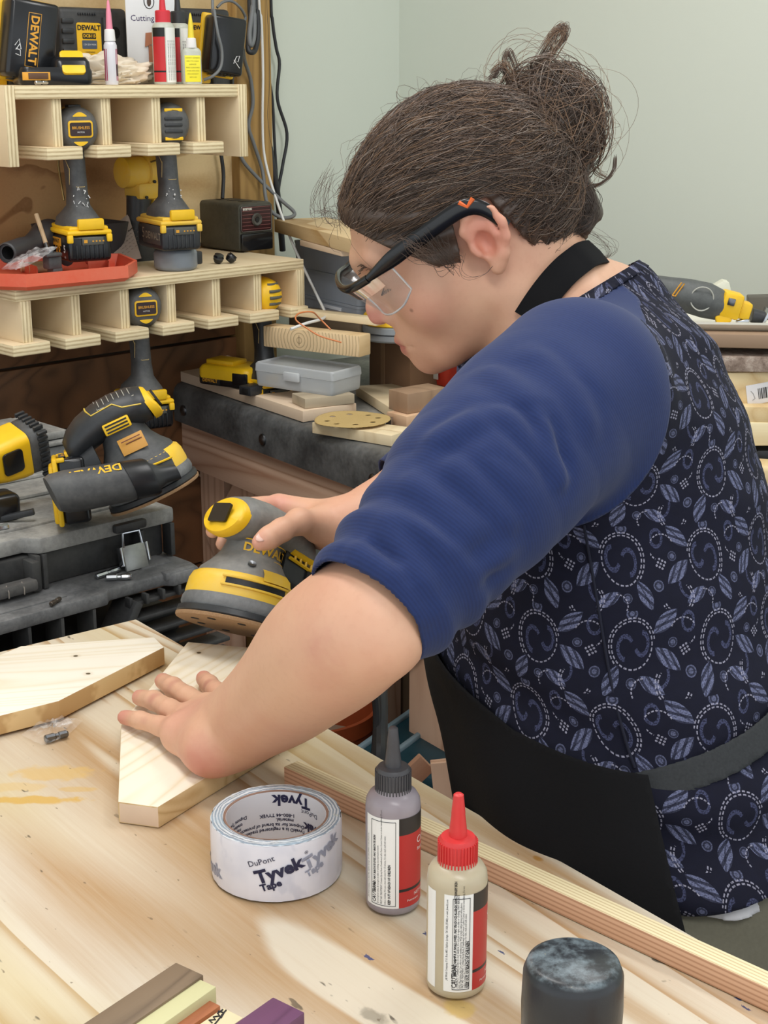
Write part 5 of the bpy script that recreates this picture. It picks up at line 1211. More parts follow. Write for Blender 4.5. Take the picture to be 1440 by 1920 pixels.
# grey storage bins with boards on top
mat_bin = plain('bluegrey_bin', '8f96a0', .45, var=.05)
gz = zs
gd = BA-R(2); gq = PZ(552, 596, gz)
for i, lb_t in enumerate(('lowest blue-grey storage bin of three, carrying a paper label', 'middle blue-grey storage bin of the stack of three', 'topmost blue-grey storage bin carrying the boards')):
    g = thing('storage_bin', lb_t, 'bin', (gq.x, gq.y, gz+.0495*i+.0004), gd, 'stacked storage bins')
    MB().loft([[(.115+x, .09+y, z) for x, y in rrect(.23*q_, .18*q_, .01)] for z, q_ in ((0, .985), (.044, 1), (.044, 1.008), (.049, 1.008))]).build('bin_body', mat_bin, g, 35)
    if i == 0:
        MB().box((.135, -.001, .022), (.075, .0012, .036), bev=.0003).build('bin_label', plain('bin_paper', 'c6c9cf', .6), g); mll = plain('label_grey_line', '8f939b', .6)
        for k in range(5): MB().box((.135, -.002, .034-.006*k), (.06, .0006, .0012)).build('label_line', mll, g)
gz2 = gz+.149
def flat(name, A_, B_, C_, z, h, mat, label):
    """board from three top corners seen in the photo"""
    a, b, c = PZ(*A_, z+h), PZ(*B_, z+h), PZ(*C_, z+h); d = b-a; L = d.length; ang = math.atan2(d.y, d.x); n = Vector((-math.sin(ang), math.cos(ang), 0)); w = max(.05, abs((c-a).dot(n)))
    return solo(name, MB().box((L/2, w/2, h/2), (L, w, h), bev=.001), mat, label, 'board', (a.x, a.y, z), ang)
flat('thin_board', (562, 450), (640, 470), (600, 440), gz2+.0004, .010, pl_m, 'thin pale board under the thick board on the storage bins')
A = PZ(512, 412, gz2+.036); flat('thick_board', (514, 411), (672, 452), (600, 404), gz2+.0110, .024, ply('oak_board', 'dcc398', 'cfae7c', 'b18a55', ring=5, seed=9), 'thick oak-coloured board on top of the storage bins, level with the forehead')
# orange wire
P = smooth_path([PD(620, 618, 2.5), PD(600, 598, 2.5), PD(585, 585, 2.45), PD(560, 588, 2.45), PD(555, 600, 2.45), PD(575, 615, 2.45), PD(600, 630, 2.45), PD(640, 642, 2.46)], 6)
solo('orange_wire', MB().tube([q-P[0] for q in P], .0014, 6), plain('copper_orange', 'd5804a', .4), 'thin orange wire curling over the ringed beam', 'wire', P[0])
# ---------------------------------------------------------------- under the bench
p = PZ(570, 1318, .37); bk = thing('orange_bucket', 'orange plastic bucket under the bench, half hidden by the forearm', 'bucket', (p.x, p.y, .0005))
MB().lathe([(.118, 0), (.130, .30), (.137, .305), (.137, .315), (.133, .318), (.135, .338), (.141, .340), (.142, .37), (.134, .37), (.128, .32), (.112, .02)], 48, cap=False).build('bucket_shell', plain('bucket_orange', 'b4552f', .45, var=.05), bk, 40)
for i, (x, y, c_) in enumerate(((.05, -.03, 'a58a74'), (-.03, .04, '8d8378'))): MB().box((x, y, .30), (.12, .08, .03), rot=(.3, .2, i), bev=.003).build('scrap', plain('scrap_'+c_, c_, .8), bk)
MB().lathe([(.126, .24), (.0001, .28)], 32, cap=False).build('contents', plain('sawdust', 'a8937c', .9, var=.2), bk)
ht = .45
a, b = PZ(676, 1398, ht), PZ(826, 1292, ht); d = b-a; ang = math.atan2(d.y, d.x); L = d.length*1.5
tb_ = thing('teal_tote', 'dark teal lidded plastic tote under the bench beside the person', 'bin', (a.x, a.y, 0), ang)
mte = plain('teal_bin', '12333d', .4, var=.1)
MB().loft([[(L/2-.03+x, -.17+y, z) for x, y in rrect(L*q_, .32*q_, .03)] for z, q_ in ((0.0005, .88), (ht-.04, .97))]).build('tote_body', mte, tb_, 40)
MB().box((L/2-.03, -.17, ht-.02), (L+.02, .34, .036), bev=.008).build('tote_lid', mte, tb_)
mtr = plain('teal_rim', '6c7f88', .5)
for y in (-.004, -.062): MB().box((L/2-.03, y, ht), (L, .010, .010), bev=.003).build('lid_rib', mtr, tb_)
for i, (A_, B_, w, l_, d_) in enumerate((((775, 1452), (800, 1428), .022, 'reddish offcut leaning below the table edge, left of two', 1.62), ((845, 1490), (838, 1425), .036, 'pale striped offcut standing below the table edge beside the apron', 1.60), ((870, 1470), (862, 1416), .03, 'short pale offcut behind the striped one', 1.66))):
    A, B = PD(*A_, d_), PD(*B_, d_); dv = (B-A).normalized(); base = A-dv*(A.z/dv.z)*.999 if dv.z > .5 else A-dv*.35
    L = (B-base).length; q4 = Vector((0, 0, 1)).rotation_difference(dv)
    tag(MB().box((0, 0, L/2), (w, w*.7, L), bev=.001).build('wood_offcut', [pl_m, mat_fir2z, stick][i] if i else wood('reddish_offcut', 'c09478', '9a6c52', 'z', 8), None, 35, base, q4.to_euler()), l_, 'wood block')
P = [PD(712, 1270, 1.75), PD(714, 1330, 1.72), PD(713, 1380, 1.7), PD(712, 1420, 1.68), PD(708, 1500, 1.68)]
solo('vacuum_hose', MB().tube([q-P[0] for q in smooth_path(P, 4)], .0085, 10), mat_cord, 'black hose hanging behind the table beside the teal tote', 'hose', P[0])
# ================================================================ lumber and tools behind the person at the right
def rblock(name, A_, B_, d, dep, h, mat, label, cat='board', rzo=0, **k):
    """box from the photo pixels of its front bottom edge at depth d"""
    a, b = PD(*A_, d), PD(*B_, d); dv = Vector((b.x-a.x, b.y-a.y, 0)); L = dv.length
    return solo(name, MB().box((L/2, dep/2, h/2), (L, dep, h), bev=.0015), mat, label, cat, a, math.atan2(dv.y, dv.x)+rzo, **k)
lum = wood('lumber_end', 'e6cfa0', 'c19a62', 'y', 10, 10, .6); lumx = wood('lumber_long', 'ecdcb4', 'd2b37d', 'x', 9, 12, .4)
def stackz(py, d): return PD(1400, py, d).z
lvl = .9305
sp_ = [('lumber_board', 838, 790, lumx, 'lowest pale board of the lumber stack at the right'), ('lumber_board', 790, 756, lum, 'middle board of the lumber stack at the right'), ('lumber_beam', 757, 692, lum, 'thick lumber beam with a white barcode sticker'), ('bark_slab', 688, 657, M('bark').mat, 'rough grey-brown bark-edged slab on the lumber beam'), ('walnut_slab', 640, 612, wood('slab_brown', '9a8068', '6e5646', 'x', 10, 10, .6), 'brown slab under the white tray and oscillating tool')]
bm_ = M('bark_edge'); n = bm_.noise(60, 5, .7); bm_.color(bm_.ramp(n, [(.3, '6b584c'), (.55, 'a39184'), (.75, 'd0c3b6')])).set(rough=.9); bm_.bump(n, .8, .004)
ang = math.atan2(-.42, .86)
yaw = {0: R(6), 1: R(2), 2: R(8), 3: 0, 4: R(-3)}
base = PD(1300, 838, 2.16)
prev = None
for i, (nm, pb2, pt2, mt, lb2) in enumerate(sp_):
    dz = 2.16+.01*i
    zb_, zt_ = PD(1400, pb2, dz).z, PD(1400, pt2, dz).z
    if i == 3: mt = bm_.mat
    o = solo(nm, MB().box((.30, .09, (zt_-zb_)/2), (.75, .18, zt_-zb_-.0008), bev=.002), mt, lb2, 'board', (PD(1290, 838, dz).x-.02*i, PD(1290, 838, dz).y, zb_), R(-4)+yaw[i])
spc = PD(1400, 650, 2.2)
solo('spacer_block', MB().box((0, 0, 0), (.10, .06, stackz(640, 2.2)-stackz(657, 2.2)-.0006), bev=.002), stick, 'cream spacer block between the bark slab and the brown slab', 'wood block', (spc.x+.02, spc.y+.05, (stackz(640, 2.2)+stackz(657, 2.2))/2))
bsl = bpy.data.objects['lumber_beam']
a = PD(1418, 735, 2.17)
lab = MB().box((0, 0, 0), (.055, .0012, .030), bev=.0003)
inv = (Matrix.Translation(bsl.location) @ bsl.rotation_euler.to_matrix().to_4x4()).inverted(); lp = inv @ a
lo = lab.build('barcode_sticker', plain('sticker_white', 'e2e0e2', .5), bsl, 35, (lp.x+.012, -.0008, lp.z), (0, R(-10), 0))
rg = random.Random(4)
x = -.010
while x < .026: w = rg.choice((.0008, .0013, .0018)); MB().box((x, -.0009, 0), (w, .0006, .016)).build('barcode_bar', mat_decal_k, lo); x += w+rg.choice((.001, .0016))
MB().tube([(-.021, -.0008, .006), (-.018, -.0008, .002), (-.016, -.0008, -.006), (-.020, -.0008, -.008)], .0005, 4).build('sticker_mark', plain('sticker_grey', '8a8a8a', .5), lo)
# low things under the stack: supports, wrap, carved wood
for x in (1330, 1445): 
    q = PD(x, 838, 2.2); solo('stack_support', MB().box((0, .05, (q.z-lvl)/2), (.05, .14, q.z-lvl-.001), bev=.002), mat_blk, 'dark support under the %s end of the lumber stack' % ('hidden left' if x < 1400 else 'right'), 'wood block', (q.x, q.y, lvl))
q = PZ(1428, 912, lvl); solo('carved_offcut', MB().box((0, .02, .016), (.06, .05, .032), bev=.008, seg=3), lum, 'small rounded tan offcut on the right bench edge', 'wood block', (q.x-.01, q.y, lvl+.0004), R(-20))
pts = [PZ(a_, b_, lvl+.001) for a_, b_ in ((1405, 925), (1500, 905), (1520, 950), (1430, 970), (1400, 960))]
solo('plastic_wrap', MB().loft([[p-pts[0] for p in r] for r in film(pts, .018, 9)], cap=False), mat_film, 'crumpled clear plastic wrap on the right bench', 'wrap', pts[0], angle=20)
# white tray + oscillating tool
zt5 = stackz(612, 2.2)
a, b = PD(1290, 590, 2.16), PD(1405, 606, 2.16); d = b-a
wt = thing('white_tray', 'shallow white plastic tray under the oscillating tool', 'tray', (a.x-.02, a.y, zt5+.0004), R(-6))
MB().loft([[(.09+x, .07+y, z) for x, y in rrect(.20*q_, .15*q_, .02)] for z, q_ in ((0, .85), (.010, 1), (.013, 1), (.013, .97), (.003, .83))]).build('tray_shell', plain('tray_white', 'dedccf', .5, var=.05), wt, 40)
A, B = PD(1268, 549, 2.17), PD(1405, 584, 2.17); d = B-A; L = d.length
xx = d.normalized(); zz = (Vector((0, 0, 1))-xx*xx.z).normalized(); yy = zz.cross(xx)
ot = thing('oscillating_tool', 'black and yellow oscillating tool lying on the white tray at the right', 'power tool', A); ot.matrix_world = Matrix.Translation(A) @ Matrix((xx, yy, zz)).transposed().to_4x4() @ Matrix.Scale(.74, 4)
MB().loft([[(x, w*math.cos(a), z+h*math.sin(a)) for a in np.linspace(0, 2*PI, 28, endpoint=False)] for x, w, h, z in ((-.06, .022, .022, 0), (-.02, .026, .027, 0), (.02, .030, .033, 0), (.06, .031, .035, 0), (.085, .028, .031, -.002), (.10, .024, .026, -.004))]).build('body', dusty('osc_black', '3a3c3d', '7f827f', .55, .55), ot, 60)
MB().tube([(.047+.022*math.cos(a), -.0315+.004*abs(math.cos(a)), .004+.023*math.sin(a)) for a in np.linspace(0, 2*PI, 25)], .0014, 6).build('grip_outline', plain('pale_piping', 'b5b5ac', .6), ot)
MB().tube([(-.004+x, -.0275, .010+z) for x, z in ((-.006, -.014), (.004, .014), (.010, .014), (0, -.014), (-.006, -.014))], .0014, 5).build('side_emblem', mat_decal_o, ot)
yb = MB(); yb.box((.108, 0, .004), (.040, .052, .050), bev=.006); yb.box((.135, 0, .000), (.028, .040, .034), bev=.005); yb.box((.100, -.014, -.024), (.03, .02, .02), rot=(0, R(-30), 0), bev=.004); yb.build('front_housing', mat_yel, ot)
MB().box((.104, -.0275, .012), (.014, .003, .014), bev=.001).build('vent_window', mat_dsteel, ot)
MB().box((.138, -.018, -.022), (.024, .014, .012), rot=(0, R(-25), 0), bev=.002).build('blade_lever', mat_steel, ot)
MB().lathe([(.014, 0), (.014, .024), (.010, .028)], 20, T(.155, 0, -.006) @ RY(90)).build('tool_head', mat_blk, ot); MB().box((.178, 0, -.006), (.006, .05, .042), rot=(0, R(10), 0), bev=.001).build('blade', mat_steel, ot)
mt_ = plain('board_dark', '5b574e', .6); q = PD(1425, 590, 2.2)
solo('dark_offcut', MB().box((.05, .02, .02), (.12, .03, .04), rot=(0, R(-3), 0), bev=.002), mt_, 'dark weathered offcut at the right picture edge behind the tool blade', 'wood block', (q.x, q.y+.03, zt5+.0004), R(-8))
A, B, Cc = PD(1275, 560, 2.3), PD(1345, 500, 2.3), PD(1362, 560, 2.3)
cp = MB(); 
cp.prism([(-.07, 0), (.012, .052), (.020, .050), (.034, 0)], .03, FL, bev=.001); q = PD(1335, 575, 2.33)
solo('white_moulding', cp, plain('moulding_white', 'dcdcca', .5, var=.04), 'cut piece of white moulding standing behind the oscillating tool', 'moulding', (q.x, q.y, zt5+.0004), R(-5))
# ================================================================ the person: implicit surfaces turned into meshes
class Field:
    """smooth union / subtraction of rounded cones and ellipsoids"""
    def __init__(s): s.p = []
    def _put(s, kind, data, c, r, k, op, M):
        s.p.append((kind, data, np.array(c, float), r, k, op, M)); return s
    def cone(s, a, b, ra, rb, k=.012, op=1, disp=None):
        a, b = np.array(a, float), np.array(b, float)
        return s._put('c', (a, b, ra, rb, disp), (a+b)/2, np.linalg.norm(b-a)/2+max(ra, rb), k, op, None)
    def chain(s, pts, k=.012, disp=None):
        for (a, ra), (b, rb) in zip(pts, pts[1:]): s.cone(a, b, ra, rb, k, 1, disp)
        return s
    def ell(s, c, r, k=.012, op=1, M=None):
        """M: 3x3 columns = axes of the ellipsoid"""
        M = np.eye(3) if M is None else np.array(M, float)
        return s._put('e', (np.array(r, float),), c, max(r), k, op, M)
    def ev(s, P, c=None, R_=None):
        d = np.full(len(P), 1.0)
        for kind, data, pc, pr, k, op, M in s.p:
            if c is not None and np.linalg.norm(pc-c)-pr > R_+.03+k: continue
            if kind == 'c':
                a, b, ra, rb, disp = data; ab = b-a; t = np.clip(((P-a) @ ab)/max(ab @ ab, 1e-9), 0, 1)
                v = np.linalg.norm(P-a-t[:, None]*ab, axis=1)-(ra+(rb-ra)*t)
            else:
                q = (P-pc) @ M; r = data[0]; k0 = np.linalg.norm(q/r, axis=1); k1 = np.linalg.norm(q/(r*r), axis=1)
                v = k0*(k0-1)/np.maximum(k1, 1e-9)
            if op < 0:
                v = -v; h = np.maximum(k-np.abs(d-v), 0)/k; d = np.maximum(d, v)+h*h*k/4
            else:
                h = np.maximum(k-np.abs(d-v), 0)/k; d = np.minimum(d, v)-h*h*k/4
        return d
    def bounds(s):
        lo = np.min([p[2]-p[3] for p in s.p if p[5] > 0], axis=0); hi = np.max([p[2]+p[3] for p in s.p if p[5] > 0], axis=0); return lo-.03, hi+.03
def surface(F, h, post=None, n=20, off=0.):
    """naive surface nets, evaluated block by block only near the surface"""
    lo, hi = F.bounds(); B = n*h; nb = np.ceil((hi-lo)/B).astype(int); N = nb*n+4
    g = np.arange(n+1); GI = np.stack(np.meshgrid(g, g, g, indexing='ij'), -1).reshape(-1, 3)
    ids, pos, quads = [], [], []
    gid = lambda I: ((I[..., 0].astype(np.int64)+1)*N[1]+(I[..., 1]+1))*N[2]+(I[..., 2]+1)
    Rb = B*.87+.02
    pcs = np.array([p[2] for p in F.p if p[5] > 0]); prs = np.array([p[3] for p in F.p if p[5] > 0])
    for bi in np.ndindex(*nb):
        o = np.array(bi)*n; c = lo+(o+n/2)*h
        if np.min(np.linalg.norm(pcs-c, axis=1)-prs) > Rb: continue
        dc = F.ev(c[None], c, Rb)[0]-off
        if abs(dc) > Rb+.03: continue
        P = lo+(GI+o)*h; v = F.ev(P, c, Rb)-off
        if post is not None: v = post(P, v)
        V = v.reshape(n+1, n+1, n+1); S_ = V < 0
        if S_.all() or not S_.any(): continue
        acc = np.zeros((n, n, n, 3)); cnt = np.zeros((n, n, n))
        for ax in range(3):
            for a in (0, 1):
                for b in (0, 1):
                    s0 = [slice(0, n)]*3; s1 = [slice(0, n)]*3; oth = [q for q in range(3) if q != ax]
                    off_ = [0, 0, 0]; off_[oth[0]] = a; off_[oth[1]] = b
                    for q in range(3): s0[q] = slice(off_[q], off_[q]+n); s1[q] = s0[q]
                    s1[ax] = slice(1, n+1); s0[ax] = slice(0, n)
                    v0, v1 = V[tuple(s0)], V[tuple(s1)]; m = (v0 < 0) != (v1 < 0)
                    t = np.where(m, v0/np.where(m, v0-v1, 1), 0)
                    for q in range(3): acc[..., q] += np.where(m, (t if q == ax else off_[q]), 0)
                    cnt += m
        m = cnt > 0; I = np.argwhere(m)
        ids.append(gid(I+o)); pos.append(lo+(I+o+acc[m]/cnt[m][:, None])*h)
        for ax in range(3):
            s1 = [slice(0, n)]*3; s1[ax] = slice(1, n+1)
            a, b = S_[:n, :n, :n], S_[tuple(s1)]; I = np.argwhere(a != b)
            if not len(I): continue
            fl = a[tuple(I.T)]; oth = [(ax+1) % 3, (ax+2) % 3]
            e1 = np.zeros(3, int); e1[oth[0]] = 1; e2 = np.zeros(3, int); e2[oth[1]] = 1
            J = I+o; q = np.stack([gid(J-e1-e2), gid(J-e2), gid(J), gid(J-e1)], 1)
            q[~fl] = q[~fl][:, ::-1]; quads.append(q)
    ids = np.concatenate(ids); pos = np.concatenate(pos); quads = np.concatenate(quads)
    u, ix = np.unique(ids, return_index=True); pos = pos[ix]
    k = np.clip(np.searchsorted(u, quads), 0, len(u)-1); ok = (u[k] == quads).all(1)
    return pos, k[ok]
def cut(V, Fc, g, keep=-1):
    """keep faces where g has the wanted sign and pull the new rim onto g = 0"""
    gv = g(V); fm = gv[Fc].mean(1); k = (fm < 0) if keep < 0 else (fm >= 0)
    A, Bf = Fc[k], Fc[~k]
    rim = np.intersect1d(np.unique(A), np.unique(Bf)) if len(Bf) else np.array([], int)
    V = V.copy()
    if len(rim):
        for _ in range(2):
            p = V[rim]; e = 1e-4; gr = np.stack([(g(p+np.eye(3)[i]*e)-g(p-np.eye(3)[i]*e))/(2*e) for i in range(3)], 1)
            gg = g(p); st = (gg/np.maximum((gr*gr).sum(1), 1e-6))[:, None]*gr
            ln = np.linalg.norm(st, axis=1, keepdims=True); V[rim] = p-st*np.minimum(1, .004/np.maximum(ln, 1e-9))
    u, inv = np.unique(A, return_inverse=True)
    return V[u], inv.reshape(A.shape)
def relax(V, Fc, it=2, lam=.5):
    n = len(V); E_ = np.concatenate([Fc[:, [0, 1]], Fc[:, [1, 2]], Fc[:, [2, 3]], Fc[:, [3, 0]]])
    deg = np.bincount(E_.ravel(), minlength=n)[:, None]
    for _ in range(it):
        s_ = np.zeros_like(V)
        for q in range(3): s_[:, q] = np.bincount(E_[:, 0], V[E_[:, 1], q], n)+np.bincount(E_[:, 1], V[E_[:, 0], q], n)
        V = V+(s_/np.maximum(deg, 1)-V)*lam
    return V
def npmesh(name, V, Fc, mat, parent=None, uv=None, smooth=True, thick=0, label=None):
    me = bpy.data.meshes.new(name); me.vertices.add(len(V)); me.vertices.foreach_set('co', np.ascontiguousarray(V, dtype=np.float32).ravel())
    k = Fc.shape[1]; me.loops.add(Fc.size); me.polygons.add(len(Fc))
    me.loops.foreach_set('vertex_index', np.ascontiguousarray(Fc, dtype=np.int32).ravel()); me.polygons.foreach_set('loop_start', np.arange(0, Fc.size, k, dtype=np.int32))
    me.update(calc_edges=True); me.validate()
    if smooth: me.polygons.foreach_set('use_smooth', [True]*len(me.polygons))
    if uv is not None and len(me.polygons) == len(Fc):
        l = me.uv_layers.new(name='UVMap'); l.data.foreach_set('uv', np.ascontiguousarray(uv[Fc.ravel()], dtype=np.float32).ravel())
    o = link(name, me, mat, parent, label=label)
    if thick:
        sm = o.modifiers.new('thickness', 'SOLIDIFY'); sm.thickness = thick; sm.offset = -1
    return o
A3 = lambda v: np.array(v, float)
# ---------------------------------------------------------------- head frame
def head_axes(psi, p, ro):
    f = Vector((math.sin(R(psi))*math.cos(R(p)), math.cos(R(psi))*math.cos(R(p)), -math.sin(R(p)))); r = Vector((math.cos(R(psi)), -math.sin(R(psi)), 0)); u = r.cross(f)
    r2 = r*math.cos(R(ro))+u*math.sin(R(ro)); return r2, f, r2.cross(f)
HS = .97
hr, hf, hu = head_axes(-88, 27, 5)
HO = A3(PD(872, 439, 1.40)); HM = np.array([hr, hf, hu]).T           # columns: right, face forward, up
hp = lambda x, y, z: HO+HM @ (np.array((x, y, z))*HS)
hl = lambda P: ((P-HO) @ HM)/HS
body = Field()
he = lambda c, r, k=.012, op=1, rot=None: body.ell(hp(*c), np.array(r)*HS, k, op, HM if rot is None else HM @ np.array(rot))
hc = lambda a, b, ra, rb, k=.012, op=1: body.cone(hp(*a), hp(*b), ra*HS, rb*HS, k, op)
he((0, -.014, .036), (.073, .096, .088), .01)
he((0, .030, .030), (.063, .072, .066), .02)
he((0, .040, -.030), (.056, .055, .070), .03)
for s in (-1, 1):
    hc((s*.050, -.002, -.055), (s*.022, .062, -.088), .021, .018, .03)
    he((s*.043, .052, -.030), (.024, .030, .028), .025)
    hc((s*.034, .084, .024), (0, .0965, .022), .012, .012, .014)
hc((0, .070, -.088), (0, .083, -.093), .020, .0185, .018)
hc((0, .092, .016), (0, .107, -.022), .0085, .0100, .012); hc((0, .1095, -.028), (0, .1105, -.032), .0105, .0105, .008)
for s in (-1, 1): he((s*.0115, .098, -.037), (.0075, .0095, .0070), .006)
he((0, .078, -.064), (.028, .026, .024), .02)
for s in (-1, 1):
    hc((s*.021, .090, -.0675), (s*.004, .1040, -.0640), .0028, .0052, .004); hc((s*.019, .089, -.0730), (0, .1005, -.0755), .003, .0060, .004)
    hc((s*.025, .091, -.0698), (0, .1100, -.0695), .0012, .0016, .003, -1)
    he((s*.033, .1005, .006), (.0165, .0140, .0105), .012, -1); he((s*.0325, .0790, .003), (.0140, .0130, .0125), .004)
    he((s*.0060, .1050, -.0435), (.0032, .0042, .0030), .003, -1)
hc((0, .104, -.052), (0, .1015, -.058), .0025, .002, .004, -1)
# ears
def ear(s):
    q = lambda y, z, x=0: (s*(.0800+x+max(0, -(y+.012))*.22), -.016+(y+.016)*.80, .001+z*.80)
    he(q(-.020, .006, -.002), (.0070, .0170, .0285), .004)
    pts = [(-.002, .004, -.002), (.0025, .020, .001), (-.006, .034, .003), (-.022, .0405, .004), (-.037, .032, .005), (-.043, .014, .005), (-.040, -.004, .004), (-.031, -.018, .002)]
    for a, b in zip(pts, pts[1:]): hc(q(*a), q(*b), .0042, .0042, .003)
    hc(q(-.028, -.022, .001), q(-.016, -.034, .0), .0065, .0070, .006)
    hc(q(-.030, .024, .002), q(-.030, .004, .003), .0028, .0034, .004); hc(q(-.030, .004, .003), q(-.020, -.014, .002), .0034, .0030, .004)
    he(q(-.0145, -.002, .0055), (.0105, .0090, .0130), .003, -1); he(q(-.030, .030, .008), (.0045, .0060, .0050), .003, -1)
    hc(q(.001, -.002, .001), q(-.003, -.010, .003), .0038, .0034, .004)
ear(-1); ear(1)
# neck
hc((0, -.030, -.030), (0, -.042, -.080), .057, .055, .03)
NB = A3(PD(1045, 625, 1.41)); body.cone(hp(0, -.042, -.080), NB, .055*HS, .062, .03)
body.cone(hp(-.040, -.030, -.030), A3(PD(1000, 660, 1.37)), .012, .016, .02)
# trunk and limbs
sp = [(A3(PD(a, b, d)), r) for a, b, d, r in ((1092, 640, 1.41, .058), (1128, 735, 1.40, .092), (1125, 860, 1.385, .118), (1140, 1000, 1.37, .122), (1140, 1200, 1.355, .130), (1196, 1450, 1.325, .124), (1258, 1690, 1.30, .110))]
body.chain(sp, .02)
SL, SR = A3(PD(1078, 722, 1.225)), A3(PD(985, 665, 1.56))
body.cone(sp[1][0], SL, .055, .046, .03); body.cone(sp[1][0], SR, .055, .046, .03)
EL = A3(PD(694, 1150, 1.085)); larm = [(SL, .046), (A3(PD(880, 935, 1.135)), .042), (EL, .0365)]
body.chain(larm, .02)
def densify(pts, n=5):
    q = [v for v in smooth_path([Vector(p) for p, r in pts], n)]; t = np.linspace(0, len(pts)-1, len(q)); rr = np.array([r for p, r in pts])
    x = np.arange(len(pts)); sm = np.interp(t, x, rr); sm[1:-1] = (np.interp(t-.35, x, rr)+sm*2+np.interp(t+.35, x, rr))[1:-1]/4
    return [(A3(p), float(r)) for p, r in zip(q, sm)]
lfore = densify([(EL, .0370), (A3(PD(640, 1196, 1.115)), .0400), (A3(PD(594, 1235, 1.155)), .0408), (A3(PD(533, 1297, 1.215)), .0352), (A3(PD(470, 1345, 1.268)), .0277), (A3(PD(425, 1376, 1.305)), .0250)])
body.chain(lfore, .02); body.cone(A3(PD(716, 1190, 1.07)), A3(PD(690, 1195, 1.075)), .022, .022, .03)
# left hand flat on the board
zb_ = .9205
L_ = lambda a, b, z: A3(PZ(a, b, z))
wr = lfore[-1][0]
mcp = {'index': L_(424, 1322, .944), 'middle': L_(382, 1326, .945), 'ring': L_(349, 1346, .943), 'pinky': L_(330, 1374, .940)}
for k_, m_ in mcp.items(): body.cone(wr, m_, .017, .0118, .02)
body.cone(L_(392, 1404, .943), L_(345, 1382, .938), .0200, .0135, .02); body.cone(wr, L_(395, 1400, .944), .023, .0195, .02)
for m_, pts in (('index', [(406, 1298, .940, .0096), (392, 1283, .935, .0090), (382, 1272, .9300, .0080)]), ('middle', [(352, 1307, .942, .0098), (324, 1288, .938, .0094), (305, 1277, .9300, .0081)]),
                ('ring', [(318, 1330, .941, .0095), (288, 1313, .937, .0090), (262, 1308, .9300, .0079)]), ('pinky', [(300, 1361, .937, .0088), (262, 1350, .934, .0080), (234, 1345, .9285, .0071)])):
    body.chain([(mcp[m_], .0112)]+[(L_(a, b, z), r) for a, b, z, r in pts], .004)
body.chain([(L_(440, 1372, .945), .016), (L_(468, 1345, .938), .0125), (L_(484, 1318, .934), .0105), (L_(490, 1296, .9305), .0085)], .006)
# right arm reaching to the sander
body.cone(A3(PD(1085, 592, 1.41)), A3(PD(1145, 583, 1.42)), .050, .036, .03); body.cone(A3(PD(1145, 583, 1.42)), sp[1][0], .036, .06, .03)
WR = A3(PD(648, 988, 1.625)); ER = A3(PD(900, 880, 1.66))
body.chain([(SR, .050), (ER, .042)], .02); body.chain([(ER, .042), (A3(PD(770, 935, 1.645)), .040), (A3(PD(700, 966, 1.632)), .031), (WR, .0265)], .02)
RP = lambda a, b, d: A3(PD(a, b, d))
rm = {'index': RP(522, 948, 1.655), 'middle': RP(525, 962, 1.675), 'ring': RP(535, 982, 1.690), 'pinky': RP(548, 1003, 1.695)}
for m_ in rm.values(): body.cone(WR, m_, .020, .0130, .02)
body.chain([(rm['index'], .0120), (RP(452, 950, 1.615), .0098), (RP(415, 966, 1.580), .0088), (RP(399, 996, 1.570), .0078)], .004)
body.chain([(rm['middle'], .0120), (RP(462, 972, 1.665), .0098), (RP(428, 995, 1.635), .0088), (RP(417, 1020, 1.615), .0076)], .004)
body.chain([(rm['ring'], .0115), (RP(478, 1000, 1.690), .0092), (RP(448, 1024, 1.665), .0082), (RP(440, 1044, 1.645), .0074)], .004)
body.chain([(rm['pinky'], .0105), (RP(505, 1025, 1.695), .0082), (RP(480, 1044, 1.68), .0074), (RP(468, 1058, 1.66), .0066)], .004)
body.cone(WR, RP(598, 985, 1.600), .022, .0185, .02); body.chain([(RP(600, 985, 1.600), .0175), (RP(560, 978, 1.560), .0130), (RP(528, 994, 1.532), .0112), (RP(505, 1008, 1.522), .0108), (RP(488, 1017, 1.518), .0088)], .008)
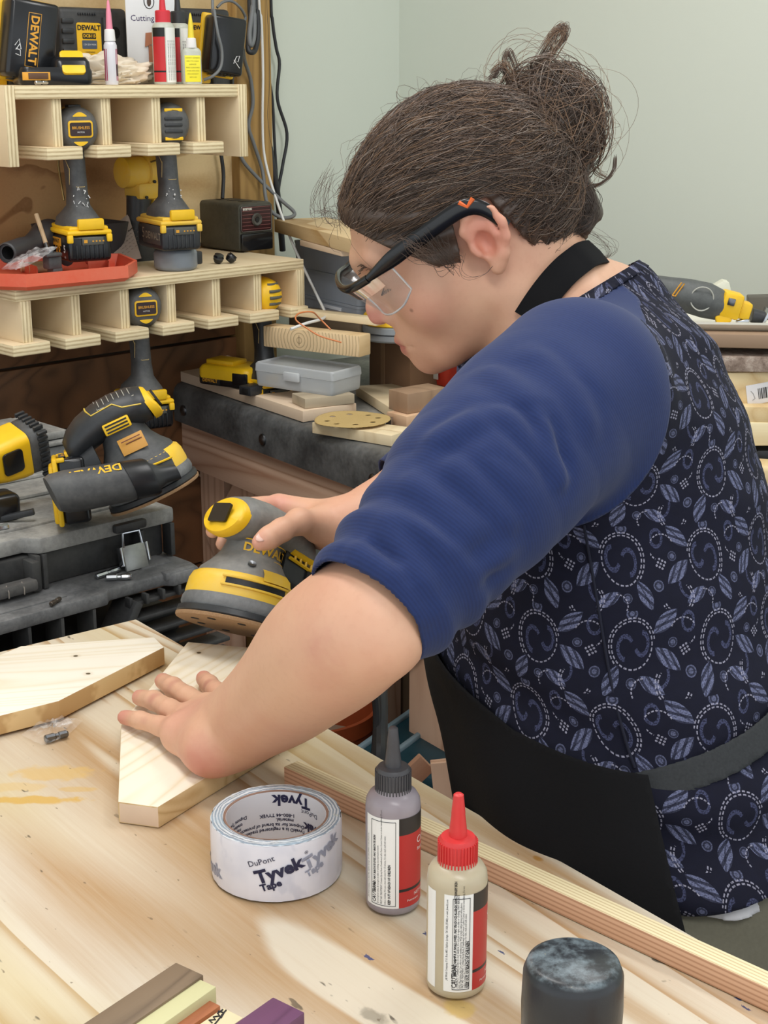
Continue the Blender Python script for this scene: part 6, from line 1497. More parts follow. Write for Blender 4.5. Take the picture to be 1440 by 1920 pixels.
# legs and feet
LAT = np.array((-.22, -.975, 0)); hip = sp[-1][0]
for s in (-1, 1):
    h_ = hip+LAT*s*.075; kn = np.array((h_[0]+.015, h_[1], .43)); an = np.array((h_[0]+.05, h_[1], .07))
    body.chain([(h_, .062), (kn, .050), (an, .036)], .02); body.cone(an-np.array((0, 0, .03)), an+np.array((-.17, .03, -.035)), .036, .030, .02)
VB, FB = surface(body, .0024); VB = relax(VB, FB, 2, .4)
def skin_mat():
    m = M('skin'); n = m.noise(9, 4, .6); f = m.noise(180, 3, .6)
    c = m.mix(n.sstep(.35, .7), 'dcae90', 'd5a085'); c = m.mix((f-.5).clamp()*.5, c, 'b98068')
    x, y, z = m.xyz()
    def blotch(p, r, col, w):
        nonlocal c
        dx, dy, dz = x-float(p[0]), y-float(p[1]), z-float(p[2]); d = (dx*dx+dy*dy+dz*dz).sqrt()/r+(m.noise(60, 2)-.5)*.5
        c = m.mix(d.sstep(1.1, .2)*w, c, col)
    blotch(PD(640, 1192, 1.075), .030, 'c2706c', .85); blotch(hp(0, .117, -.034), .026, 'd58a80', .8); blotch(hp(-.05, .06, -.035), .035, 'd08f7c', .5)
    blotch(hp(-.088, -.02, .006), .034, 'd3806e', .6); blotch(hp(-.008, .105, -.0695), .014, 'b5665f', .85); blotch(L_(385, 1418, .94), .032, 'c8776a', .7); blotch(L_(360, 1350, .955), .045, 'd28f80', .45)
    for a, b in ((262, 1348), (290, 1311), (326, 1288), (390, 1283)): blotch(L_(a, b, .943), .009, 'b9786c', .6)
    for a, b in ((231, 1343), (260, 1304), (304, 1273), (380, 1269), (340, 1350)): blotch(L_(a, b, .931), .020, 'd08478', .7)
    for p in (RP(470, 1010, 1.51), RP(412, 966, 1.575), RP(522, 940, 1.64)): blotch(p, .022, 'd58f82', .5)
    blotch(hp(-.062, .075, -.030), .0025, '8a5d4a', .7)
    m.color(c).set(rough=.5, sss=.06); m.b.inputs['Subsurface Radius'].default_value = (.012, .005, .003)
    m.bump(f, .12, .0006); return m.mat
person = npmesh('person', VB, FB, skin_mat())
tag(person, 'woman in a navy raglan top, black apron and safety glasses leaning over the work table', 'person')
P_ = person
def march(F, px, py, off=0., d0=.8):
    r = A3(ray(px, py)); rl = np.linalg.norm(r); t = d0
    for _ in range(80):
        v = F.ev((A3(CAM)+r*t)[None])[0]-off
        if v < 2e-4: break
        t += v*.8/rl
    return A3(CAM)+r*t
# nails
mat_nail = plain('nail', 'e0b7a8', .3)
def nail(p, axis, up, w=.0088, l=.0115):
    a = Vector(axis).normalized(); u = Vector(up); u = (u-a*u.dot(a)).normalized(); s = a.cross(u)
    mm = Matrix.Translation(Vector(p)) @ Matrix((s, a, u)).transposed().to_4x4()
    MB().ball((0, 0, 0), (w/2, l/2, .0013), mm, 2).build('fingernail', mat_nail, P_, 80)
tip, ip = RP(488, 1017, 1.518), RP(528, 994, 1.532)
tdir = tip-ip; tdir /= np.linalg.norm(tdir); nv = A3(CAM)-tip; nv = nv/np.linalg.norm(nv)*.75+np.array((0, 0, .65)); nv -= tdir*(nv @ tdir); nv /= np.linalg.norm(nv)
nail(tip-tdir*.001+nv*.0084, tdir, nv, .0115, .0145)
for tp, pr, r in ((L_(382, 1272, .9290), L_(392, 1283, .935), .0072), (L_(305, 1277, .9290), L_(324, 1288, .937), .0074), (L_(262, 1308, .9290), L_(288, 1313, .936), .0072), (L_(234, 1345, .9280), L_(262, 1350, .933), .0064)):
    a = tp-pr; a /= np.linalg.norm(a); nail(tp-a*.001+np.array((0, 0, r*.93)), a, (0, 0, 1), r*1.15, r*1.5)
# eye, brow
for s in (-1, 1):
    o = MB().ball(tuple(hp(s*.0325, .0795, .002)), .0124*HS).build('eyeball', plain('eye_white' , 'd9d2cb', .2) if s < 0 else bpy.data.materials['eye_white'], P_)
    lid = Field(); lid.ell(hp(s*.0325, .0800, .004), np.array((.0145, .0133, .0118))*HS, .01, 1, HM)
    q = MB(); 
    for k in range(14):
        t = k/13; a = hp(s*(.022+.022*t), .0930-.010*(2*t-.9)**2, -.004-.003*math.sin(PI*t)); b = hp(s*(.021+.025*t), .0962-.009*(2*t-.9)**2, -.0072-.003*math.sin(PI*t)); q.tube([tuple(a), tuple(b)], .0004, 4)
    q.build('eyelashes', plain('lash', '2a211d', .6) if s < 0 else bpy.data.materials['lash'], P_)['kind'] = 'stuff'
    br = MB(); rg = random.Random(3+s)
    for k in range(40):
        t = rg.random(); x = .014+.036*t; y = .1075-.030*t*t; z = .0165+.005*math.sin(PI*min(1, t*1.2))+rg.uniform(-.003, .003)
        a = hp(s*x, y+.0008, z); b = hp(s*(x+.006), y-.002-.012*t, z+.0015); br.tube([tuple(a), tuple(b)], .00035, 3)
    br.build('eyebrow', plain('brow_hair', '6a5344', .6) if s < 0 else bpy.data.materials['brow_hair'], P_)['kind'] = 'stuff'
# ---------------------------------------------------------------- shirt: patterned body and plain raglan sleeves
spn = np.array([p for p, r in sp]); 
FRONT = np.array((math.sin(R(-78)), math.cos(R(-78)), 0)); SIDE = np.array((math.sin(R(-168)), math.cos(R(-168)), 0))   # her front, her left
def axis_at(z):
    zz = spn[::-1, 2]; return np.stack([np.interp(z, zz, spn[::-1, 0]), np.interp(z, zz, spn[::-1, 1])], 1)
def cyl(P):
    """angle from her front (towards her left +) and height"""
    c = axis_at(P[:, 2]); dx, dy = P[:, 0]-c[:, 0], P[:, 1]-c[:, 1]
    return np.arctan2(dx*SIDE[0]+dy*SIDE[1], dx*FRONT[0]+dy*FRONT[1]), P[:, 2], np.hypot(dx, dy)
shirt = Field()
shr = (.060, .104, .130, .138, .148, .146, .150)
shirt.chain([(p, q) for (p, _), q in zip(sp, shr)], .03)
shirt.cone(sp[1][0]+np.array((0, 0, .0)), SL+np.array((0, 0, 0)), .066, .060, .04); shirt.cone(sp[1][0], SR, .066, .060, .04); shirt.cone(sp[2][0], SL+(sp[3][0]-SL)*.18, .11, .072, .05)
shirt.cone(A3(PD(1092, 608, 1.41)), A3(PD(1152, 590, 1.41)), .050, .044, .03); shirt.cone(A3(PD(1152, 590, 1.41)), sp[1][0], .044, .09, .03)
CU = EL+(larm[1][0]-EL)*.12
slv = [(SL, .062), (A3(PD(1000, 805, 1.185)), .0660), (A3(PD(926, 884, 1.155)), .0650), (A3(PD(876, 940, 1.135)), .0605), (A3(PD(800, 1032, 1.11)), .0490), (A3(PD(732, 1106, 1.09)), .0440), (A3(PD(682, 1162, 1.078)), .0415)]
shirt.chain(slv, .03)
slr = [(SR, .064), (A3(PD(930, 830, 1.64)), .058), (A3(PD(800, 915, 1.648)), .050), (A3(PD(752, 940, 1.642)), .0465)]
shirt.chain(slr, .03)
axL = (slv[-1][0]-SL); LLn = np.linalg.norm(axL); axL = axL/LLn
viewL = A3(PD(880, 925, 1.135))-A3(CAM); viewL /= np.linalg.norm(viewL)
sdL = np.cross(axL, viewL); sdL /= np.linalg.norm(sdL)
def nz(P, f, seed=0):
    """cheap smooth pseudo-noise"""
    a = np.sin(P[:, 0]*f*1.3+P[:, 1]*f*.7+seed)+np.sin(P[:, 1]*f*1.1-P[:, 2]*f*1.4+seed*2.1)+np.sin(P[:, 2]*f*.9+P[:, 0]*f*1.7+seed*.7); return a/3
RID = []
for a_, b_, am, wd in (((1013, 782), (1052, 905), .0042, .007), ((938, 770), (1053, 898), .0045, .008), ((848, 870), (958, 985), .0046, .008), ((995, 655), (1112, 805), .0030, .010), ((800, 835), (905, 778), .0038, .010), ((770, 905), (880, 1010), .0040, .009),
                       ((720, 985), (800, 1090), .0042, .008), ((905, 690), (1000, 760), .0026, .010), ((668, 1040), (735, 1085), .0050, .008), ((735, 1085), (790, 1165), .0042, .008), ((880, 1075), (960, 1030), .0030, .009)):
    RID.append((march(shirt, *a_), march(shirt, *b_), am*2.0, wd*.85))
def folds(P, v):
    q = P-SL; t = q @ axL; w = q @ sdL; near = np.exp(-np.maximum(0, np.linalg.norm(q-t[:, None]*axL, axis=1)-.09)**2/.0008)
    on = near*np.clip((t+.02)/.08, 0, 1)*np.clip((LLn+.03-t)/.02, 0, 1)
    ph = t*62+w*26*np.sin(t*9+.5)+2.2*nz(P, 9, 1.3)
    amp = .0010+.0028*np.clip(t/LLn, 0, 1)**1.5
    sharp = np.abs(np.sin(ph))**.6
    v = v-on*amp*.45*(1.7*sharp-.9)
    for a_, b_, am, wd in RID:
        ab = b_-a_; tt = ((P-a_) @ ab)/(ab @ ab); m_ = (np.abs(tt-.5) < .9)
        if not m_.any(): continue
        tc = np.clip(tt[m_], 0, 1); dd_ = np.linalg.norm(P[m_]-a_-tc[:, None]*ab, axis=1); taper = np.sin(PI*np.clip(tc*.94+.03, 0, 1))**.7
        v[m_] = v[m_]-am*taper*(np.exp(-(dd_/wd)**2)-.45*np.exp(-((dd_-1.7*wd)/wd)**2))
    # deep drag lines from the armpit
    ph2 = (w*1.0+t*.55)*75+1.5*nz(P, 7, 4); v = v-on*.0013*np.sin(ph2)*np.clip(1-t/LLn, 0, 1)
    # pushed-up cuff: two soft rolls
    for c_, a_, s_ in ((LLn-.020, .0060, .011), (LLn-.052, .0050, .010), (LLn-.082, .0035, .012)): v = v-near*a_*np.exp(-((t-c_+w*.12)/s_)**2)
    # trunk: soft cross folds at the waist, drag towards the hip
    ph, z, rr = cyl(P)
    tr = np.exp(-np.maximum(0, rr-.17)**2/.0006)
    wz = np.clip((1.06-z)/.10, 0, 1)
    v = v-tr*(.0024+.0048*wz)*np.sin(z*95+ph*2.2+2.4*nz(P, 11, 2))*(.35+.65*np.abs(nz(P, 6, 5)))-tr*.0015*nz(P, 28, 3)
    return v
VS, FS = surface(shirt, .0028, folds); VS = relax(VS, FS, 1, .2)
# openings: neckline, cuffs, hem
neckdir = A3(hp(0, -.042, -.080))-sp[1][0]; 
nA, nB, nC = A3(PD(1174, 500, 1.41)), A3(PD(1000, 604, 1.345)), A3(PD(1008, 590, 1.48))
nn = np.cross(nB-nA, nC-nA); nn /= np.linalg.norm(nn); nn = nn if nn @ (HO-nA) > 0 else -nn
ncen = NB
def g_neck(P):
    d = (P-nA) @ nn; q = P-ncen; far = np.linalg.norm(q-np.outer(q @ nn, nn), axis=1)
    return np.where(far < .16, d, np.minimum(d, .16-far))
cutP = slv[-1][0]; 
def g_cuffL(P): 
    q = P-cutP; t = q @ axL; rad = np.linalg.norm(q-t[:, None]*axL, axis=1); return np.where(rad < .11, t+.004, -.02)
axR = slr[-1][0]-slr[-2][0]; axR /= np.linalg.norm(axR)
def g_cuffR(P): 
    q = P-slr[-1][0]; t = q @ axR; rad = np.linalg.norm(q-t[:, None]*axR, axis=1); return np.where(rad < .10, t, -.02)
hem_z = .882
def g_hem(P): return hem_z+.012*np.sin(P[:, 0]*18+1)-P[:, 2]
for g in (g_neck, g_cuffL, g_cuffR, g_hem): VS, FS = cut(VS, FS, g)
SC = A3(PD(1005, 752, 1.215))
def g_raglan(P):
    """negative on the sleeves"""
    def one(c, r, arm, k):
        v = np.linalg.norm((P-c), axis=1)-r
        for (a, ra), (b, rb) in zip(arm, arm[1:]):
            ab = b-a; t = np.clip(((P-a) @ ab)/(ab @ ab), 0, 1); w = np.linalg.norm(P-a-t[:, None]*ab, axis=1)-(ra+(rb-ra)*t+.03)
            v = np.minimum(v, w)
        return v
    a = one(SC, .108, [(A3(PD(960, 820, 1.16)), .075)]+slv[2:], 0)
    nk = A3(PD(1120, 545, 1.32)); ab = SC-nk; t = np.clip(((P-nk) @ ab)/(ab @ ab), 0, 1); a = np.minimum(a, np.linalg.norm(P-nk-t[:, None]*ab, axis=1)-(.040+.066*t))
    b = one(SR, .105, slr, 0)
    return np.minimum(a, b)
VT, FT = cut(VS, FS, g_raglan, +1); VV, FV = cut(VS, FS, g_raglan, -1)
ph, z, rr = cyl(VT)
ph = (ph-R(100)+PI) % (2*PI)-PI                        # seam of the print on her far side
uvT = np.stack([ph*.155, z], 1)
def shirt_print():
    m = M('stitched_leaf_print'); u, v, _ = m.xyz(m.coord('UV'))
    warp = m.noise(9, 2); u = u+(warp-.5)*.012; v = v+(m.noise(8, 2, .5, m.scaled((1, 1, 1), loc=(3, 1, 2)))-.5)*.012
    CW, CH = .070, .060
    row = (v/CH).floor(); us = u/CW+row*.43; a = (us.fract()-.5)*(CW/.05)*((row*.5).fract().gt(.25)*2-1); b = ((v/CH).fract()-.5)*(CH/.05)   # cell space, 1 unit = 5 cm
    cell = us.floor()*1.7+row*3.1
    st = m.noise(900, 2, .6, m.comb(u, v)); stitch = (st-.34).sstep(0, .25)
    def rot(cx, cy, ang):
        dx, dy = a-cx, b-cy; c_, s_ = math.cos(R(ang)), math.sin(R(ang)); return dx*c_+dy*s_, dy*c_-dx*s_
    def ring(cx, cy, r, w, squash=1., dash=0, arc=None):
        x, y = rot(cx, cy, 0); x = x/squash; r_ = (x*x+y*y).sqrt(); k = ((r_-r).abs()).lt(w)
        an = y.m('ARCTAN2', x)
        if dash: k = k*((an*dash).sin()).gt(-.45)
        if arc: k = k*((an-R(arc[0])).sin()).gt(arc[1])
        return k
    def leaf(cx, cy, ang, l, w):
        x, y = rot(cx, cy, ang); t = x/l; prof = (t*t).rsub(1).max(0)*w
        body_ = (y.abs()).lt(prof); hat = ((y*60+x*26).sin()).gt(-.3); vein = (y.abs()).gt(.012)
        return body_*(hat*.75+.2)*(vein*.6+.4)
    def dot(cx, cy, r):
        x, y = rot(cx, cy, 0); d = (x*x+y*y).sqrt(); return d.lt(r)*(((d*95).sin()).gt(-.35)*.55+.15)
    def dots(cx, cy, ang):
        x, y = rot(cx, cy, ang); p = .050; gx, gy = (x/p), (y/p)
        fx, fy = (gx+.5).fract()-.5, (gy+.5).fract()-.5
        return ((fx*fx+fy*fy).sqrt()).lt(.34)*(gx.abs()).lt(1.5)*(gy.abs()).lt(1.5)
    hi = ring(-.26, .10, .35, .011, .86, 26).max(ring(-.26, .10, .395, .011, .86, 30, (30, -.3))).max(ring(.34, -.44, .22, .010, 1, 22, (150, -.2))).max(ring(.34, -.44, .26, .010, 1, 24, (150, -.1))).max(ring(.52, .26, .20, .010, 1, 22, (-40, -.3))).max(ring(-.10, -.52, .16, .010, 1, 20, (100, -.2)))
    hi = hi.max(dots(.55, .02, 30))
    lo = leaf(.24, .42, 42, .25, .115).max(leaf(.28, -.10, -40, .25, .110)).max(leaf(-.55, -.40, 66, .23, .105)).max(leaf(.02, -.44, 150, .21, .09)).max(dot(.36, .12, .07)).max(dot(-.28, .56, .085)).max(dot(.62, -.28, .08)).max(dot(-.26, -.42, .07))
    mid = ring(-.36, .06, .17, .036, .62, 0, (60, -.5)).max(ring(-.12, .12, .16, .036, .62, 0, (-120, -.5))).max(ring(.10, -.30, .18, .020, 1, 0, (200, 0))).max(ring(.60, .40, .13, .028, .7))
    nb = m.noise(120, 2); base = m.mix(nb, '0b0c1c', '101226')
    c = m.mix((mid*stitch)*.5, base, '5b6085'); c = m.mix((lo*(stitch*.7+.3))*.8, c, '767b9c'); c = m.mix(hi*(stitch*.6+.4)*.8, c, 'a3a1b4')
    m.color(c).set(rough=.9, spec=.3); m.bump(m.noise(700, 2), .15, .0006); return m.mat
def navy_knit():
    m = M('navy_thermal_knit'); x, y, z = m.xyz(); n = m.noise(260, 3, .6)
    ax_ = [float(q) for q in axL]
    t = x*ax_[0]+y*ax_[1]+z*ax_[2]; rib = ((t*2400+(m.noise(40, 2)-.5)*3).sin()*.5+.5)
    c = m.mix((rib*.35+n*.5).clamp(), '10204c', '192f63')
    m.color(c).set(rough=.9, sheen=.08); m.bump(rib*.35+n*.6, .2, .0006); return m.mat
mat_navy_knit = navy_knit()
npmesh('patterned_shirt', VT, FT, shirt_print(), P_, uvT, thick=.0018, label='dark navy shirt body printed with stitched leaves and rings')
npmesh('raglan_sleeves', VV, FV, mat_navy_knit, P_, None, thick=.0022, label='plain navy raglan sleeves pushed up to the elbows')
# seam, neckband
def rim_tube(F, pxs, off, r, nm, mat, flat=None):
    pts = [Vector(march(F, a, b, off)) for a, b in pxs]
    return MB().tube(smooth_path(pts, 4), r, 8, flat=flat).build(nm, mat, P_, 60)
rim_tube(shirt, [(1095, 985), (1108, 1060), (1122, 1140), (1135, 1220), (1150, 1300), (1172, 1385), (1190, 1440)], .0012, .0012, 'side_seam', plain('seam_thread', '0d1024', .9))
seam_pts = [(1168, 520), (1188, 590), (1197, 660), (1197, 740), (1186, 810), (1160, 880), (1118, 945), (1060, 1005), (1000, 1052)]
# undershirt peeking out below the hem
pn_f = Field(); pn_f.chain([(p, q-.006) for (p, _), q in zip(sp, shr)], .03)
for s in (-1, 1):
    h_ = hip+LAT*s*.070; kn = np.array((h_[0]+.015, h_[1], .43)); an = np.array((h_[0]+.05, h_[1], .09))
    pn_f.chain([(h_-np.array((0, 0, .03)), .098), (kn, .066), (an, .058)], .03)
def pfold(P, v): return v-.0022*np.sin(P[:, 2]*34+P[:, 0]*30+2*nz(P, 9, 2))-.001*nz(P, 40, 1)
VP, FP = surface(pn_f, .0065, pfold)
VP1, FP1 = cut(VP, FP, lambda P: P[:, 2]-.905); VP1, FP1 = cut(VP1, FP1, lambda P: .075-P[:, 2])
mpn = M('olive_trousers'); n = mpn.noise(300, 3); mpn.color(mpn.mix(n, '5c594c', '6a6758')).set(rough=.85); mpn.bump(n, .15, .0006)
npmesh('trousers', VP1, FP1, mpn.mat, P_, label='olive grey trousers')
us = Field(); us.chain([(p, q-.003) for (p, _), q in zip(sp, shr)], .03)
VU, FU = surface(us, .0030, lambda P, v: v-.002*np.sin(P[:, 0]*90+P[:, 1]*70))
VU, FU = cut(VU, FU, lambda P: P[:, 2]-(hem_z+.006)); VU, FU = cut(VU, FU, lambda P: (hem_z-.009+.005*np.sin(P[:, 0]*40))-P[:, 2])
npmesh('undershirt_hem', VU, FU, plain('white_jersey', 'b9b9bd', .9, var=.1), P_, thick=.001, label='white undershirt edge below the hem')
# shoes
msh = plain('dark_shoe', '2b2a2a', .6)
for s in (-1, 1):
    h_ = hip+LAT*s*.075; an = Vector((h_[0]+.05, h_[1], 0))
    sh_ = MB(); sh_.loft([[(an.x+.055-x, an.y+y*w+.03*x, z*h) for y, z in [(math.cos(a), .5+.5*math.sin(a)) for a in np.linspace(0, 2*PI, 20, endpoint=False)]] for x, w, h in ((0, .025, .06), (.02, .038, .085), (.09, .042, .09), (.16, .046, .06), (.23, .045, .045), (.27, .030, .035))]).build('shoe', msh, P_, 60)
# ---------------------------------------------------------------- apron
ap = Field(); ap.chain([(p, q) for (p, _), q in zip(sp, (.086, .120, .142, .150, .159, .158, .164))], .03); ap.cone(sp[-1][0], sp[-1][0]+np.array((-.02, .01, -.35)), .164, .175, .03)
def apost(P, v):
    ph, z, rr = cyl(P); stand = np.clip((z-.98)/.1, 0, 1)*np.exp(-((ph-R(40))/R(60))**2)
    return v-.010*stand-.0016*np.sin(ph*9+z*25+1.5*nz(P, 8, 1))
VA, FA = surface(ap, .0042, apost)
tops = []
for a_, b_ in ((815, 1205), (840, 1250), (880, 1297), (960, 1370), (1080, 1422), (1215, 1452)):
    q_ = cyl(march(ap, a_, b_)[None]); tops.append((abs(math.degrees(q_[0][0])), q_[1][0]))
tops = np.array([(0, tops[0][1]+.06)]+sorted(tops)); print('apron', tops.round(3).tolist())
def g_apron(P):
    ph, z, rr = cyl(P); a = np.abs(np.degrees(ph)); return np.maximum(z-np.interp(a, tops[:, 0], tops[:, 1]), (a-tops[-1, 0])*.0028)
VA, FA = cut(VA, FA, g_apron); VA, FA = cut(VA, FA, lambda P: .52-P[:, 2])
mat_apron = M('black_apron'); n = mat_apron.noise(500, 3); l = mat_apron.noise(30, 3); mat_apron.color(mat_apron.mix(n*.6+l*.4, '08080a', '121215')).set(rough=.9, spec=.25); mat_apron.bump(n, .2, .0006); mat_apron = mat_apron.mat
npmesh('apron', VA, FA, mat_apron, P_, thick=.0015, label='plain black bib apron')
mat_strap = M('apron_webbing'); n = mat_strap.noise(420, 3); mat_strap.color(mat_strap.mix(n, '1c1e20', '34373a')).set(rough=.85); mat_strap = mat_strap.mat
wt_f = Field(); wt_f.chain([(p, q+.003) for (p, _), q in zip(sp, shr)], .03)
VW, FW = surface(wt_f, .0030)
q0, q1 = [cyl(march(wt_f, a_, b_)[None]) for a_, b_ in ((1225, 1474), (1425, 1385))]
tie = (q0[1][0], (q1[1][0]-q0[1][0])/max(5, math.degrees(q1[0][0])%360-math.degrees(q0[0][0])%360)); print('tie', tie)
def g_tie(P):
    ph, z, rr = cyl(P); a = np.degrees(ph) % 360; zc_ = tie[0]+tie[1]*(a-tops[-1, 0])-.0000012*(a-tops[-1, 0])**2
    return np.maximum(np.abs(z-zc_)-.0105, np.maximum((tops[-1, 0]-4-a), (a-256))*.0025)
VW, FW = cut(VW, FW, g_tie)
npmesh('waist_tie', VW, FW, mat_strap, P_, thick=.0015, label='dark grey webbing tie round the waist')
# neck strap
nk = [(1100, 478), (1082, 490), (1060, 508), (1036, 534), (1012, 566), (990, 600)]
allf = Field(); allf.p = body.p+[]
for q in nk[:0]: pass
pts = [Vector(march(body, a, b, .004)) for a, b in nk]
nax = (Vector(hp(0, -.04, -.05))-Vector(NB)).normalized(); back = [Vector(NB)+Matrix.Rotation(s_*R(a_), 3, nax) @ (pts[0]-Vector(NB)) for a_ in (28, 60) for s_ in (1,)]
path = smooth_path([back[1], back[0]]+pts, 5)
rings = []
for i, p in enumerate(path):
    t = (path[min(i+1, len(path)-1)]-path[max(i-1, 0)]).normalized(); c_ = Vector(NB)+(Vector(hp(0, -.04, -.05))-Vector(NB))*.4
    nrm = (p-c_); nrm = (nrm-t*nrm.dot(t)).normalized(); w = t.cross(nrm)
    rings.append([tuple(p+w*a+nrm*b) for a, b in ((-.014, 0), (-.014, .0022), (0, .0032), (.014, .0022), (.014, 0), (0, .0004))])
MB().loft(rings).build('neck_strap', mat_apron, P_, 60, label='black apron strap round the neck')
# neckband of the shirt
VN, FN = surface(shirt, .0030, None, off=.0016)
VN, FN = cut(VN, FN, g_neck); VN, FN = cut(VN, FN, lambda P: g_neck(P)+.009, +1)
phn, zn, _ = cyl(VN)
npmesh('neckband', VN, FN, bpy.data.materials['stitched_leaf_print'], P_, np.stack([phn*.1, zn], 1), thick=.0015)
# ---------------------------------------------------------------- hair
scalp = Field()
se = lambda c, r, k=.02: scalp.ell(hp(*c), np.array(r)*HS, k, 1, HM)
se((0, -.014, .038), (.080, .106, .096)); se((0, .030, .038), (.069, .080, .068)); se((0, -.055, .02), (.066, .066, .075))
hx = lambda px, py, d: tuple(hl(A3(PD(px, py, d))))
GP = A3(PD(1010, 300, 1.40))
def hairline(P):
    """negative inside the hair"""
    q = hl(P); x, y, z = q.T
    zl = np.interp(y, [-.12, -.085, -.062, -.051, -.043, -.034, -.016, .002, .007, .013, .026, .040, .060, .080, .100, .115], [-.055, -.052, -.040, -.022, .008, .038, .042, .040, .012, -.010, -.012, .004, .026, .048, .068, .072])
    return zl-z
VHs, FHs = surface(scalp, .0030, lambda P, v: v-.0022*np.sin(80*np.linalg.norm(P-GP, axis=1)*0+26*np.arctan2((P-GP) @ A3(hu), (P-GP) @ A3(hf))+6*nz(P, 14, 1)))
VHs, FHs = cut(VHs, FHs, hairline)
def hairmat(name, c1, c2, rough=.42):
    m = M(name); n = m.noise(70, 3, .6); m.color(m.mix(n, c1, c2)).set(rough=rough, aniso=.4); return m.mat
mh = [hairmat('hair_dark', '35291f', '473830'), hairmat('hair_brown', '58463b', '6c584b'), hairmat('hair_ash', '7a6b60', '8e8074'), hairmat('hair_gold', '6b523f', '87694f')]
npmesh('hair_cap', VHs, FHs, hairmat('hair_under', '43352c', '54443a'), P_, thick=.002)
rs = np.random.RandomState(5)
def ribbons(paths, rad, name, mat, label=None):
    """paths (n,k,3) -> thin three-sided tubes tapering at the ends"""
    n, k, _ = paths.shape; t = np.gradient(paths, axis=1); t /= np.maximum(np.linalg.norm(t, axis=2, keepdims=True), 1e-9)
    ref = rs.normal(size=(n, 1, 3)); a = np.cross(t, ref); a /= np.maximum(np.linalg.norm(a, axis=2, keepdims=True), 1e-9); b = np.cross(t, a)
    tap = np.minimum(1, np.minimum(np.arange(k)+.6, (k-1-np.arange(k))*.6+.25))[None, :, None]*np.asarray(rad).reshape(-1, 1, 1)
    V = np.stack([paths+(a*math.cos(q)+b*math.sin(q))*tap for q in (0, 2.094, 4.189)], 2).reshape(-1, 3)
    i = (np.arange(n)[:, None]*k+np.arange(k-1)[None]).reshape(-1)*3
    Fq = np.concatenate([np.stack([i+q, i+(q+1) % 3, i+3+(q+1) % 3, i+3+q], 1) for q in range(3)])
    o = npmesh(name, V, Fq, mat, P_, label=label); o['kind'] = 'stuff'; return o
def grad(F, P, e=6e-4):
    return np.stack([(F.ev(P+np.eye(3)[i]*e)-F.ev(P-np.eye(3)[i]*e))/(2*e) for i in range(3)], 1)
def combed(starts, steps, ds, lift, goal, jit=.2, spreadg=.02):
    P = starts.copy(); out = [P.copy()]; G = goal+rs.normal(size=P.shape)*spreadg; w = rs.normal(size=P.shape)*jit
    for s_ in range(steps):
        g = grad(scalp, P); g /= np.maximum(np.linalg.norm(g, axis=1, keepdims=True), 1e-9)
        d = G-P; dist = np.linalg.norm(d, axis=1, keepdims=True); d = d/np.maximum(dist, 1e-6)+w
        d -= g*(d*g).sum(1, keepdims=True); d /= np.maximum(np.linalg.norm(d, axis=1, keepdims=True), 1e-9)
        P = P+d*np.minimum(ds, dist*.7)
        v = scalp.ev(P); P = P-g*(v-lift*(1+.5*np.sin(s_*.9+lift*4e3)))[:, None]; out.append(P.copy()); w = w*.85+rs.normal(size=P.shape)*jit*.25
    return np.stack(out, 1)
nS = 9500
vis = VHs[rs.randint(0, len(VHs), nS*2)]; ql = hl(vis); vis = vis[(ql[:, 0] < .045)][:nS]
lift = np.abs(rs.normal(size=len(vis)))*.0016+.0003
nc = len(vis)//5; vis = np.repeat(vis[:nc], 5, 0)+rs.normal(size=(nc*5, 3))*.0022; lift = np.abs(rs.normal(size=len(vis)))*.0014+.0003
st_ = rs.get_state(); pth = combed(vis, 15, .009, lift, GP, .09, .018)
def offear(p):
    q = hl(p.reshape(-1, 3)).reshape(p.shape); return ~((q[..., 0] < 0) & (q[..., 1] > -.044) & (q[..., 1] < .006) & (q[..., 2] > -.036) & (q[..., 2] < .036)).any(1)
k_ok = offear(pth); pth = pth[k_ok]; vis = vis[k_ok]
which = rs.rand(len(vis)); qz = hl(vis)[:, 2]
topish = np.clip((qz-.05)/.06, 0, 1)
sel = np.where(which < .40-.22*topish, 0, np.where(which < .74-.12*topish, 1, np.where(which < .90, 3, 2)))
for k_ in range(4): ribbons(pth[sel == k_], rs.uniform(.00020, .00042, (sel == k_).sum()), 'hair_strands', mh[k_])
# flyaways at the front, crown and nape
st = VHs[rs.randint(0, len(VHs), 4000)]; ql = hl(st); st = st[((ql[:, 1] > .070) | (ql[:, 2] > .115) | (ql[:, 2] < -.015) | ((ql[:, 1] < -.085)))][:330]
fl = combed(st, 9, .008, np.abs(rs.normal(size=len(st)))*.006+.001, GP, .75, .05); fl = fl[offear(fl)]; ribbons(fl, rs.uniform(.00012, .00022, len(fl)), 'flyaway_hair', mh[1])
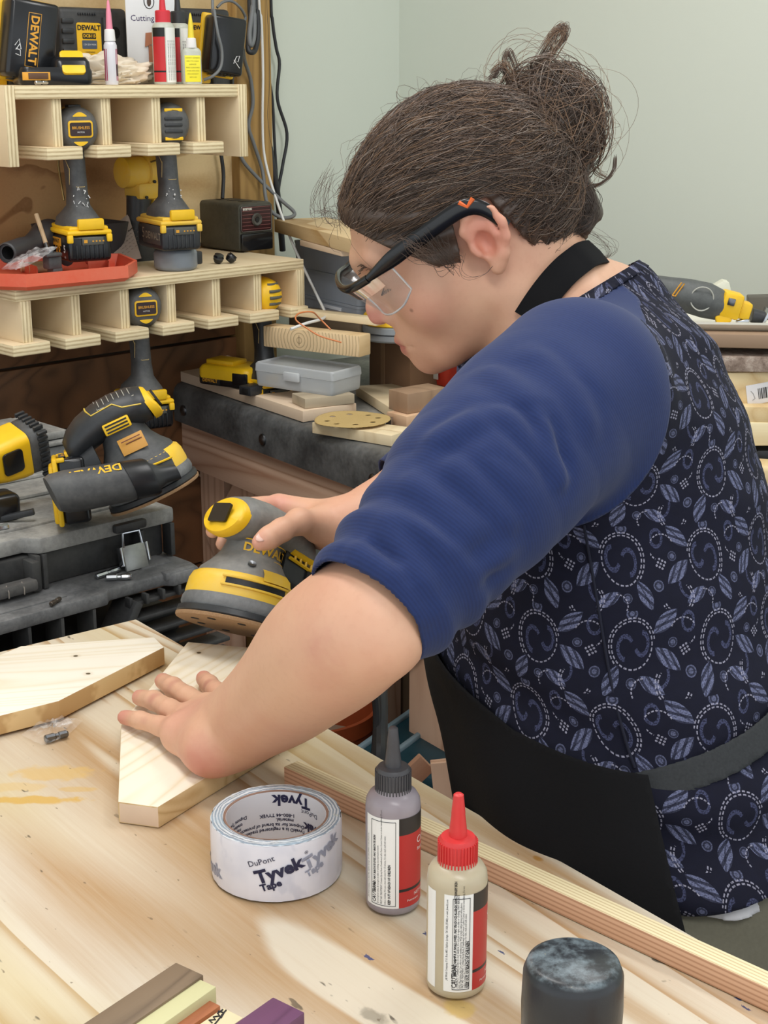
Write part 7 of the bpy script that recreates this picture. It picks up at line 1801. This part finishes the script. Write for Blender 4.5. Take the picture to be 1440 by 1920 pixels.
# bun
BC = A3(PD(1030, 235, 1.40)); ax0, ax1, ax2 = A3(RGT), A3(UPV), A3(FWD)
BR = np.array((.045, .050, .042))
core = Field(); core.ell(BC, BR*.80, .02, 1, np.array([ax0, ax1, ax2]).T); core.cone(BC, GP+np.array((-.01, 0, .0)), .036, .040, .03); core.cone(A3(PD(1050, 345, 1.40)), A3(PD(1060, 395, 1.405)), .026, .030, .02); core.ell(A3(PD(1062, 398, 1.405)), (.021, .021, .021), .02)
VC, FC = surface(core, .0035, lambda P, v: v-.004*nz(P, 95, 2)-.003*nz(P, 170, 5)); npmesh('hair_bun', VC, FC, mh[0], P_)
def loops(n, c, rad, kk=22, sweep=(2.2, 5.5), js=.25, rr_=(.62, 1.08)):
    out = []
    for i in range(n):
        u = rs.normal(size=3); u /= np.linalg.norm(u); w = rs.normal(size=3); w -= u*(w @ u); w /= np.linalg.norm(w)
        a = np.linspace(0, rs.uniform(*sweep), kk)+rs.uniform(0, 6.28); r = rs.uniform(*rr_)*(1+js*np.sin(a*rs.uniform(.6, 2)+rs.uniform(0, 6)))
        p = (np.outer(np.cos(a)*r, u)+np.outer(np.sin(a)*r, w))*rad; out.append(c+p[:, [0]]*ax0+p[:, [1]]*ax1+p[:, [2]]*ax2)
    return np.array(out)
for k_, n in ((0, 420), (1, 620), (3, 300), (2, 190)):
    ribbons(loops(n, BC, BR), rs.uniform(.00022, .0005, n), 'bun_strands', mh[k_])
ribbons(loops(150, BC, BR, sweep=(1.5, 3.5), js=.5, rr_=(.95, 1.3)), np.full(150, .00018), 'bun_flyaways', mh[3])
def lock(pxs, n, d, spread, rad, mat, name='hair_lock'):
    base = np.array([A3(p) for p in smooth_path([PD(a, b, d) for a, b in pxs], 5)]); k = len(base)
    o = rs.normal(size=(n, 1, 3))*spread; tw = rs.normal(size=(n, 1, 3))*spread*.8; t = np.linspace(0, 1, k)[None, :, None]
    ribbons(base[None]+o*(1-.4*t)+tw*np.sin(t*5+o[:, :, :1]*800), np.full(n, rad), name, mat)
lock([(985, 190), (1000, 140), (1022, 95), (1045, 58), (1060, 50), (1058, 70), (1040, 95), (1015, 120)], 34, 1.40, .0022, .00028, mh[1])
lock([(1000, 175), (1030, 110), (1056, 66), (1052, 52), (1036, 60), (1018, 90)], 22, 1.395, .0025, .00022, mh[3])
lock([(990, 200), (960, 110), (952, 98), (948, 120), (960, 160), (985, 200)], 26, 1.39, .002, .00026, mh[1])
lock([(975, 185), (945, 128), (930, 138), (918, 148)], 24, 1.38, .0022, .0003, mh[1]); lock([(980, 175), (948, 122), (935, 124), (920, 136)], 16, 1.38, .002, .00022, mh[3])
lock([(1075, 300), (1078, 320), (1095, 340), (1115, 348), (1135, 338), (1150, 318), (1154, 292)], 20, 1.40, .0012, .00026, mh[1])
lock([(1095, 210), (1112, 250), (1108, 290), (1118, 320), (1140, 335)], 16, 1.40, .0022, .0002, mh[3])
lock([(1085, 180), (1105, 200), (1118, 235), (1112, 260)], 22, 1.40, .003, .00024, mh[3])
lock([(1020, 300), (1050, 320), (1062, 352), (1058, 385)], 60, 1.375, .006, .0003, mh[0])
lock([(1050, 365), (1085, 360), (1103, 385), (1098, 410), (1075, 430), (1045, 440)], 70, 1.385, .005, .0003, mh[0])
lock([(1060, 420), (1050, 455), (1035, 480)], 40, 1.375, .006, .0002, mh[1])
lock([(1075, 425), (1110, 440), (1138, 462), (1140, 480), (1118, 488)], 14, 1.39, .003, .00014, mh[1], 'flyaway_hair')
lock([(870, 480), (862, 510), (880, 522), (910, 515), (925, 500)], 3, 1.285, .0008, .00014, mh[0], 'flyaway_hair')
lock([(640, 420), (625, 400), (604, 405), (600, 370), (620, 320)], 20, 1.40, .005, .00016, mh[1], 'flyaway_hair')
# sideburn wisps in front of the ear
lock([(800, 440), (825, 470), (842, 488), (850, 498)], 40, 1.318, .005, .0002, mh[0]); lock([(760, 450), (790, 472), (815, 482)], 30, 1.318, .005, .0002, mh[1])
# black hair tie
cT = A3(PD(1040, 352, 1.40)); MB().tube([tuple(cT+.024*math.cos(a)*ax0*.8+.024*math.sin(a)*ax2+.010*math.sin(a*1)*ax1-.010*math.cos(a)*ax1) for a in np.linspace(0, 2*PI, 25)], .006, 8).build('hair_tie', mat_decal_k, P_)
# ---------------------------------------------------------------- safety glasses
gl = thing('safety_glasses', 'black-framed clear safety glasses worn by the woman', 'glasses', Vector(hp(0, .12, .016)))
gm = gl.matrix_world.copy(); gi = Matrix.Translation(-Vector(hp(0, .12, .016)))
gp_ = lambda x, y, z: tuple(gi @ Vector(hp(x, y, z)))
mfr = plain('frame_black', '141416', .22)
half = [(.0885, -.040, .006), (.0900, -.027, .0300), (.0905, -.010, .0385), (.0885, .025, .0340), (.0830, .065, .0260), (.0760, .096, .0180), (.0660, .112, .0150), (.050, .122, .0140), (.028, .1275, .0165), (0, .1285, .0185)]
for s in (-1, 1):
    tp = smooth_path([gp_(s*x, y, z) for x, y, z in half[:6]], 5)
    MB().tube(tp, [(.0018+.0008*min(1, i/6), min(.0048+.0028*min(1, i/8), .0034+.0009*(len(tp)-1-i))) for i in range(len(tp))], 12, flat=tuple(A3(hr))).build('temple_arm', mfr, gl, 60)
full = [(-x, y, z) for x, y, z in half[5:]]+[(x, y, z) for x, y, z in half[5:-1][::-1]]
bp = smooth_path([gp_(*q) for q in full], 4); MB().tube(bp, [(.0042, .0030)]*len(bp), 12, flat=tuple(A3(hu))).build('brow_bar', mfr, gl, 60)
ml = M('clear_lens'); ml.color('b0a8a4').set(rough=.03, alpha=.27, spec=.9, coat=.5); ml = ml.mat
mri = M('lens_rim'); mri.color('d8d8da').set(rough=.08, alpha=.75, metal=.2); mri = mri.mat
for s in (-1, 1):
    top = [(.0785, .072, .021), (.0765, .088, .0185), (.0735, .100, .016), (.066, .1135, .0135), (.050, .1235, .0125), (.030, .1285, .0145), (.010, .129, .016)]
    bot = [(.0790, .064, -.008), (.0755, .076, -.0185), (.0690, .087, -.0230), (.060, .0945, -.0245), (.046, .1005, -.0240), (.028, .105, -.0185), (.012, .114, -.002)]
    T_, B_ = smooth_path([Vector((s*a, b, c)) for a, b, c in top], 3), smooth_path([Vector((s*a, b, c)) for a, b, c in bot], 3)
    MB().loft([[gp_(*(a.lerp(b, q))) for a, b in zip(T_, B_)] for q in (0, .33, .66, 1)], cap=False, closed=False).build('lens', ml, gl, 60)
    MB().tube([gp_(*p) for p in [T_[0]]+B_], .0010, 6).build('lens_rim', mri, gl, 60)
    Q = [a.lerp(b, .04) for a, b in zip(T_, B_)]
    MB().loft([[gp_(*(p+Vector((s*.0006, .0006, 0)))) for p in Q[3:16]], [gp_(*(a.lerp(b, .36)+Vector((s*.0006, .0006, 0)))) for a, b in list(zip(T_, B_))[3:16]]], cap=False, closed=False).build('bevel_glint', plain('glint_metal', 'dedede', .12, .9) if s < 0 else bpy.data.materials['glint_metal'], gl, 60)  # bright metal strip added for the reflection along the lens bevel
vm = MB(); vm.tube([gp_(-.0925, -.010, .0455), gp_(-.0930, -.0150, .0385), gp_(-.0930, -.023, .0430)], [.0022, .0016, .0022], 6); vm.build('orange_mark', plain('mark_orange', 'e0682c', .5), gl)
